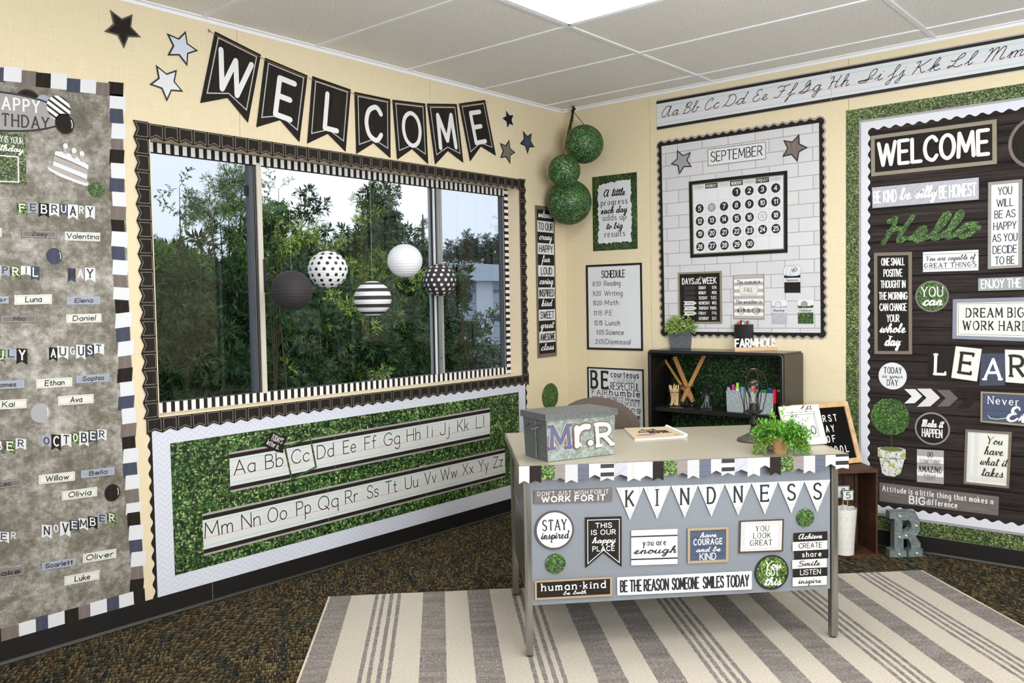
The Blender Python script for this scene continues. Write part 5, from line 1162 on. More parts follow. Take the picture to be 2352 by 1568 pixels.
S = sheet_c('R', 2045, 956.4, .198, .198, o5); B = MB(); n = 70; random.seed(5)
S.card(B, [(.5+(.5-.02*random.random())*math.cos(2*PI*k/n), .5+(.5-.02*random.random())*math.sin(2*PI*k/n)) for k in range(n)], BOX_C, .0014); B.build('foliage', tp)
B = MB(); S = Sheet('R', [(2046, 990), (2051, 990), (2052, 1034), (2046, 1034)], o5); S.card(B, RECT, mat('topiary_stem', (40, 36, 26), .7), .001); B.build('stem', tp)
pm = mat('mossy_pot', (206, 206, 200), .6); g = NG(pm); a = g.noise(14, detail=4); b = g.noise(60, detail=4)
g.out(g.mix(g.ramp(a, [(.52, (0, 0, 0)), (.6, (255, 255, 255))]), g.mix(g.ramp(b, [(.5, (0, 0, 0)), (.62, (255, 255, 255))]), srgb((212, 212, 206)), srgb((120, 122, 120))), srgb((148, 172, 62))))
S = Sheet('R', [(2017, 1024), (2081, 1028), (2081, 1094), (2017, 1090)], o5)
B = MB(); S.card(B, [(.16, .08), (.3, 0), (.6, -.02), (.82, .1), (.96, .6), (1, .62), (1, .95), (.8, 1), (.3, 1), (0, .95), (0, .66), (.06, .62)], pm, .0014)
S.ell(B, .5, .93, .058, .012, mat('pot_soil', (96, 110, 50), .7), .0018, 20); S.line(B, [(.04, .64), (.3, .6), (.7, .6), (.98, .64)], .003, mat('pot_line', (96, 98, 92), .6), .0018); B.build('pot', tp)
rs([(2253.8, 898.4), (2432, 906.5), (2432, 985), (2253, 968.5)], 'quote_sign', 'navy plank sign starting with the word Never', NAVYP, [('t', 'Never', .1, .62, .50, .86, (.13, 0, 1, 0, .3, 4), INKW), ('t', 'Ever', .34, .12, .86, .56, 'scriptb', INKW), ('l', [(.10, .24), (.13, .15), (.22, .14), (.34, .2)], .003, INKW)], frame=(.008, mat('frame_sand', (150, 136, 108), .5), .003))
rsig(sheet_c('R', 2142, 983.5, .166, .166, o5), 'round_sign', 'round black sign reading Make it HAPPEN', mat('rim_grey', (130, 130, 126), .5), [('p', [(.5+(u-.5)*.9, .5+(v-.5)*.9) for u, v in circ(40)], BLACKP), ('t', 'Make it', .2, .55, .8, .76, 'scriptb', INKW), ('t', 'HAPPEN', .22, .24, .78, .48, 'tallb', INKW)])
rs([(2107, 1030.7), (2168.6, 1034), (2168.3, 1111), (2107, 1105.7)], 'quote_sign', 'grey striped sign reading DO SOMETHING AMAZING TODAY', bands('amazing_stripes', [(0, (222, 222, 220)), (.5, (160, 154, 154))], PI/2, .068), [('t', 'DO', .42, .78, .6, .93, 'tall', INK), ('t', 'SOMETHING', .12, .56, .88, .7, 'talls', GREYP), ('t', 'AMAZING', .07, .33, .93, .5, 'roman', INK), ('t', 'TODAY', .27, .09, .7, .25, 'talls', GREYP)])
rs([(2218.7, 985), (2324.9, 991.5), (2318.5, 1120.7), (2214.5, 1110)], 'quote_sign', 'white plaid sign reading You have what it takes in dark script', CREAM, [('r', .06, .03, .13, .97, HATCH), ('r', .2, .03, .3, .97, HATCH), ('r', .04, .08, .96, .16, HATCH),
  ('t', 'You', .46, .76, .82, .9, (.12, 1, 0, .25, .5, 0), INK), ('t', 'have', .42, .57, .84, .72, (.12, 1, 0, .25, .5, 0), INK), ('t', 'what it', .34, .38, .93, .52, (.12, 1, 0, .25, .5, 0), INK), ('t', 'takes', .38, .18, .86, .33, (.12, 1, 0, .25, .5, 0), INK)], frame=(.011, mat('frame_brown', (116, 104, 92), .5), .004))
rs([(2021, 1107), (2295.2, 1139.8), (2293.6, 1183), (2021, 1150)], 'motto_strip', 'taupe sign reading Attitude is a little thing that makes a BIG difference', GREYH, [('t', 'Attitude is a little thing that makes a', .03, .58, .955, .86, 'slabb', INKW), ('t', 'BIG', .27, .1, .40, .48, 'heavy', INKW), ('t', 'difference', .42, .14, .67, .44, 'slabb', INKW)])
# ================================================================ RUG
RUGZ = .009
c0, c1 = G(756, 1369, RUGZ), G(2117, 1308.5, RUGZ); ru = (c1-c0).normalized(); rv = Vector((ru.y, -ru.x, 0))  # rv towards the camera
RW_, RD_ = (c1-c0).length, 1.75
m = mat('rug_pile', (214, 204, 186), .95, spec=.1); g = NG(m)
wob = g.math('MULTIPLY', g.math('SUBTRACT', g.noise(38, detail=4, rough=.8), .5), .012)
u = g.math('ADD', g.n('SeparateXYZ', {0: g.co}).outputs[0], wob)
edges = [(.006, .102), (.212, .228), (.244, .259), (.279, .296), (.314, .330), (.431, .531), (.634, .738), (.838, .855), (.871, .889), (.906, .923), (.940, .956), (1.062, 1.166), (1.268, 1.372),
         (1.472, 1.489), (1.504, 1.521), (1.538, 1.555), (1.571, 1.588), (1.69, 1.795), (1.897, 2.0), (2.10, 2.117), (2.132, 2.149), (2.166, 2.183), (2.199, 2.216), (2.31, 2.41), (2.515, 2.532), (2.548, 2.565), (2.581, 2.598), (2.612, 2.629), (2.738, 2.842)]
sc_ = RW_/2.85
acc = None
for a, b in edges:
    t_ = g.math('MULTIPLY', g.math('GREATER_THAN', u, a*sc_), g.math('LESS_THAN', u, b*sc_))
    acc = t_ if acc is None else g.math('ADD', acc, t_)
fl = g.noise(1, g.map(g.co, (90, 260, 1)), 4, .8); flk = g.ramp(g.math('MULTIPLY_ADD', g.noise(5, g.map(g.co, (1, 6, 1))), .25, fl), [(.62, (0, 0, 0)), (.7, (255, 255, 255))])
n2 = g.noise(9, detail=3)
grey = g.mix(flk, g.mix(n2, srgb((104, 97, 95)), srgb((126, 120, 117))), srgb((166, 160, 153)))
cre = g.mix(g.ramp(g.noise(110, detail=4, rough=.8), [(.35, (0, 0, 0)), (.65, (255, 255, 255))]), srgb((180, 172, 157)), srgb((206, 199, 186)))
g.out(g.mix(acc, cre, grey), g.noise(320, detail=3), .7, .006)
B = MB(); rp_ = Vector((c0.x, c0.y, 0))
nx_, ny_ = 60, 40; rows = []; uvs = []
for j in range(ny_+1):
    rr = []
    for i in range(nx_+1):
        x_, y_ = RW_*i/nx_, RD_*j/ny_; ed = .0012*math.sin(i*1.7)*(1 if j in (0, ny_) else 0)
        rr.append(rp_+ru*x_+rv*(y_+ed)+Zv*(RUGZ-.0007-.0007*math.sin(i*.7+j*.5))); uvs.append((x_, y_))
    rows.append(rr)
B.grid(rows[::-1], m, uvs=[uv for r_ in range(ny_, -1, -1) for uv in uvs[r_*(nx_+1):(r_+1)*(nx_+1)]])
BIND = mat('rug_binding', (206, 190, 164), .85)
for pts in ([rp_, rp_+rv*RD_], [rp_+ru*RW_, rp_+ru*RW_+rv*RD_], [rp_+rv*RD_, rp_+rv*RD_+ru*RW_]): B.tube([p+Zv*(RUGZ*.52) for p in pts], RUGZ*.5, BIND, 6)
B.face([rp_, rp_+ru*RW_, rp_+ru*RW_+Zv*RUGZ, rp_+Zv*RUGZ], mat('rug_edge', (120, 112, 100), .9))
tag(B.build('rug'), 'grey and cream striped area rug under the desk', 'rug')

# ================================================================ DESK
def dl(a, b, z): return Vector((DA.x, DA.y, 0)) + E1*a + DS*b + Zv*z
DAX = (E1, DS, Zv)
STEEL = mat('brushed_steel', (150, 148, 142), .3, .85); g = NG(STEEL)
g.out(g.ramp(g.noise(1, g.map(g.co, (90, 3, 1)), 3), [(.3, (120, 118, 112)), (.7, (176, 174, 168))]))
TOPM = mat('desk_top', (158, 152, 134), .3, spec=.5); PANM = mat('desk_panel', (124, 129, 137), .45); DKM = mat('desk_side', (120, 118, 112), .3, .7)
desk = empty('desk', dl(DW/2, .4, RUGZ), 'grey steel teacher desk covered with motivational signs', 'desk')
TD = .81
B = MB(); B.box(dl(DW/2, TD/2, DZ-.011), DW, TD, .022, TOPM, DAX); o = B.build('desk_top', desk)
B = MB(); B.box(dl(DW/2, .0015, DZ-.012), DW, .005, .026, STEEL, DAX); B.box(dl(.0015, TD/2, DZ-.012), .005, TD, .026, STEEL, DAX); B.box(dl(DW-.0015, TD/2, DZ-.012), .005, TD, .026, STEEL, DAX); B.build('edge_band', desk)
lw, ldp = .0265, .032; px0, px1 = .0455, DW-.052; py = .045
for a, b in ((.0195, py+.0), (DW-.0245-lw+.004, py), (.0195, TD-.05-ldp), (DW-.0245-lw+.004, TD-.05-ldp)):
    B = MB(); B.box(dl(a+lw/2, b+ldp/2, (DZ-.022+RUGZ+.008)/2), lw, ldp, DZ-.022-RUGZ-.008, STEEL, DAX); lg = B.build('leg', desk)
    B = MB(); B.lathe(dl(a+lw/2, b+ldp/2, RUGZ), [(.009, 0), (.013, .001), (.013, .008)], mat('leg_glide', (60, 58, 56), .5), 12); B.build('glide', lg)
pz = .203
B = MB(); B.box(dl((px0+px1)/2, py+.002+.008, (pz+DZ-.022)/2), px1-px0, .016, DZ-.022-pz, PANM, DAX); B.build('front_panel', desk)
for a in (.033, DW-.0415):
    B = MB(); B.box(dl(a, TD/2, .46), .003, TD-.16, DZ-.022-.46+.25, DKM, DAX); B.build('side_panel', desk)
    B = MB(); B.box(dl(a-.003 if a < .5 else a+.003, TD/2, .49), .004, TD-.2, .03, STEEL, DAX); B.build('side_rail', desk)
B = MB(); B.box(dl(.27, TD/2+.05, .56), .38, TD-.24, .27, DKM, DAX); dr = B.build('drawer_case', desk)
B = MB(); B.box(dl(DW-.27, TD/2+.05, .56), .38, TD-.24, .27, DKM, DAX); B.build('drawer_case', desk)
for a in (.27, DW-.27):
    for k in range(2):
        B = MB(); B.box(dl(a, TD-.065, .63-.135*k), .36, .012, .125, PANM, DAX); d_ = B.build('drawer', desk)
        B = MB(); B.box(dl(a, TD-.052, .64-.135*k), .09, .012, .012, STEEL, DAX); B.build('handle', d_)
# black lock bar glimpsed under the panel
B = MB(); B.box(dl(.5, .10, .196), .05, .012, .012, BLK, DAX); B.build('latch', desk)

# ---- garland of square-cut pennants taped under the desk edge
HCH = mat('pattern_white', (228, 228, 232), .5)
kinds = dict(h=HERS, k=BLACKH, g=BOX_B, t=woodprint('paper_greywood_m', (120, 110, 108), (140, 130, 128), 6, 60), p=HATCH, n=woodprint('paper_slate', (78, 82, 100), (92, 96, 112), 5, 60, .022, line=(60, 64, 80)), w=mat('paper_offwhite', (206, 210, 217), .5), s=STRIPEH, l=LILAC,
   a=bands('plaid_stripes', [(0, (226, 226, 230)), (.36, (186, 178, 172)), (.62, (226, 226, 230)), (.78, (190, 192, 204)), (.9, (226, 226, 230))], 0, .042))
gar = empty('pennant_garland', dl(DW/2, -.004, DZ-.04), 'garland of patterned paper pennants hanging along the front edge of the desk', 'garland')
seq = [('h', 1192, 1216, 1110), ('k', 1216, 1243, 1109), ('g', 1243, 1274, 1103), ('t', 1274, 1298, 1103), ('p', 1298, 1327, 1108), ('n', 1327, 1353, 1105), ('w', 1353, 1379, 1096), ('s', 1379, 1410, 1103), ('l', 1410, 1441, 1095), ('a', 1441, 1471, 1104), ('h', 1471, 1499, 1098), ('k', 1499, 1524, 1103),
  ('g', 1524, 1555, 1094), ('t', 1555, 1579, 1091), ('p', 1579, 1606, 1098), ('n', 1606, 1633, 1096), ('w', 1633, 1657, 1086), ('s', 1657, 1687, 1091), ('l', 1687, 1717, 1084), ('a', 1717, 1745, 1093), ('h', 1745, 1768, 1074), ('k', 1768, 1793, 1091), ('g', 1793, 1822, 1084), ('t', 1822, 1846, 1081), ('p', 1846, 1872, 1086), ('n', 1872, 1896, 1083), ('w', 1896, 1919, 1071), ('s', 1919, 1949, 1076)]
GP = dl(0, -.0042, 0)
def gp(x, y): return onp(x, y, GP, E2)
for i, (k, x0, x1, yb) in enumerate(seq):
    ty = lambda x: 1071+(x-1192)*(1043-1071)/(1949-1192)
    S = Sheet((-E2, E1), [gp(x0, ty(x0)), gp(x1, ty(x1)), gp(x1, yb), gp(x0, yb+1)], .0006*(i % 2))
    bot = S.BL.z; S.BL.z = S.BR.z = (S.BL.z+S.BR.z)/2; S.H = S.TL.z-S.BL.z
    B = MB(); n_ = .0105/S.H; last = k == 's' and i > 20
    S.card(B, [(0, 0), (.5, n_ if not last else n_*.5), (1, 0), (1, 1), (0, 1)], kinds[k], .0007)
    B.build('pennant', gar)
# ---- signs taped on the front panel
def ds(q, label, base, els, name='sign_card', **k): return sign('D', Sheet('D', q, k.pop('off', .0045)), name, label, k.pop('cat', 'sign'), base, els, group='signs taped to the desk front', t=.0012, **k)
def dq(x0, y0, x1, y1, x2, y2, x3, y3): return [(x0, y0), (x1, y1), (x2, y2), (x3, y3)]
ds([(1226, 1125.5), (1405.5, 1118.5), (1405.5, 1150), (1226, 1156)], 'dark grey sign reading DONT JUST WISH FOR IT WORK FOR IT', GREYH, [('t', "DON'T JUST WISH FOR IT", .045, .59, .95, .88, 'slab', INKW), ('t', 'WORK FOR IT', .1, .12, .905, .5, (.24, 0, 0, 0, 0, 3.6), INKW)])
S = sheet_c('D', 1273, 1216, .146, .146, .0045)
sign('D', S, 'sign_card', 'round white sign reading STAY inspired', 'sign', mat('rim_dark', (70, 66, 66), .5), [('p', [(.5+(u-.5)*.9, .5+(v-.5)*.9) for u, v in circ(44)], HERS), ('t', 'STAY', .2, .5, .8, .76, 'talls', INK), ('t', 'inspired', .15, .28, .86, .48, (.14, 1, 0, .15, .3, 0), INK)], circ(48), group='signs taped to the desk front', t=.0012)
PS = [(0, 0), (.5, .29), (1, 0), (1, 1), (0, 1)]
ds([(1343.5, 1187), (1427, 1184.5), (1427, 1300), (1344, 1303)], 'black pennant sign reading THIS IS OUR happy PLACE', BLACKP, [('l', [(.065, .085), (.5, .345), (.935, .085), (.935, .945), (.065, .945)], .0026, INKW, True), ('t', 'THIS', .28, .79, .72, .88, 'bold', INKW), ('t', 'IS OUR', .17, .655, .83, .745, 'bold', INKW), ('t', 'happy', .18, .49, .82, .60, 'scriptb', INKW), ('t', 'PLACE', .2, .33, .8, .42, 'bold', INKW)], shape=PS)
ds([(1449, 1217), (1555, 1213.5), (1555, 1293.5), (1449, 1297)], 'white sign with black stripes reading you are enough', HERS, [('r', 0, .19, 1, .81, WHITE), ('r', 0, .8, 1, .84, INK), ('r', 0, .15, 1, .19, INK), ('t', 'you are', .25, .56, .75, .73, 'roman', INK), ('t', 'enough', .04, .33, .97, .52, 'scriptb', INK)])
ds([(1578, 1212), (1672, 1208), (1671.5, 1288.5), (1578, 1293)], 'navy plank sign reading have COURAGE and be KIND in a tan frame', NAVYP, [('t', 'have', .30, .73, .7, .86, 'scriptb', INKW), ('t', 'COURAGE', .15, .52, .84, .68, 'slabb', INKW), ('t', 'and be', .2, .32, .8, .45, 'scriptb', INKW), ('t', 'KIND', .3, .09, .69, .27, 'tallb', INKW)], frame=(.0095, TANF, .0015))
ds([(1697.5, 1194), (1799, 1190), (1797, 1265), (1695.5, 1269)], 'white plaid sign reading YOU LOOK GREAT in a dark frame', CREAM, [('r', .05, .05, .13, .95, HATCH), ('r', .87, .05, .95, .95, HATCH), ('r', .05, .86, .95, .93, HATCH), ('r', .05, .07, .95, .14, HATCH), ('t', 'YOU', .37, .65, .66, .81, 'talls', INK), ('t', 'LOOK', .32, .44, .70, .60, 'talls', INK), ('t', 'GREAT', .25, .22, .74, .38, 'talls', INK)], frame=(.006, mat('frame_walnut', (70, 54, 44), .5), .0015))
ds([(1227.5, 1332), (1405, 1322.5), (1405, 1367), (1228, 1376.5)], 'black sign reading human kind be both in a tan frame', BLACKH, [('t', 'human*kind', .09, .46, .91, .82, 'slabb', INKW), ('t', 'be both', .36, .2, .66, .38, 'scriptb', INKW)], frame=(.0075, TANF, .0015))
ds([(1416.5, 1324.5), (1725.5, 1310), (1725.5, 1352), (1417, 1366)], 'long white sign reading BE THE REASON SOMEONE SMILES TODAY', HERS, [('t', 'BE THE REASON', .025, .2, .375, .8, 'tallb', INK), ('t', 'SOMEONE', .405, .2, .60, .8, 'tallb', INK), ('t', 'SMILES', .635, .2, .785, .8, 'tallb', INK), ('t', 'TODAY', .81, .2, .975, .8, 'tallb', INK)])
S = sheet_c('D', 1771.5, 1313, .134, .134, .0045)
sign('D', S, 'sign_card', 'round green leafy sign reading You GOT this', 'sign', INK, [('p', [(.5+(u-.5)*.9, .5+(v-.5)*.9) for u, v in circ(44)], BOX_B), ('t', 'You', .27, .62, .76, .82, 'scriptb', INKW), ('t', 'GOT', .34, .41, .69, .59, 'tallb', INKW), ('t', 'this', .26, .14, .76, .36, 'scriptb', INKW)], circ(48), group='signs taped to the desk front', t=.0012)
for i, (t_, x0, x1, y0, m_, ink, st_, a, b) in enumerate([('Achieve', 1822, 1899, 1221.5, BLACKH, INKW, 'scriptb', .13, .83), ('CREATE', 1819, 1898, 1242.5, CREAM, INK, 'print', .18, .84), ('share', 1824, 1901, 1262.5, BLACKH, INKW, 'slabb', .22, .78), ('Smile', 1818, 1897, 1283.5, CREAM, INK, 'scriptb', .16, .8), ('LISTEN', 1821, 1899, 1303.5, BLACKH, INKW, 'tallb', .2, .79), ('inspire', 1819, 1897, 1323.5, CREAM, INK, (.17, 1, 0, .1, .3, 0), .16, .84)]):
    ds([(x0, y0+1.5), (x1, y0-2.5), (x1, y0+17.5), (x0, y0+21.5)], '%s word strip reading %s, %s in the stack at the right of the desk front' % ('black' if i % 2 == 0 else 'white', t_.lower(), ['first', 'second', 'third', 'fourth', 'fifth', 'lowest'][i]), m_, [('t', t_, a, .28, b, .84, st_, ink)], 'word_strip', off=.0045+.0004*(i % 2))
def dotd(x, y, w_, label): leafdot('D', x, y, w_, w_, label, BOX_C, .0045)
dotd(1275.5, 1293, .0765, 'small green leafy dot on the desk front below STAY inspired'); dotd(1848.5, 1188, .0715, 'small green leafy dot on the desk front under the last pennant')
# KINDNESS triangles
for i, (ch, x) in enumerate(zip('KINDNESS', (1446, 1508, 1571.5, 1632.5, 1694, 1755, 1816, 1875.5))):
    yt = 1118-(x-1446)*.0375; hw = 31.5-.0028*(x-1446)*1; tipy = yt+75.5-.006*(x-1446)
    S = Sheet('D', [(x-hw, yt+1), (x+hw, yt-1.2), (x+hw, tipy-1), (x-hw, tipy+1)], .0045+.0004*(i % 2))
    wd = .13 if ch == 'I' else .27
    sign('D', S, 'triangle_pennant', 'white plaid triangle pennant lettered %s, %s in KINDNESS' % (ch, ['first', 'second', 'third', 'fourth', 'fifth', 'sixth', 'next to last', 'last'][i]), 'pennant', WHITE,
      [('p', [(.12, .78), (.18, .66), (.18, 1), (.12, 1)], HATCH), ('p', [(.4, .2), (.5, .04), (.6, .2), (.6, .995), (.4, .995)], HATCH), ('p', [(.82, .66), (.88, .78), (.88, 1), (.82, 1)], HATCH), ('p', [(.43, .3), (.57, .3), (.57, .97), (.43, .97)], mat('hatch_pale', (216, 216, 214), .5)), ('t', ch, .5-wd/2, .42, .5+wd/2, .9, (.13, 0, 1, 0, .1, 4), INK)], [(.5, 0), (1, 1), (0, 1)], t=.001, group='triangle pennants spelling KINDNESS')

# ================================================================ THINGS ON THE DESK
ZT = DZ
def rotax(a): c_, s_ = math.cos(a), math.sin(a); return (E1*c_+E2*s_, E2*c_-E1*s_, Zv)
# galvanised metal box
GAL = mat('galvanised', (140, 152, 148), .42, .55); g = NG(GAL)
v = g.n('TexVoronoi', {'Vector': g.mix(.02, g.co, g.n('TexNoise', {'Vector': g.co, 'Scale': 60.}).outputs[1], 'ADD'), 'Scale': 95.}, voronoi_dimensions='2D')
sp = g.n('SeparateColor', {0: v.outputs['Color']}).outputs[0]
f = g.math('MULTIPLY_ADD', g.noise(30, detail=4, rough=.7), .5, g.math('MULTIPLY', sp, .5))
g.out(g.ramp(f, [(.25, (134, 145, 142)), (.5, (152, 163, 159)), (.72, (176, 186, 182))]), g.noise(50, detail=3), .15, .002)
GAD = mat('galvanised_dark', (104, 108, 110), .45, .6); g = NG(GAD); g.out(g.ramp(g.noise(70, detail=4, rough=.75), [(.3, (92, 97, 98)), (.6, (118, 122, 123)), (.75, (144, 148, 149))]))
fc = dl(.108, .056, ZT); u1 = (dl(.393, .173, ZT)-fc).normalized(); u2 = Vector((-u1.y, u1.x, 0)); BXW, BXD, BXH = .308, .176, .160
bx = empty('metal_box', fc+u1*BXW/2+u2*BXD/2, 'galvanised metal box with a lid and paper letters Mr. R on the desk', 'box')
def bl(a, b, z): return fc+u1*a+u2*b+Zv*z
ax = (u1, u2, Zv)
B = MB()
for P in (((0, 0), (BXW, 0)), ((BXW, 0), (BXW, BXD)), ((BXW, BXD), (0, BXD)), ((0, BXD), (0, 0))):
    a_, b_ = P; k = .006
    def ins(p, z): 
        t_ = .0 if z > .05 else .004; cx, cy = BXW/2, BXD/2; s_ = 1-t_/.09; return bl(cx+(p[0]-cx)*s_, cy+(p[1]-cy)*s_, z)
    q = [ins(a_, .002), ins(b_, .002), ins(b_, BXH), ins(a_, BXH)]; ln = (q[1]-q[0]).length
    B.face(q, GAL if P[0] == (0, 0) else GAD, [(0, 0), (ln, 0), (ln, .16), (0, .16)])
B.box(bl(BXW/2, BXD/2, .004), BXW*.96, BXD*.94, .006, GAD, ax)
B.build('body', bx)
B = MB(); B.box(bl(BXW/2, BXD/2, BXH-.004+.011), BXW+.014, BXD+.016, .022, GAD, ax); B.tube([bl(-.007, -.008, BXH-.004), bl(BXW+.007, -.008, BXH-.004)], .0018, GAD, 6); B.tube([bl(-.007, -.008, BXH-.004), bl(-.007, BXD+.008, BXH-.004)], .0018, GAD, 6); B.build('lid', bx)
B = MB(); B.tube([bl(.002, BXD*.46, .004), bl(-.001, BXD*.46, BXH-.005)], .0022, GAD, 6); B.build('seam', bx)
WIRE = mat('wire', (90, 90, 92), .4, .8)
B = MB(); B.tube([bl(-.001, BXD*.3, .128), bl(-.012, BXD*.32, .122), bl(-.028, BXD*.36, .117), bl(-.032, BXD*.5, .116), bl(-.03, BXD*.66, .117), bl(-.012, BXD*.72, .122), bl(-.001, BXD*.74, .128)], .0017, WIRE, 6)
for b in (.3, .74): B.box(bl(-.001, BXD*b, .128), .005, .008, .012, WIRE, ax)
B.build('handle', bx)
fn_ = -u2
def boxletter(ch, q, fill, edge, wt, nm):
    S = Sheet((fn_, u1), [onp(x, y, fc-u2*.001, u2) for x, y in q], .0008); S.t = 0; 
    B = MB(); text(B, S, ch, .14, .1, .86, .9, (wt+.09, 0, 2, 0, 0, 3), edge, 0); bigserif(B, S, ch, wt+.09, edge, 0)
    B2 = MB(); text(B, S, ch, .14, .1, .86, .9, (wt, 0, 2, 0, 0, 3), fill, .0008); bigserif(B, S, ch, wt-.02, fill, .0008)
    B.build(nm, bx)
def bigserif(B, S, ch, wt, m_, o):
    f = lambda x, y: S.at(x/S.W, y/S.H, o)
    sp_ = {'M': [(.02, .1, .3, .1), (.7, .1, .98, .1), (.02, .9, .2, .9), (.8, .9, .98, .9)], 'R': [(.02, .1, .34, .1), (.72, .1, .98, .1), (.02, .9, .3, .9)], 'r': [(.0, .1, .5, .1), (.0, .56, .2, .56)]}[ch]
    for a, b, c_, d in sp_: ribbon(B, [(a*S.W, b*S.H), (c_*S.W, d*S.H)], S.H*.8*wt*.85, m_, f, caps=False)
NVP = mat('letter_navy', (78, 88, 122), .5); TNE = mat('letter_edge_tan', (190, 154, 122), .55); BRE = mat('letter_edge_brown', (110, 86, 60), .55); PGR = mat('letter_grey', (206, 204, 210), .5)
boxletter('M', [(1257, 974), (1314, 969), (1316, 1032), (1259, 1037)], NVP, TNE, .2, 'letter')
boxletter('R', [(1363, 969), (1408, 966), (1412, 1024), (1368, 1030)], PGR, BRE, .2, 'letter')
S = Sheet((fn_, u1), [onp(x, y, fc-u2*.001, u2) for x, y in [(1317, 956), (1357, 952), (1352, 1024), (1320, 1028)]], .0012); S.t = 0
B = MB()
for wt, m_, o_ in ((.3, BRE, 0), (.19, WHITE, .0008)):
    text(B, S, 'r', .16, .06, .9, 1.0, (wt, 0, 0, 0, 0, 3), m_, o_); f = lambda x, y: S.at(x/S.W, y/S.H, o_)
    ribbon(B, [(.0, .08*S.H), (.45*S.W, .08*S.H)], S.H*wt*.62, m_, f, caps=False); ribbon(B, [(0, .6*S.H), (.22*S.W, .6*S.H)], S.H*wt*.5, m_, f, caps=False)
B.build('letter', bx)
S = Sheet((fn_, u1), [onp(x, y, fc-u2*.001, u2) for x, y in [(1347, 1008), (1364, 1007), (1364, 1025), (1347, 1026)]], .0024)
B = MB(); S.card(B, circ(22), BRE, .0006); S.poly(B, [(.5+(u-.5)*.75, .5+(v-.5)*.75) for u, v in circ(22)], WHITE, .001); B.build('dot', bx)

# notebook / planner
P_ = [dl(.53, .477, ZT), dl(.765, .52, ZT), dl(.748, .79, ZT), dl(.548, .79, ZT)]
bk_ = empty('planner', sum(P_, Vector())/4, 'flat spiral planner with a kraft cover and white binding lying on the desk', 'book')
B = MB(); B.prism(P_, Zv*.006, mat('page_white', (206, 208, 220), .6)); B.build('pages', bk_)
kraft = mat('kraft_cover', (186, 168, 138), .55)
Q_ = [p+Zv*.0065 for p in P_]; B = MB(); B.prism(Q_, Zv*.002, kraft)
S = Sheet((Zv, (Q_[1]-Q_[0]).normalized()), [Q_[3]+Zv*.0021, Q_[2]+Zv*.0021, Q_[1]+Zv*.0021, Q_[0]+Zv*.0021], 0); S.t = 0; S.N = Zv
B.build('cover', bk_)
B = MB(); S.ell(B, .3, .26, .045, .02, mat('cover_pink', (150, 106, 118), .6), .0002, 20); S.ell(B, .86, .13, .012, .01, mat('cover_brown', (140, 96, 50), .6), .0002, 12); text(B, S, 'teach', .3, .66, .62, .8, 'scriptb', INK, .0003); text(B, S, 'love', .18, .48, .5, .62, 'scriptb', INK, .0003); text(B, S, 'INSPIRE', .42, .36, .84, .6, 'tallb', INK, .0003); B.build('cover_print', bk_)
B = MB(); B.tube([P_[1]+Zv*.009, P_[2]+Zv*.009], .008, mat('binding_white', (222, 224, 232), .35), 12); B.build('binding', bk_)

# caged bulb lamp
IRON = mat('aged_iron', (74, 68, 60), .55, .5); g = NG(IRON, 'Object'); g.out(g.ramp(g.noise(90, detail=4, rough=.8), [(.35, (58, 50, 42)), (.6, (96, 90, 82)), (.75, (138, 130, 118))]))
DI = mat('dark_iron', (40, 34, 30), .5, .5)
lc = dl(1.011, .363, ZT); lm = empty('caged_bulb_lamp', lc, 'small iron lamp with a clear bulb inside a wire cage on the desk', 'lamp')
k = (lc-CAM).dot(_F)/FPX   # metres per photo pixel at the lamp
def hz(y): return (1012.6-y)*k
B = MB(); B.lathe(lc, [(.066, 0), (.069, .004), (.064, .012), (.05, .018), (.034, .026), (.022, .034), (.016, .042), (.014, .05)], IRON, 32); B.build('base', lm)
B = MB(); B.lathe(lc, [(.014, .048), (.011, .06), (.015, .07), (.018, .08), (.012, .09), (.010, .105), (.020, hz(948)-.004), (.034, hz(946)), (.034, hz(943)), (.02, hz(941)), (.018, hz(932)), (.017, hz(926)), (.0, hz(926)+.001)], DI, 24); B.build('stem', lm)
GLB = bpy.data.materials.new('bulb_glass'); GLB.use_nodes = True; t = GLB.node_tree; t.nodes.clear()
o_ = t.nodes.new('ShaderNodeOutputMaterial'); tr = t.nodes.new('ShaderNodeBsdfTransparent'); gl = t.nodes.new('ShaderNodeBsdfGlossy'); fr = t.nodes.new('ShaderNodeLayerWeight'); mxs = t.nodes.new('ShaderNodeMixShader'); fr.inputs[0].default_value = .28
tr.inputs[0].default_value = (.94, .93, .9, 1); gl.inputs['Roughness'].default_value = .03; t.links.new(fr.outputs['Fresnel'], mxs.inputs[0]); t.links.new(tr.outputs[0], mxs.inputs[1]); t.links.new(gl.outputs[0], mxs.inputs[2]); t.links.new(mxs.outputs[0], o_.inputs[0])
bcz = hz(889); r_ = 17.8*k
B = MB(); B.lathe(lc, [(.0125, hz(924)), (.0125, bcz-r_*1.5), (.018, bcz-r_*1.1)]+[(r_*math.cos(a), bcz+r_*math.sin(a)) for a in [-.6, -.35, -.1, .15, .4, .65, .9, 1.15, 1.35]]+[(.0005, bcz+r_)], GLB, 24, cap=False); B.build('bulb', lm, smooth=True)
B = MB(); B.tube([lc+Zv*hz(922), lc+Zv*(bcz-.025)], .0025, mat('bulb_stem', (200, 200, 196), .3), 6)
for a in range(4): 
    d_ = Vector((math.cos(a*PI/2), math.sin(a*PI/2), 0))*.006; B.tube([lc+Zv*(bcz-.026), lc+d_+Zv*(bcz-.012)], .0005, WIRE, 4)
B.build('filament', lm)
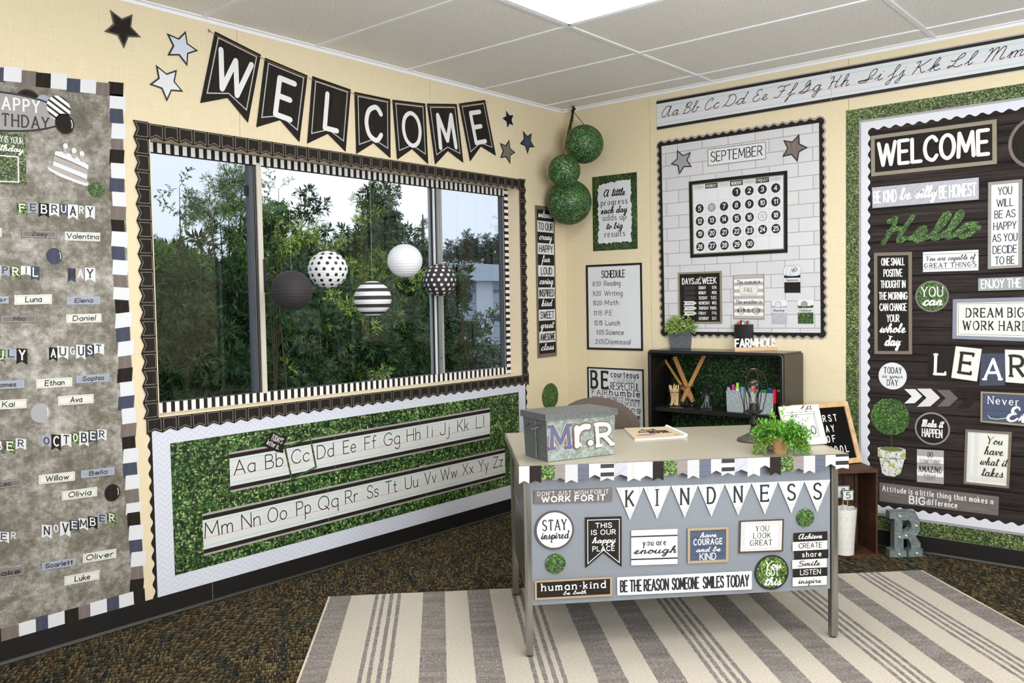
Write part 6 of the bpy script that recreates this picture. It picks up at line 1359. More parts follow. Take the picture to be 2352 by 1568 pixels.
for i in range(6):
    a = i*PI/3+.3; d_ = Vector((math.cos(a), math.sin(a), 0)); B = MB()
    B.tube([lc+d_*(20*k)+Zv*hz(943), lc+d_*(24*k)+Zv*hz(925), lc+d_*(30*k)+Zv*hz(898), lc+d_*(30.5*k)+Zv*hz(884), lc+d_*(27*k)+Zv*hz(868), lc+d_*(17*k)+Zv*hz(853), lc+d_*(6*k)+Zv*hz(847)], .0018, DI, 6); B.build('cage_wire', lm)
B = MB(); q = [lc+Vector((math.cos(a*PI/10), math.sin(a*PI/10), 0))*(6.5*k)+Zv*hz(847) for a in range(21)]; B.tube(q, .0018, mat('copper_ring', (120, 84, 66), .45, .5), 6, False); B.build('cage_ring', lm)
B = MB(); q = [lc+Vector((math.cos(a*PI/10), math.sin(a*PI/10), 0))*(20*k)+Zv*hz(943) for a in range(21)]; B.tube(q, .0018, DI, 6, False); B.build('cage_ring', lm)

# fern in a burlap pot
pc = dl(1.012, .075, ZT); k2 = (pc-CAM).dot(_F)/FPX
BUR = mat('burlap', (188, 148, 98), .85); g = NG(BUR)
w1 = g.n('TexWave', {'Vector': g.map(g.co, rot=.6), 'Scale': 120., 'Distortion': 1.}).outputs[1]
g.out(g.mix(g.ramp(w1, [(.3, (0, 0, 0)), (.7, (255, 255, 255))]), srgb((160, 118, 72)), srgb((212, 174, 124))), w1, .5, .003)
pt = empty('potted_fern', pc, 'green trailing fern in a small burlap-wrapped pot at the desk edge', 'plant')
B = MB(); R0, R1, PH = 15*k2, 29*k2, 43*k2
B.lathe(pc, [(R0, 0), (R0+(R1-R0)*.5, PH*.55), (R1*.97, PH*.84), (R1*1.02, PH*.86), (R1*1.05, PH), (R1*.96, PH), (R1*.9, PH*.8)], BUR, 32); B.build('pot', pt)
B = MB(); B.lathe(pc, [(R1*.9, PH*.82), (.001, PH*.86)], mat('soil', (48, 38, 28), .9), 20, cap=False); B.build('soil', pt)
B = MB()
cc = pc+E1*(R1*1.0)-E2*.012+Zv*PH*.88
for a in (.5, 2.2, 3.8): B.tube([cc, cc+E1*math.cos(a)*.018+Zv*math.sin(a)*.013, cc+E1*math.cos(a+.6)*.02+Zv*math.sin(a+.6)*.014, cc], .003, BUR, 6)
B.build('bow', pt)
FE = [mat('fern_a', (84, 142, 40), .5, spec=.3), mat('fern_b', (122, 176, 60), .5, spec=.3), mat('fern_c', (54, 100, 30), .5, spec=.3)]
random.seed(11)
def leaflet(B, p, d, n, ln, wd, m_):
    d = d.normalized(); s = d.cross(n); s = s.normalized() if s.length > 1e-4 else Vector((1, 0, 0)); nn = s.cross(d)
    B.face([p, p+d*ln*.45+s*wd*.5+nn*.0006, p+d*ln, p+d*ln*.45-s*wd*.5+nn*.0006], m_)
def sprig(B, p, d, ln, droop, nl, ll, lwd, mats_, taper=.35, spread=1.0, stem=None):
    pts = [p]; d = d.normalized(); n_ = 8; st = ln/n_
    for i in range(n_):
        d = (d+Vector((0, 0, -droop*(i+1)/n_))+Vector([random.uniform(-.12, .12) for _ in range(3)])).normalized(); pts.append(pts[-1]+d*st)
    B.tube(pts, [.0010*(1-.7*i/n_) for i in range(n_+1)], stem or mats_[2], 4, False)
    for j in range(nl):
        t_ = .12+.88*j/nl; i = min(int(t_*n_), n_-1); q = pts[i].lerp(pts[i+1], t_*n_-i); dd = (pts[i+1]-pts[i]).normalized()
        sd = dd.cross(Vector((random.uniform(-1, 1), random.uniform(-1, 1), random.uniform(-.2, 1)))).normalized()
        leaflet(B, q, dd*.75+sd*spread*(1 if j % 2 else -1), Vector((random.uniform(-.5, .5), random.uniform(-.5, .5), 1)), ll*(1-taper*t_)*random.uniform(.8, 1.2), lwd, random.choice(mats_))
    return pts
tp_ = pc+Zv*PH*.85
for grp in range(3):
    B = MB()
    for i in range(58):
        a = random.uniform(0, 2*PI); el = random.uniform(.1, 1.25); kk = random.uniform(.6, 1)
        d_ = Vector((math.cos(a)*math.cos(el), math.sin(a)*math.cos(el), math.sin(el)))
        right = max(0, d_.dot(E1)); 
        sprig(B, tp_+Vector((math.cos(a), math.sin(a), 0))*R1*.5, d_, (.112+.02*right)*kk if el > .5 else .125*kk, .32 if el > .5 else .7, 30, .021, .0052, FE, spread=.9)
    for v_ in B.v: v_.z = max(v_.z, ZT+.002)
    o = B.build('foliage', pt); tag(o, kind='stuff')
B = MB()
for dx, h_ in ((.01, .125), (-.008, .105), (.028, .095)):
    pts = sprig(B, tp_+E1*dx, Zv*1+E1*(.12 if dx > 0 else -.25), h_, -.02, 12, .03, .010, [FE[1], FE[1], FE[0]], spread=.6)
B.build('leaf_sprig', pt)
for s_ in (1, -1):
    B = MB()
    for i in range(9):
        d_ = E1*s_*random.uniform(.6, 1)+E2*random.uniform(-1, .3)+Zv*.2
        sprig(B, tp_+E1*s_*R1*.6, d_, random.uniform(.11, .135), .75, 28, .015, .0042, [FE[0], FE[1], mat('fern_gold', (150, 150, 70), .5)], spread=1)
    for v_ in B.v: v_.z = max(v_.z, ZT+.002)
    tag(B.build('trailing_stems', pt), kind='stuff')

# leaning white HELLO frame
a_, b_ = dl(1.262, .226, ZT), dl(1.082, .192, ZT); e_ = (a_-b_).normalized(); nb = Vector((-e_.y, e_.x, 0)); lean = .058; hh_ = .162
up = (Zv*math.sqrt(hh_**2-lean**2)+nb*lean); P4 = [b_+up, a_+up, a_, b_]
fm = empty('picture_frame', (a_+b_)/2, 'white framed HELLO print leaning back on the right end of the desk', 'picture frame')
N_ = e_.cross(up.normalized()); OFFW = mat('frame_offwhite', (198, 195, 184), .5)
S = Sheet((N_, e_), P4, .004)
B = MB(); S.card(B, RECT, mat('mat_board', (196, 198, 198), .6), .001, OFFW); B.build('backing', fm); S.t = .001
B = MB(); S.frame(B, .026, OFFW, .001, 0, .008); B.build('frame', fm)
B = MB(); S.rect(B, .16, .2, .84, .78, HERS, .0014); S.line(B, [(.16, .2), (.84, .2), (.84, .78), (.16, .78)], .0016, INK, .0018, True); text(B, S, 'HELLO', .22, .26, .81, .47, (.12, 0, 1, 0, .2, 3), INK, .001); B.build('print', fm)
B = MB(); S.t = .009
for (x0, y0), (dx, dy) in (((.5, .9), (.12, .05)), ((.55, .92), (.1, .1)), ((.62, .88), (.14, .03)), ((.66, .9), (.1, .09)), ((.72, .88), (.12, .02)), ((.74, .9), (.09, .1)), ((.6, .86), (.1, -.03))):
    S.poly(B, [(x0, y0), (x0+dx*.5-.01, y0+dy*.5+.015), (x0+dx, y0+dy), (x0+dx*.5+.01, y0+dy*.5-.01)], INK, .0095)
S.line(B, [(.45, .87), (.6, .88), (.74, .9)], .001, INK, .0095); B.build('leaf_drawing', fm)
B = MB(); mid = (a_+b_)/2; B.tube([mid+up*.7+nb*.004, mid+nb*.09+Zv*.002], .004, OFFW, 6); B.build('easel_leg', fm)
# ================================================================ BOOKSHELF
s0 = Vector((.797, -.247, 0)); s1v = Vector((.852, -.022, 0)).normalized(); s2v = Vector((-s1v.y, s1v.x, 0)); SW, SD, SH_ = .856, .238, 1.026
def sl(a, b, z): return s0+s1v*a+s2v*b+Zv*z
SAX = (s1v, s2v, Zv)
SBK = mat('shelf_black', (18, 18, 19), .3, spec=.5); SBT = mat('shelf_top', (30, 27, 24), .24, spec=.6); SIN = mat('shelf_inner', (13, 12, 12), .35)
shf = empty('bookshelf', sl(SW/2, SD/2, 0), 'low black bookshelf with a boxwood-print back against the wall', 'bookshelf')
B = MB(); B.box(sl(SW/2, SD/2, SH_-.0125), SW-.02, SD, .025, SBT, SAX); B.build('top_board', shf)
for a, nm in ((.011, 'side_panel'), (SW-.011, 'side_panel')):
    B = MB(); B.box(sl(a, SD/2, (SH_-.006)/2), .022, SD, SH_-.012, SBT if a > .1 else SIN, SAX); B.build(nm, shf)
# rounded front edging
B = MB(); rr = .0125
def arc(cx, cz, a0, a1): return [(cx+.016*math.cos(a), cz+.016*math.sin(a)) for a in [a0+(a1-a0)*i/5 for i in range(6)]]
path = [(.0125, 0)]+[(.0125, SH_-.03)]+[(.0285-.016*math.cos(t_), SH_-.0285+.016*math.sin(t_)) for t_ in [PI/8, PI/4, 3*PI/8]]+[(.03, SH_-.0125), (SW-.03, SH_-.0125)]+[(SW-.0285+.016*math.sin(t_), SH_-.0285+.016*math.cos(t_)) for t_ in [PI/8, PI/4, 3*PI/8]]+[(SW-.0125, SH_-.03), (SW-.0125, 0)]
B.tube([sl(a, .004, z) for a, z in path], rr, SBK, 12); B.build('edge_trim', shf, smooth=True)
zsh = onp(1560, 939, sl(0, .004, 0), s2v).z
B = MB(); B.box(sl(SW/2, SD/2+.01, zsh-.012), SW-.044, SD-.03, .024, SBK, SAX); B.build('shelf', shf)
B = MB(); B.box(sl(SW/2, SD/2+.01, zsh-.012-.34), SW-.044, SD-.03, .024, SBK, SAX); B.build('shelf', shf)
B = MB(); B.box(sl(SW/2, SD/2, .05), SW-.044, SD-.02, .02, SBK, SAX); B.build('shelf', shf)
BOXD = boxwood('boxwood_shelf', .012, (14, 40, 16), (54, 112, 48), (160, 214, 130))
B = MB(); P = [sl(.022, SD-.012, .04), sl(SW-.022, SD-.012, .04), sl(SW-.022, SD-.012, SH_-.025), sl(.022, SD-.012, SH_-.025)]
B.prism(P, s2v*.004, BOXD); B.face(P, BOXD, [(0, 0), (SW-.044, 0), (SW-.044, SH_-.065), (0, SH_-.065)]); B.build('back_panel', shf)
def on_sl(x, y, b): 
    P = onp(x, y, sl(0, b, 0), s2v); return (P-s0).dot(s1v), P.z
def pxm(P): return (P-CAM).dot(_F)/FPX

# jars on the shelf
JG = bpy.data.materials.new('jar_glass'); JG.use_nodes = True; t = JG.node_tree; t.nodes.clear()
o_ = t.nodes.new('ShaderNodeOutputMaterial'); tr = t.nodes.new('ShaderNodeBsdfTransparent'); gl = t.nodes.new('ShaderNodeBsdfGlossy'); fr = t.nodes.new('ShaderNodeLayerWeight'); mxs = t.nodes.new('ShaderNodeMixShader'); fr.inputs[0].default_value = .18
tr.inputs[0].default_value = (.93, .95, .94, 1); gl.inputs['Roughness'].default_value = .05; t.links.new(fr.outputs['Fresnel'], mxs.inputs[0]); t.links.new(tr.outputs[0], mxs.inputs[1]); t.links.new(gl.outputs[0], mxs.inputs[2]); t.links.new(mxs.outputs[0], o_.inputs[0])
PENC = mat('pencil_wood', (222, 186, 140), .6); PENC2 = mat('pencil_wood_dark', (196, 156, 108), .6); RUL = mat('ruler_wood', (188, 134, 76), .55); BLKP = mat('black_tool', (20, 20, 22), .3)
SILP = mat('silver_tool', (176, 178, 184), .25, .8)
def jar(xp, yp, b, rpx, hpx, name, label, cat='jar'):
    a, z_ = on_sl(xp, yp, b); c = sl(a, b, zsh); kk = pxm(c); r, h = rpx*kk, hpx*kk
    e = empty(name, c, label, cat)
    B = MB(); B.lathe(c, [(r*.86, .001), (r*.98, .006), (r, h*.3), (r, h*.78), (r*.84, h*.86), (r*.84, h*.92), (r*.9, h*.93), (r*.9, h*.97), (r*.86, h)], JG, 24, cap=False)
    B.face([c+Vector((r*.86*math.cos(2*PI*q/20), r*.86*math.sin(2*PI*q/20), .001)) for q in range(20)], JG); B.build('glass', e, smooth=True)
    B = MB(); q = [c+Vector((r*.9*math.cos(a_*PI/10), r*.9*math.sin(a_*PI/10), h*.88)) for a_ in range(21)]; B.tube(q, .0016, WIRE, 5, False); B.build('wire_band', e)
    return e, c, r, h
random.seed(21)
_, c, r, h = jar(1549, 931, .12, 16, 37, 'glass_jar', 'squat glass jar of plain wood pencils on the shelf')
for i in range(18):
    a = random.uniform(0, 2*PI); q0 = c+Vector((math.cos(a), math.sin(a), 0))*r*.6*random.random()**.5+Zv*.004; a2 = a+PI*.5+random.uniform(-.8, .8)
    q1 = c+Vector((math.cos(a2), math.sin(a2), 0))*r*.7+Zv*(h*1.18+random.uniform(-.006, .014))
    B = MB(); d_ = (q1-q0).normalized(); B.tube([q0, q1, q1+d_*.001], .0034, random.choice([PENC, PENC, PENC2]), 6); B.tube([q1+d_*.001, q1+d_*.0016], .0034, mat('pencil_end', (236, 212, 174), .6), 6)
    o = B.build('pencil'); tag(o, 'plain wood pencil standing in the left glass jar', 'pencil', 'plain pencils in the left jar')
_, c, r, h = jar(1579, 929, .15, 17, 52, 'glass_jar', 'tall glass jar holding crossed wooden rulers on the shelf')
def rul(x0, y0, x1, y1, b0, b1, wd, label):
    a0_, z0_ = on_sl(x0, y0, b0); a1_, z1_ = on_sl(x1, y1, b1); p0, p1 = sl(a0_, b0, max(z0_, zsh+.004)), sl(a1_, b1, z1_)
    d_ = p1-p0; ln = d_.length; d_ = d_.normalized(); sd = d_.cross(s2v).normalized(); B = MB(); B.box((p0+p1)/2, ln, wd, .003, RUL, (d_, sd, d_.cross(sd)))
    o = B.build('ruler'); tag(o, label, 'ruler', 'wooden rulers in the tall jar')
    B = MB()
    nn = d_.cross(sd); nn = nn if nn.dot(s2v) < 0 else -nn
    for i in range(int(ln/.0127)):
        p = p0+d_*(.008+i*.0127)+nn*.0018; B.face([p+sd*wd*.48, p+sd*wd*.48+d_*.0012, p+sd*wd*.26+d_*.0012, p+sd*wd*.26][::-1], INK)
    B.build('tick_marks', o)
rul(1590, 923, 1527, 826, .17, .16, .014, 'thin wooden ruler leaning far left out of the tall jar')
rul(1592, 922, 1549, 819, .158, .15, .028, 'wide wooden ruler leaning left out of the tall jar')
rul(1566, 922, 1618, 815, .135, .145, .024, 'wide wooden ruler leaning right out of the tall jar')
_, c, r, h = jar(1622, 932, .13, 14.5, 36, 'glass_jar', 'small glass jar of grey brushes and pens on the shelf')
for i in range(10):
    a = random.uniform(0, 2*PI); q0 = c+Vector((math.cos(a), math.sin(a), 0))*r*.5+Zv*.004; q1 = c+s1v*random.uniform(-.03, .03)+s2v*random.uniform(-.02, .01)+Zv*(h*1.25+random.uniform(0, .03))
    q2 = q0.lerp(q1, .55); o = None
    B = MB(); B.tube([q0, q2], .003, SILP, 6); B.tube([q2, q1], [.0028, .0012], BLKP, 6); o = B.build('pen'); tag(o, 'slim black and silver pen in the small jar', 'pen', 'pens in the small jar')
# galvanised bins with markers
def bin_(x0, x1, y0, y1, b, dp, label):
    a0_, _ = on_sl(x0, y1, b); a1_, _ = on_sl(x1, y1, b); _, zt_ = on_sl((x0+x1)/2, y0, b); zt_ = max(zt_, zsh+.04); e = empty('marker_bin', sl((a0_+a1_)/2, b, zsh), label, 'bin', 'galvanised bins of markers on the shelf')
    B = MB(); t_ = .0015; f = .005
    for P in ([(a0_+f, b, zsh+.001), (a1_-f, b, zsh+.001), (a1_, b, zt_), (a0_, b, zt_)], [(a1_-f, b, zsh+.001), (a1_-f, b+dp, zsh+.001), (a1_, b+dp, zt_+.01), (a1_, b, zt_)], [(a1_-f, b+dp, zsh+.001), (a0_+f, b+dp, zsh+.001), (a0_, b+dp, zt_+.01), (a1_, b+dp, zt_+.01)], [(a0_+f, b+dp, zsh+.001), (a0_+f, b, zsh+.001), (a0_, b, zt_), (a0_, b+dp, zt_+.01)]):
        q = [sl(*p) for p in P]; B.face(q, GALB, [(0, 0), (.1, 0), (.1, .08), (0, .08)]); 
    q = [sl(a0_+f, b, zsh+.002), sl(a1_-f, b, zsh+.002), sl(a1_-f, b+dp, zsh+.002), sl(a0_+f, b+dp, zsh+.002)]; B.face(q, GALB)
    B.build('body', e); B = MB(); B.tube([sl(a0_, b, zt_), sl(a1_, b, zt_)], .0018, GALB, 6); B.build('rim', e); return a0_, a1_, zt_
GALB = mat('galvanised_light', (168, 178, 182), .4, .45); g = NG(GALB); g.out(g.ramp(g.noise(90, detail=4, rough=.7), [(.3, (140, 150, 154)), (.7, (204, 212, 216))]))
b0 = bin_(1668, 1708, 898, 941, .05, .13, 'left galvanised bin of highlighters on the shelf')
b1 = bin_(1710, 1738, 903, 943, .05, .13, 'middle galvanised bin behind the caged lamp')
b2 = bin_(1742, 1777, 903, 946, .05, .13, 'right galvanised bin of markers on the shelf')
def mk(x, y, col, label, bb, sz=.0085):
    a, z_ = on_sl(x, y, bb); c = sl(a, bb, z_); e = MB(); m_ = mat('marker_%d_%d_%d' % col, col, .35)
    d_ = (Zv+s1v*random.uniform(-.15, .15)-s2v*.1).normalized(); bot = c-d_*(z_-zsh-.004)/d_.z
    e.tube([bot, c-d_*.03], sz*.9, mat('marker_body', (220, 220, 222), .4), 10); e.tube([c-d_*.03, c-d_*.004, c], [sz, sz, sz*.72], m_, 10)
    tag(e.build('marker'), label, 'marker', 'markers in the galvanised bins')
for i, (x, y, col, lb) in enumerate([(1673, 889, (176, 142, 214), 'lavender'), (1684, 883, (216, 60, 150), 'magenta'), (1687, 890, (190, 150, 230), 'light purple'), (1694, 879, (150, 206, 50), 'lime green'), (1697, 893, (226, 206, 40), 'yellow'), (1683, 895, (226, 110, 50), 'orange'),
   (1704, 888, (40, 150, 190), 'teal'), (1730, 886, (214, 80, 40), 'red orange'), (1742, 893, (224, 110, 40), 'bright orange'), (1750, 895, (30, 140, 80), 'green'), (1758, 895, (26, 130, 84), 'dark green'), (1767, 890, (36, 88, 170), 'blue'), (1771, 892, (30, 70, 150), 'navy blue')]):
    mk(x, y, col, '%s capped marker in the bins on the shelf' % lb, .075+.03*(i % 3))
a_, z_ = on_sl(1780, 897, .06); B = MB(); B.box(sl(a_, .06, z_-.03), .018, .02, .075, mat('red_cap', (206, 30, 44), .35), SAX); B.box(sl(a_, .0605, (z_-.07+zsh)/2), .017, .019, z_-.07-zsh, mat('dark_case', (34, 26, 44), .4), SAX); tag(B.build('marker_box'), 'dark marker case with a red end beside the shelf side', 'case')

# things on top of the bookshelf
def on_top(x, y): P = G(x, y, SH_); return P
c = on_top(1565, 799)+s2v*.03; kk = pxm(c); pl_e = empty('potted_plant', c, 'light green leafy plant in a square grey pot on the bookshelf', 'plant')
w0, w1, ph = 23.5*kk*.96, 26*kk*.98, 39*kk
SLT = mat('slate_pot', (96, 100, 106), .65); g = NG(SLT); g.out(g.ramp(g.noise(1, g.map(g.co, (60, 260, 1)), 4, .8), [(.35, (70, 74, 80)), (.62, (104, 108, 116)), (.75, (150, 154, 160))]))
B = MB(); ax_ = rotd = (s1v, s2v, Zv)
r0 = [c+s1v*(w0*i)+s2v*(w0*j)+Zv*.001 for i, j in ((-1, -1), (1, -1), (1, 1), (-1, 1))]; r1 = [c+s1v*(w1*i)+s2v*(w1*j)+Zv*ph for i, j in ((-1, -1), (1, -1), (1, 1), (-1, 1))]; r2 = [c+(p-c-Zv*ph)*.9+Zv*ph for p in r1]
uv4 = [(0, 0), (.06, 0), (.06, .08), (0, .08)]
for i in range(4): j = (i+1) % 4; B.face([r0[i], r0[j], r1[j], r1[i]], SLT, uv4); B.face([r1[i], r1[j], r2[j], r2[i]], SLT, uv4)
B.face(r0[::-1], SLT); B.face([p-Zv*.008 for p in r2], mat('soil', (48, 38, 28), .9)); B.build('pot', pl_e)
LG = [mat('sprig_a', (140, 172, 76), .55), mat('sprig_b', (180, 202, 112), .55), mat('sprig_c', (96, 134, 52), .55), mat('sprig_d', (222, 230, 170), .55)]
for grp in range(3):
    B = MB(); random.seed(31+grp)
    for i in range(110):
        a = random.uniform(0, 2*PI); el = random.uniform(.15, 1.45)
        d_ = Vector((math.cos(a)*math.cos(el), math.sin(a)*math.cos(el), math.sin(el)))
        sprig(B, c+Zv*ph+Vector((math.cos(a), math.sin(a), 0))*w1*.5, d_, (.085+.018*random.random()) if el > .5 else .072, .22, 28, .015, .0075, LG, spread=.9)
    tag(B.build('foliage', pl_e), kind='stuff')
c = on_top(1705, 803)+s2v*.02; kk = pxm(c); r = 21.5*kk; h = 58*kk; cup = empty('pen_cup', c, 'black embossed round pen cup on the bookshelf', 'cup')
CUPM = mat('embossed_black', (24, 23, 24), .5); g = NG(CUPM); w_ = g.n('TexWave', {'Vector': g.map(g.co, rot=.8), 'Scale': 55., 'Distortion': 6.}).outputs[1]; g.out(g.ramp(w_, [(.4, (18, 17, 18)), (.6, (44, 42, 44))]), w_, .8, .004)
B = MB(); B.lathe(c, [(r, .0005), (r, h), (r*.93, h), (r*.93, .004)], CUPM, 32, cap=False); B.face([c+Vector((r*math.cos(2*PI*q/24), r*math.sin(2*PI*q/24), .001)) for q in range(24)], CUPM); B.build('cup', cup, smooth=False)
random.seed(4)
for i, (dx, dz, col, lb) in enumerate([(-.036, .014, (220, 54, 30), 'red'), (-.024, .017, (210, 50, 26), 'red'), (-.013, .016, (24, 70, 170), 'blue'), (-.012, .024, (16, 16, 20), 'black'), (.0, .014, (214, 216, 220), 'white'), (.010, .016, (160, 60, 180), 'purple'), (.018, .021, (226, 70, 120), 'pink'), (.026, .02, (150, 20, 60), 'maroon'), (.034, .012, (120, 170, 140), 'pale green'), (.006, .02, (60, 160, 80), 'green')]):
    p1 = c+s1v*dx*.9+s2v*random.uniform(-.015, .015)+Zv*(h+dz); p0 = c+s1v*dx*.5+Zv*.005; d_ = (p1-p0).normalized(); B = MB(); m_ = mat('cap_%s' % lb.replace(' ', '_'), col, .35)
    B.tube([p0, p1-d_*.03], .0055, mat('marker_body', (220, 220, 222), .4), 8); B.tube([p1-d_*.03, p1-d_*.003, p1], [.0065, .0065, .004], m_, 10); tag(B.build('marker'), '%s cap marker standing in the black pen cup%s' % (lb, ', farther left' if i == 0 else ''), 'marker', 'markers in the black pen cup')
# FARMHOUSE sign
PA, PB = on_top(1688, 806.5), on_top(1800, 803.5); e_ = (PB-PA).normalized(); nb = Vector((-e_.y, e_.x, 0)); kk = pxm(PA); fs = empty('letter_sign', (PA+PB)/2, 'white FARMHOUSE letters standing on a pale wood block on the bookshelf', 'sign')
PINE = mat('pine_block', (202, 172, 132), .6); g = NG(PINE); g.out(g.ramp(g.noise(1, g.map(g.co, (8, 160, 1)), 4), [(.3, (188, 156, 114)), (.7, (214, 188, 150))]))
B = MB(); hb = 8.5*kk; B.box((PA+PB)/2+nb*.01+Zv*hb/2, (PB-PA).length, .022, hb, PINE, (e_, nb, Zv)); B.build('base', fs)
S = Sheet((-nb, e_), [PA+Zv*(hb+19.5*kk), PB+Zv*(hb+19.5*kk)-e_*.004, PB+Zv*hb-e_*.004, PA+Zv*hb], -.006); S.t = 0
B = MB(); 
for o_ in (0, -.0008, -.0016, -.0024, -.0032, -.004): text(B, S, 'FARMHOUSE', .02, -.02, .985, .95, (.2, 0, 0, 0, .0, 2.4), INKW, o_)
B.build('lettering', fs)

# ================================================================ CRATE, LETTER BOARD, VASE, METAL R
cf = Vector((2.118, -.207, 0)); k1 = -(Vector((1.958, -.358, 0))-cf).normalized(); k1 = Vector((math.cos(math.radians(44)), math.sin(math.radians(44)), 0)); k2v = Vector((-k1.y, k1.x, 0)); CWD, CDP, CHT = .46, .232, .448
def cl(a, b, z): return cf+k1*(a-CWD)+k2v*b+Zv*z
KAX = (k1, k2v, Zv)
CRW = mat('walnut_crate', (72, 42, 26), .55); g = NG(CRW); g.out(g.ramp(g.noise(1, g.map(g.co, (14, 14, 1)), 5, .7), [(.3, (44, 25, 16)), (.55, (76, 44, 27)), (.75, (104, 64, 38))]), g.noise(60), .2, .002)
cr_ = empty('wooden_crate', cl(CWD/2, CDP/2, 0), 'dark brown slatted wooden crate on its side right of the desk', 'crate')
B = MB(); B.box(cl(CWD/2, CDP/2, CHT-.008), CWD, CDP, .016, CRW, KAX); B.build('slat', cr_)
B = MB(); B.box(cl(CWD/2, CDP/2, .008), CWD, CDP, .016, CRW, KAX); B.build('slat', cr_)
for i in range(3):
    w_ = (CDP-.012)/3
    for a in (.005, CWD-.005):
        B = MB(); B.box(cl(a, .004+w_*(i+.5), CHT/2), .009, w_-.006, CHT-.033, CRW, KAX); B.build('slat', cr_)
for i in range(6):
    w_ = (CWD-.02)/6; B = MB(); B.box(cl(.01+w_*(i+.5), CDP-.005, CHT/2), w_-(.004 if i % 2 else .007), .008, CHT-.033, CRW, KAX); B.build('slat', cr_)
for a in (.016, CWD-.016):
    B = MB(); B.box(cl(a, CDP-.016, CHT/2), .016, .012, CHT-.034, CRW, KAX); B.build('corner_post', cr_)
# letter board
br = Vector((1.985, -.075, CHT+.001)); ang = math.radians(61); e_ = Vector((math.cos(ang), math.sin(ang), 0)); nb = Vector((-e_.y, e_.x, 0)); hh_, lean, wd_ = .328, .11, .37
up = Zv*math.sqrt(hh_**2-lean**2)+nb*lean; bl_ = br-e_*wd_; N_ = e_.cross(up.normalized())
lbd = empty('letter_board', (br+bl_)/2, 'black letter board reading FIRST DAY OF SCHOOL in a pale wood frame on the crate', 'letter board')
OAK = mat('oak_frame', (206, 170, 124), .5); g = NG(OAK); g.out(g.ramp(g.noise(1, g.map(g.co, (20, 20, 1)), 4), [(.3, (190, 152, 106)), (.7, (220, 188, 146))]))
FELT = mat('letterboard_felt', (16, 15, 15), .9, spec=.1); g = NG(FELT); w_ = g.n('TexWave', {'Vector': g.map(g.co, rot=PI/2), 'Scale': 26.}).outputs[1]; g.out(g.ramp(w_, [(0, (10, 9, 9)), (1, (26, 24, 23))]), w_, .8, .002)
S = Sheet((N_, e_), [bl_+up, br+up, br, bl_], .003); B = MB(); S.card(B, RECT, FELT, .004); B.build('felt', lbd); S.t = .004
B = MB(); S.frame(B, .026, OAK, -.004, 0, .016); B.build('frame', lbd)
S.t = .0045
for s_, v, cu in (('FIRST', .70, .50), ('DAY', .53, .51), ('OF', .365, .535), ('SCHOOL', .19, .53)):
    n_ = len(s_)
    for i, ch in enumerate(s_):
        u_ = cu+.035+(i-(n_-1)/2)*.096; B = MB(); wl_ = .0 if ch == 'I' else .042; text(B, S, ch, u_-.022, v, u_+.022, v+.1, (.17, 0, 0, 0, 0, 2), INKW, 0); B.build('plastic_letter', lbd)
# vase
vc = Vector((1.981, -.300, .0165)); kv = pxm(vc); VM = mat('lace_vase', (226, 224, 220), .45)
va = empty('lace_vase', vc, 'white lace-pattern metal vase standing inside the wooden crate', 'vase')
H_ = 104*kv; r0_, r1_ = 20.5*kv, 27*kv
B = MB(); n = 48
rows = []
for i in range(13):
    t_ = i/12; r_ = r0_+(r1_-r0_)*t_**1.3; rows.append([vc+Vector((r_*math.cos(2*PI*j/n), r_*math.sin(2*PI*j/n), H_*t_-(0 if i < 12 else .0)+(0 if i < 12 else .006*abs(math.sin(4*2*PI*j/n))))) for j in range(n)])
B.grid(rows, VM, True); B.face(rows[0][::-1], VM); B.build('body', va, smooth=True)
HOLE = mat('lace_hole', (150, 138, 120), .8)
B = MB()
def vd(th, t_, dr):
    r_ = (r0_+(r1_-r0_)*t_**1.3)*1.006; p = vc+Vector((r_*math.cos(th), r_*math.sin(th), H_*t_)); a = Vector((-math.sin(th), math.cos(th), 0))
    B.face([p+a*dr*math.cos(2*PI*q/6)+Zv*dr*math.sin(2*PI*q/6) for q in range(6)], HOLE)
for row_ in range(3):
    t_ = .30+.15*row_
    for j in range(12):
        th = 2*PI*(j+.5*(row_ % 2))/12; vd(th, t_, .0016)
        for q in range(8): vd(th+.13*math.cos(q*PI/4), t_+.05*math.sin(q*PI/4), .0012)
for j in range(12):
    th = 2*PI*j/12
    for q in range(9): vd(th-.2+.4*q/8, .16-.05*math.sin(PI*q/8), .0009); vd(th-.2+.4*q/8, .92-.09*math.sin(PI*q/8), .0012)
    for dt in (0, .03, .06): vd(th, .78+dt, .0014); vd(th+.1, .76+dt*.7, .0011); vd(th-.1, .76+dt*.7, .0011)
tag(B.build('lace_pattern', va), kind='stuff')
STK = mat('stick_wood', (214, 186, 140), .6)
def stick(x, y, x1, y1, d, w_, h_, txt, rim, label):
    p1 = onp(x, y, vc+k2v*d, k2v); p0 = vc+Zv*.01+k1*.0+k2v*d*.4; B = MB(); q = (p1-Zv*h_*kv*.5); B.tube([p0, q], .0022, STK, 6); o = tag(B.build('card_stick'), label, 'card on stick', 'number cards on sticks in the lace vase')
    S = Sheet((-k2v, k1), [p1+k1*(-w_*kv/2)+Zv*h_*kv/2, p1+k1*(w_*kv/2)+Zv*h_*kv/2, p1+k1*(w_*kv/2)-Zv*h_*kv/2, p1-k1*(w_*kv/2)-Zv*h_*kv/2], .003); B = MB(); S.card(B, RECT, WHITE, .001); S.frame(B, .0055, rim, .0014); S.t = .001; text(B, S, txt, .34, .24, .68, .78, 'print', INK); B.build('number_card', o)
stick(1947, 1137, 0, 0, -.018, 28, 25, '5', BOX_C, 'small white card 5 with a green rim on a stick in the lace vase')
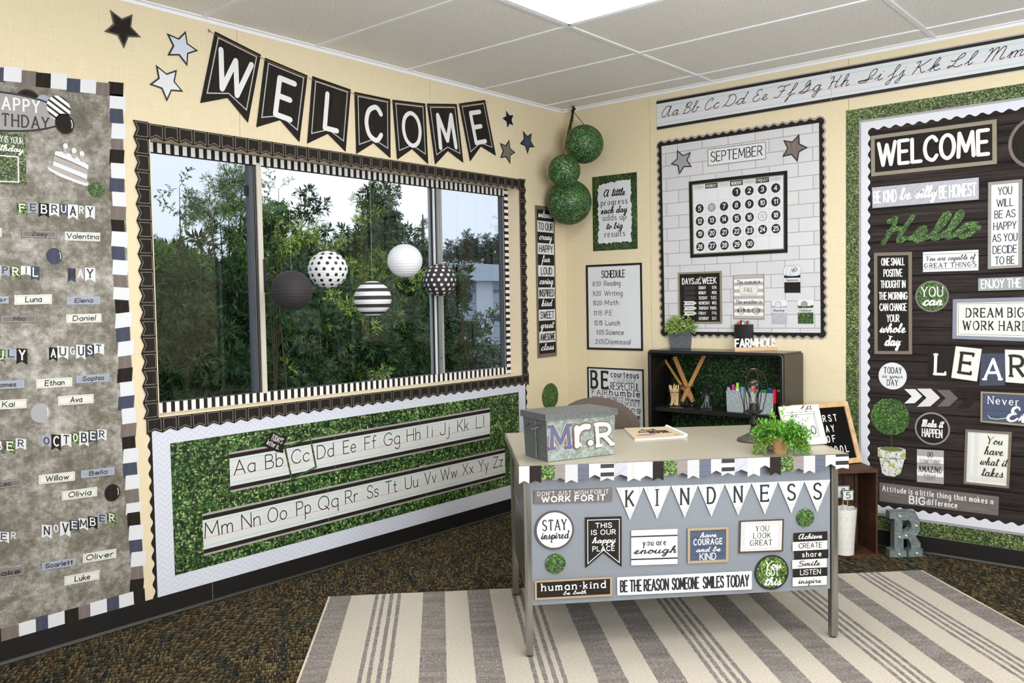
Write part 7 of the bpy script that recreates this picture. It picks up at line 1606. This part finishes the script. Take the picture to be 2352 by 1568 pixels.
stick(1936, 1129, 0, 0, .02, 29, 28, '0', BLUEG, 'white card on a stick behind the card 5')
# metal R
ra, rb_ = Vector((2.166, -.182, 0)), Vector((2.299, -.062, 0)); e_ = (rb_-ra).normalized(); nb = Vector((-e_.y, e_.x, 0)); WR = (rb_-ra).length*.955; HR = 109*pxm(ra)*.975
GAR = mat('galvanised_letter', (132, 142, 144), .38, .6); g = NG(GAR); g.out(g.ramp(g.noise(45, detail=5, rough=.75), [(.3, (112, 122, 125)), (.5, (146, 158, 160)), (.7, (184, 196, 198))]))
mr = empty('metal_letter', (ra+rb_)/2+nb*.02, 'galvanised metal marquee letter R standing on the carpet beside the crate', 'letter')
outl = [(0, 0), (.52, 0), (.52, .15), (.42, .15), (.42, .40), (.55, .40), (.64, .28), (.64, .15), (.56, .15), (.56, 0), (1.0, 0), (1.0, .17), (.93, .17), (.93, .30), (.78, .46), (.9, .56), (.9, .78), (.74, 1.0), (0, 1.0), (0, .84), (.14, .84), (.14, .17), (0, .17)]
hole = [(.38, .56), (.38, .80), (.56, .80), (.64, .74), (.64, .62), (.56, .56)]
def rp2(u, v, d): return ra+e_*(u*WR)+nb*d+Zv*(v*HR+.001)
B = MB()
inner = outl[:]; P_out = [rp2(u, v, .004) for u, v in outl]
# face with a counter: bridge the hole
i0 = 13; face = outl[:i0+2]+outl[i0+2:]
br_i = 14; loop = outl[:br_i+1]+[hole[5], hole[0], hole[1], hole[2], hole[3], hole[4], hole[5]]+outl[br_i:]
for d in (.006, .044):
    f_ = [rp2(u, v, d) for u, v in loop]; B.face(f_ if d < .02 else f_[::-1], GAR, [(u*WR, v*HR) for u, v in (loop if d < .02 else loop[::-1])])
for L_ in (outl, hole):
    n_ = len(L_)
    for i in range(n_):
        a, b = L_[i], L_[(i+1) % n_]; B.face([rp2(*a, 0), rp2(*a, .046), rp2(*b, .046), rp2(*b, 0)], GAR, [(0, 0), (.046, 0), (.046, .1), (0, .1)])
B.build('body', mr)
BUL = mat('mini_bulb', (222, 220, 206), .15, spec=.8)
for u, v in ((.27, .07), (.8, .08), (.28, .44), (.28, .9), (.78, .68), (.47, .47)):
    B = MB(); c = rp2(u, v, 0); B.lathe(c, [(.003, .006), (.004, -.001), (.0055, -.006), (.004, -.011), (.0008, -.013)], BUL, 10, ax=(e_, Zv, nb)); B.build('bulb', mr)

# ================================================================ CHAIR behind the desk
chc = dl(.335, 1.08, 0); ch_ = empty('office_chair', chc, 'rounded brown woven office chair tucked behind the desk', 'chair')
TW = mat('woven_brown', (72, 60, 52), .9); g = NG(TW); n_ = g.noise(1, g.map(g.co, (260, 420, 1)), 2, .6); g.out(g.ramp(n_, [(.4, (38, 30, 27)), (.6, (96, 84, 74))]), n_, .5, .003)
fdir = (CAM-chc); fdir.z = 0; fdir.normalize(); rgt = Vector((-fdir.y, fdir.x, 0))   # rgt = left-to-right seen from camera
ctr = onp(1368, 985, chc, fdir); kk = pxm(ctr); a_, b_ = 100*kk, 74*kk
rows = []; uvs = []; n = 40
def cs(p): return 
for off, s_ in ((-.035, .86), (-.012, .98), (.01, 1.0), (.03, .96), (.04, .8), (.044, .4), (.045, .02)):
    rows.append([ctr+rgt*(a_*s_*math.cos(2*PI*j/n))+Zv*((b_ if math.sin(2*PI*j/n) > 0 else .20)*s_*math.sin(2*PI*j/n))-fdir*(.0)+fdir*(off+.05*(math.cos(2*PI*j/n)*s_)**2) for j in range(n)])
    uvs += [(a_*s_*math.cos(2*PI*j/n), .2*s_*math.sin(2*PI*j/n)) for j in range(n)]
B = MB(); B.grid(rows, TW, True, uvs); B.face(rows[0][::-1], TW); B.build('backrest', ch_, smooth=True)
sz_ = .46; sc2 = chc-fdir*.24
B = MB(); B.lathe(sc2+Zv*0, [(.20, sz_-.07), (.235, sz_-.05), (.24, sz_-.02), (.22, sz_), (.12, sz_+.006)], TW, 32); B.build('seat', ch_, smooth=True)
B = MB(); B.tube([sc2+Zv*.10, sc2+Zv*(sz_-.07)], .025, BLK, 12); B.tube([sc2+Zv*(sz_-.085), chc+Zv*(sz_-.085)-fdir*.03, chc-fdir*.03+Zv*(ctr.z-.12)], .016, BLK, 8); B.build('column', ch_)
for i in range(5):
    a = i*2*PI/5+.3; d_ = Vector((math.cos(a), math.sin(a), 0)); B = MB(); B.tube([sc2+Zv*.1, sc2+d_*.12+Zv*.09, sc2+d_*.255+Zv*.062], [.022, .018, .013], BLK, 8); lg = B.build('leg', ch_)
    B = MB(); B.lathe(sc2+d_*.262+Zv*.028-d_.cross(Zv)*.012, [(.027, 0), (.027, .024)], BLK, 16, ax=(d_, Zv, d_.cross(Zv))); B.build('caster', lg)
# ================================================================ OUTSIDE THE WINDOW
gm = mat('outdoor_ground', (58, 54, 40), .95); g = NG(gm, 'Object'); g.out(g.ramp(g.noise(1.5, detail=6), [(.3, (40, 42, 26)), (.6, (84, 78, 58)), (.75, (104, 96, 74))]))
B = MB(); B.face([(-.2, 60, -.55), (-60, 60, -.55), (-60, -25, -.55), (-.2, -9, -.55)], gm); tag(B.build('ground'), kind='structure')
random.seed(17)
FD = [mat('leaf_deep', (58, 92, 50), .6, spec=.3), mat('leaf_green', (84, 128, 60), .6, spec=.3), mat('leaf_mid', (124, 162, 78), .6, spec=.3)]
FY = [mat('leaf_green', (62, 100, 46)), mat('leaf_mid', (92, 128, 58)), mat('leaf_lime', (178, 204, 84), .6, spec=.3), mat('leaf_yellow', (210, 222, 104), .6, spec=.3)]
BARK = mat('bark', (74, 62, 50), .9); CON = [mat('conifer_dark', (52, 72, 58), .7), mat('conifer_mid', (72, 92, 76), .7)]
def spray(ln, twigs, nl, ll, lw, mats_, droop=.25, wide=.55):
    """one leafy branch along +Z, as a shared mesh"""
    B = MB(); pts = [Vector((0, 0, 0))]; d = Vector((0, 0, 1))
    for i in range(8): d = (d+Vector((random.uniform(-.15, .15), random.uniform(-.15, .15), 0))).normalized(); pts.append(pts[-1]+d*ln/8)
    B.tube(pts, [.006*(1-i/9) for i in range(9)], BARK, 4, False)
    for j in range(twigs):
        t_ = .1+.9*j/twigs; i = min(7, int(t_*8)); q = pts[i].lerp(pts[i+1], t_*8-i); a = j*2.4
        dd = Vector((math.cos(a), math.sin(a), .5+.5*random.random())); sprig(B, q, dd, ln*wide*(1.1-.7*t_)*random.uniform(.8, 1.1), droop, nl, ll, lw, mats_, .3, .7, BARK)
    o = B.build('branch_pattern', org=Vector((0, 0, 0))); me = o.data; bpy.data.objects.remove(o); return me
def meshes(k, **kw): return [spray(**kw) for _ in range(k)]
ACD = meshes(4, ln=.22, twigs=12, nl=12, ll=.072, lw=.0075, mats_=FD)
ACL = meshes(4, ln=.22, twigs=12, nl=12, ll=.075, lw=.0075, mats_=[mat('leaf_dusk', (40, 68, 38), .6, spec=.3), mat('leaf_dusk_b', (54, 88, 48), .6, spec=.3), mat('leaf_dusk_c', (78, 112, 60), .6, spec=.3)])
ACY = meshes(4, ln=.22, twigs=12, nl=12, ll=.066, lw=.0072, mats_=FY)
BRD = meshes(2, ln=.45, twigs=9, nl=9, ll=.055, lw=.026, mats_=[FD[0], FD[1]], droop=.1, wide=.45)
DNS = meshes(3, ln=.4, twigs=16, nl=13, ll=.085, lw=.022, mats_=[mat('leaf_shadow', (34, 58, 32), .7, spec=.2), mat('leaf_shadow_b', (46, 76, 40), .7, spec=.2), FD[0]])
CNF = meshes(2, ln=.9, twigs=12, nl=12, ll=.16, lw=.05, mats_=CON, droop=.05, wide=.5)
def orient(o, p, d, s):
    q = Vector((0, 0, 1)).rotation_difference(d.normalized()); o.rotation_mode = 'QUATERNION'
    o.rotation_quaternion = q @ Matrix.Rotation(random.uniform(0, 6.28), 3, 'Z').to_quaternion(); o.location = p; o.scale = (s, s, s)
def put(parent, me, P, d, s, name='leafy_branch'):
    o = bpy.data.objects.new(name, me); COL.objects.link(o); o.parent = parent; orient(o, P-Vector(parent.location), d, s); return o
def trunk_(e, pts, r, nm='trunk'):
    B = MB(); B.tube(pts, r, BARK, 7); B.build(nm, e)
def tree(name, label, blobs, Xp, base, pats, dens, scale, group=None, core=None, up=.5, jit=.5):
    """blobs: (px, py, radius px) of the crown as it stands at depth Xp"""
    C_ = []
    for (x, y, r) in blobs:
        P = L(x, y, Xp); kk = (P-CAM).dot(_F)/FPX; C_.append((P, r*kk))
    bx_, by_ = L(base[0], base[1], Xp).y, 0
    e = empty(name, (Xp, bx_, -.55), label, 'tree' if 'tree' in name or name == 'conifer' else 'shrub', group)
    top = max(C_, key=lambda c: c[0].z)[0]; root = Vector((Xp, bx_, -.55))
    trunk_(e, [root, root.lerp(top, .4)+Vector((.05, .08, 0)), root.lerp(top, .75), top], [.035*scale, .022*scale, .012*scale, .005*scale])
    for P, r in C_:
        s_ = root.lerp(top, .45); trunk_(e, [s_, s_.lerp(P, .5)+Vector((0, 0, .08)), P], [.012*scale, .008*scale, .004*scale], 'limb')
    n = 0
    for P, r in C_:
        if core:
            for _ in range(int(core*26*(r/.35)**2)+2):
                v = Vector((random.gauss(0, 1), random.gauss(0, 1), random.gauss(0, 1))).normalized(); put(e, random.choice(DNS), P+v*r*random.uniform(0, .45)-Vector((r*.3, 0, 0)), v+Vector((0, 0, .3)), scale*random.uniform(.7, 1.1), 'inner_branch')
        for i in range(max(3, int(dens*(r/.35)**2))):
            v = Vector((random.gauss(0, 1), random.gauss(0, 1), random.gauss(0, 1))).normalized(); p = P+v*r*random.uniform(.35, .8)
            d_ = v+Vector((0, 0, up))+Vector([random.uniform(-jit, jit) for _ in range(3)]); put(e, random.choice(pats), p, d_, scale*random.uniform(.7, 1.1)); n += 1
    return e
tree('feathery_tree', 'tall feathery tree with narrow leaves behind the left window pane', [(525, 452, 34), (556, 436, 26), (478, 478, 24), (505, 510, 32), (562, 500, 32), (385, 590, 30), (362, 575, 24), (425, 630, 30), (365, 650, 40), (540, 580, 40), (520, 660, 55), (430, 710, 55)], -2.4, (500, 900), ACD, 130, .8)
tree('lime_shrub', 'yellow-green feathery shrub left of the black lantern', [(655, 560, 30), (692, 528, 24), (640, 600, 32), (700, 585, 34), (665, 650, 45), (730, 640, 34), (640, 540, 18)], -2.7, (670, 900), ACY, 95, .85, 'feathery shrubs outside the window', core=.5)
tree('lime_shrub', 'tallest yellow-green feathery shrub behind the striped lantern', [(842, 478, 16), (866, 470, 14), (852, 515, 28), (868, 545, 24), (830, 565, 30), (782, 592, 28), (885, 612, 28), (848, 610, 40), (800, 645, 40), (905, 685, 36), (735, 600, 16)], -3.0, (850, 900), ACY, 95, .85, 'feathery shrubs outside the window', core=.5)
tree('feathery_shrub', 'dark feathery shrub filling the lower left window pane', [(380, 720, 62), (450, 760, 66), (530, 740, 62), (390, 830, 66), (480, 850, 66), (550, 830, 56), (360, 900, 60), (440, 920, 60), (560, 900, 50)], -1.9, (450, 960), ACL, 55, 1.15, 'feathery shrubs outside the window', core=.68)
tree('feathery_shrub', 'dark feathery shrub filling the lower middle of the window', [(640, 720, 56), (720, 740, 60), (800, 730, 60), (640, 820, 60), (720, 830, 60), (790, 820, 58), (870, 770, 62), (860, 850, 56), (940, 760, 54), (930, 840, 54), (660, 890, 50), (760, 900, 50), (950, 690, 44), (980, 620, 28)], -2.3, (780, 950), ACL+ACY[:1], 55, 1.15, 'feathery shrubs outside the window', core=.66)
tree('leafy_shrub', 'dark broad-leaved shrub behind the right window pane', [(1058, 640, 22), (1062, 690, 30), (1048, 740, 34), (1090, 760, 28), (1040, 810, 44), (1110, 820, 42), (1150, 850, 40), (1030, 860, 40), (1085, 870, 44), (1130, 740, 12)], -2.6, (1070, 930), BRD+ACD[:1], 22, .5, core=.62)
tree('leafy_shrub', 'thin broad-leaved shoots poking up beside the window frame', [(640, 432, 14), (622, 480, 14), (655, 470, 10), (612, 560, 20)], -1.5, (615, 900), BRD, 12, .34)
tree('leafy_shrub', 'slim dark broad-leaved shoots at the top of the left window pane', [(412, 430, 10), (412, 480, 14), (418, 520, 12), (445, 490, 10)], -2.0, (420, 900), BRD, 12, .38)
for lb, x, y0, y1, w_ in (('tall thin conifer far away, left of the two behind the white lantern', 896, 420, 700, 20), ('shorter thin conifer far away, right of the white lantern', 971, 492, 700, 18)):
    Xp = -20.; top = L(x, y0, Xp); bot = L(x, y1, Xp); kk = (top-CAM).dot(_F)/FPX
    gr_ = Vector((bot.x, bot.y, -.55)); e = empty('conifer', gr_, lb, 'tree', 'distant conifers'); trunk_(e, [gr_, bot.lerp(top, .5), top], [.16, .1, .02])
    for i in range(60):
        t_ = random.random()**.8; p = top.lerp(bot, t_*.75+.01); a = random.uniform(0, 6.28); d_ = Vector((math.cos(a), math.sin(a), .25)); put(e, random.choice(CNF), p, d_, (.3+.6*min(1, t_*2.2))*random.uniform(.7, 1.1)*w_*kk/.45)
tree('distant_tree', 'hazy round tree line beyond the flat-roofed building', [(1062, 585, 22), (1075, 560, 12), (1095, 590, 24), (1115, 575, 14), (1130, 590, 24), (1160, 588, 28), (1040, 600, 16)], -30., (1100, 640), CNF, 7, 1.0, core=.6)
tree('distant_tree', 'dark trees behind the middle window pane', [(930, 680, 44), (980, 690, 40), (760, 670, 50), (640, 670, 50), (400, 690, 60), (500, 700, 60), (850, 680, 50)], -6.4, (800, 720), ACL, 8, 2.0, core=.6)
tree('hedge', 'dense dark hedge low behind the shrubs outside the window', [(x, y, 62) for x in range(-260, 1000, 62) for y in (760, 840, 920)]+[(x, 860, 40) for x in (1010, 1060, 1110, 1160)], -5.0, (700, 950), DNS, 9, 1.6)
# flat-roofed building
e = None; Xb = -9.; A_, B_ = L(985, 604, Xb), L(1240, 601, Xb)
WB = mat('building_wall', (168, 182, 200), .7); bz = A_.z
e = empty('building', (Xb-1, (A_.y+B_.y)/2, -.55), 'pale blue-grey flat-roofed building beyond the shrubs', 'building')
B = MB(); B.box2((Xb-3, A_.y, -.55), (Xb, B_.y, bz-.35), WB); B.build('wall', e)
B = MB(); B.box2((Xb-3.1, A_.y-.2, bz-.35), (Xb+.28, B_.y+.2, bz), mat('roof_fascia', (186, 198, 214), .6)); B.build('roof', e)
B = MB(); zz = L(1100, 668, Xb).z; B.box2((Xb, A_.y, zz-.03), (Xb+.05, B_.y, zz+.03), mat('dark_band', (96, 110, 130), .6)); B.build('band', e)
for k in range(8):
    B = MB(); zz2 = zz-.25*(k+1); B.box2((Xb, A_.y, zz2-.008), (Xb+.02, B_.y, zz2+.22), WB); B.build('siding_board', e)
p, q = L(1092, 622, Xb+.06), L(1133, 790, Xb+.06); B = MB(); B.box2((Xb+.02, p.y, q.z), (Xb+.08, q.y, p.z), mat('door_panel', (206, 216, 226), .5)); B.build('door', e)
# bare twiggy branches top right
e = empty('bare_branches', L(1150, 520, -6), 'bare grey twigs reaching in at the right edge of the window', 'branch'); B = MB(); random.seed(9)
def twig(p, d, ln, r, dep):
    q = p+d*ln; B.tube([p, p.lerp(q, .5)+Vector((0, 0, .01)), q], [r, r*.8, r*.5], mat('twig_grey', (140, 140, 138), .8), 4, False)
    if dep:
        for _ in range(3): twig(q, (d+Vector([random.uniform(-.55, .55) for _ in range(3)])).normalized(), ln*.7, r*.55, dep-1)
b_ = L(1185, 545, -6); g_ = Vector((b_.x, b_.y+.5, -.55)); B.tube([g_, Vector((b_.x, b_.y+.45, 1.2)), b_], [.05, .035, .01], mat('twig_grey', (140, 140, 138), .8), 6); d_ = (L(1135, 500, -6)-b_).normalized(); twig(b_, d_, .22, .008, 4); twig(b_, (d_+Vector((0, 0, -.35))).normalized(), .2, .007, 3); B.build('twigs', e)
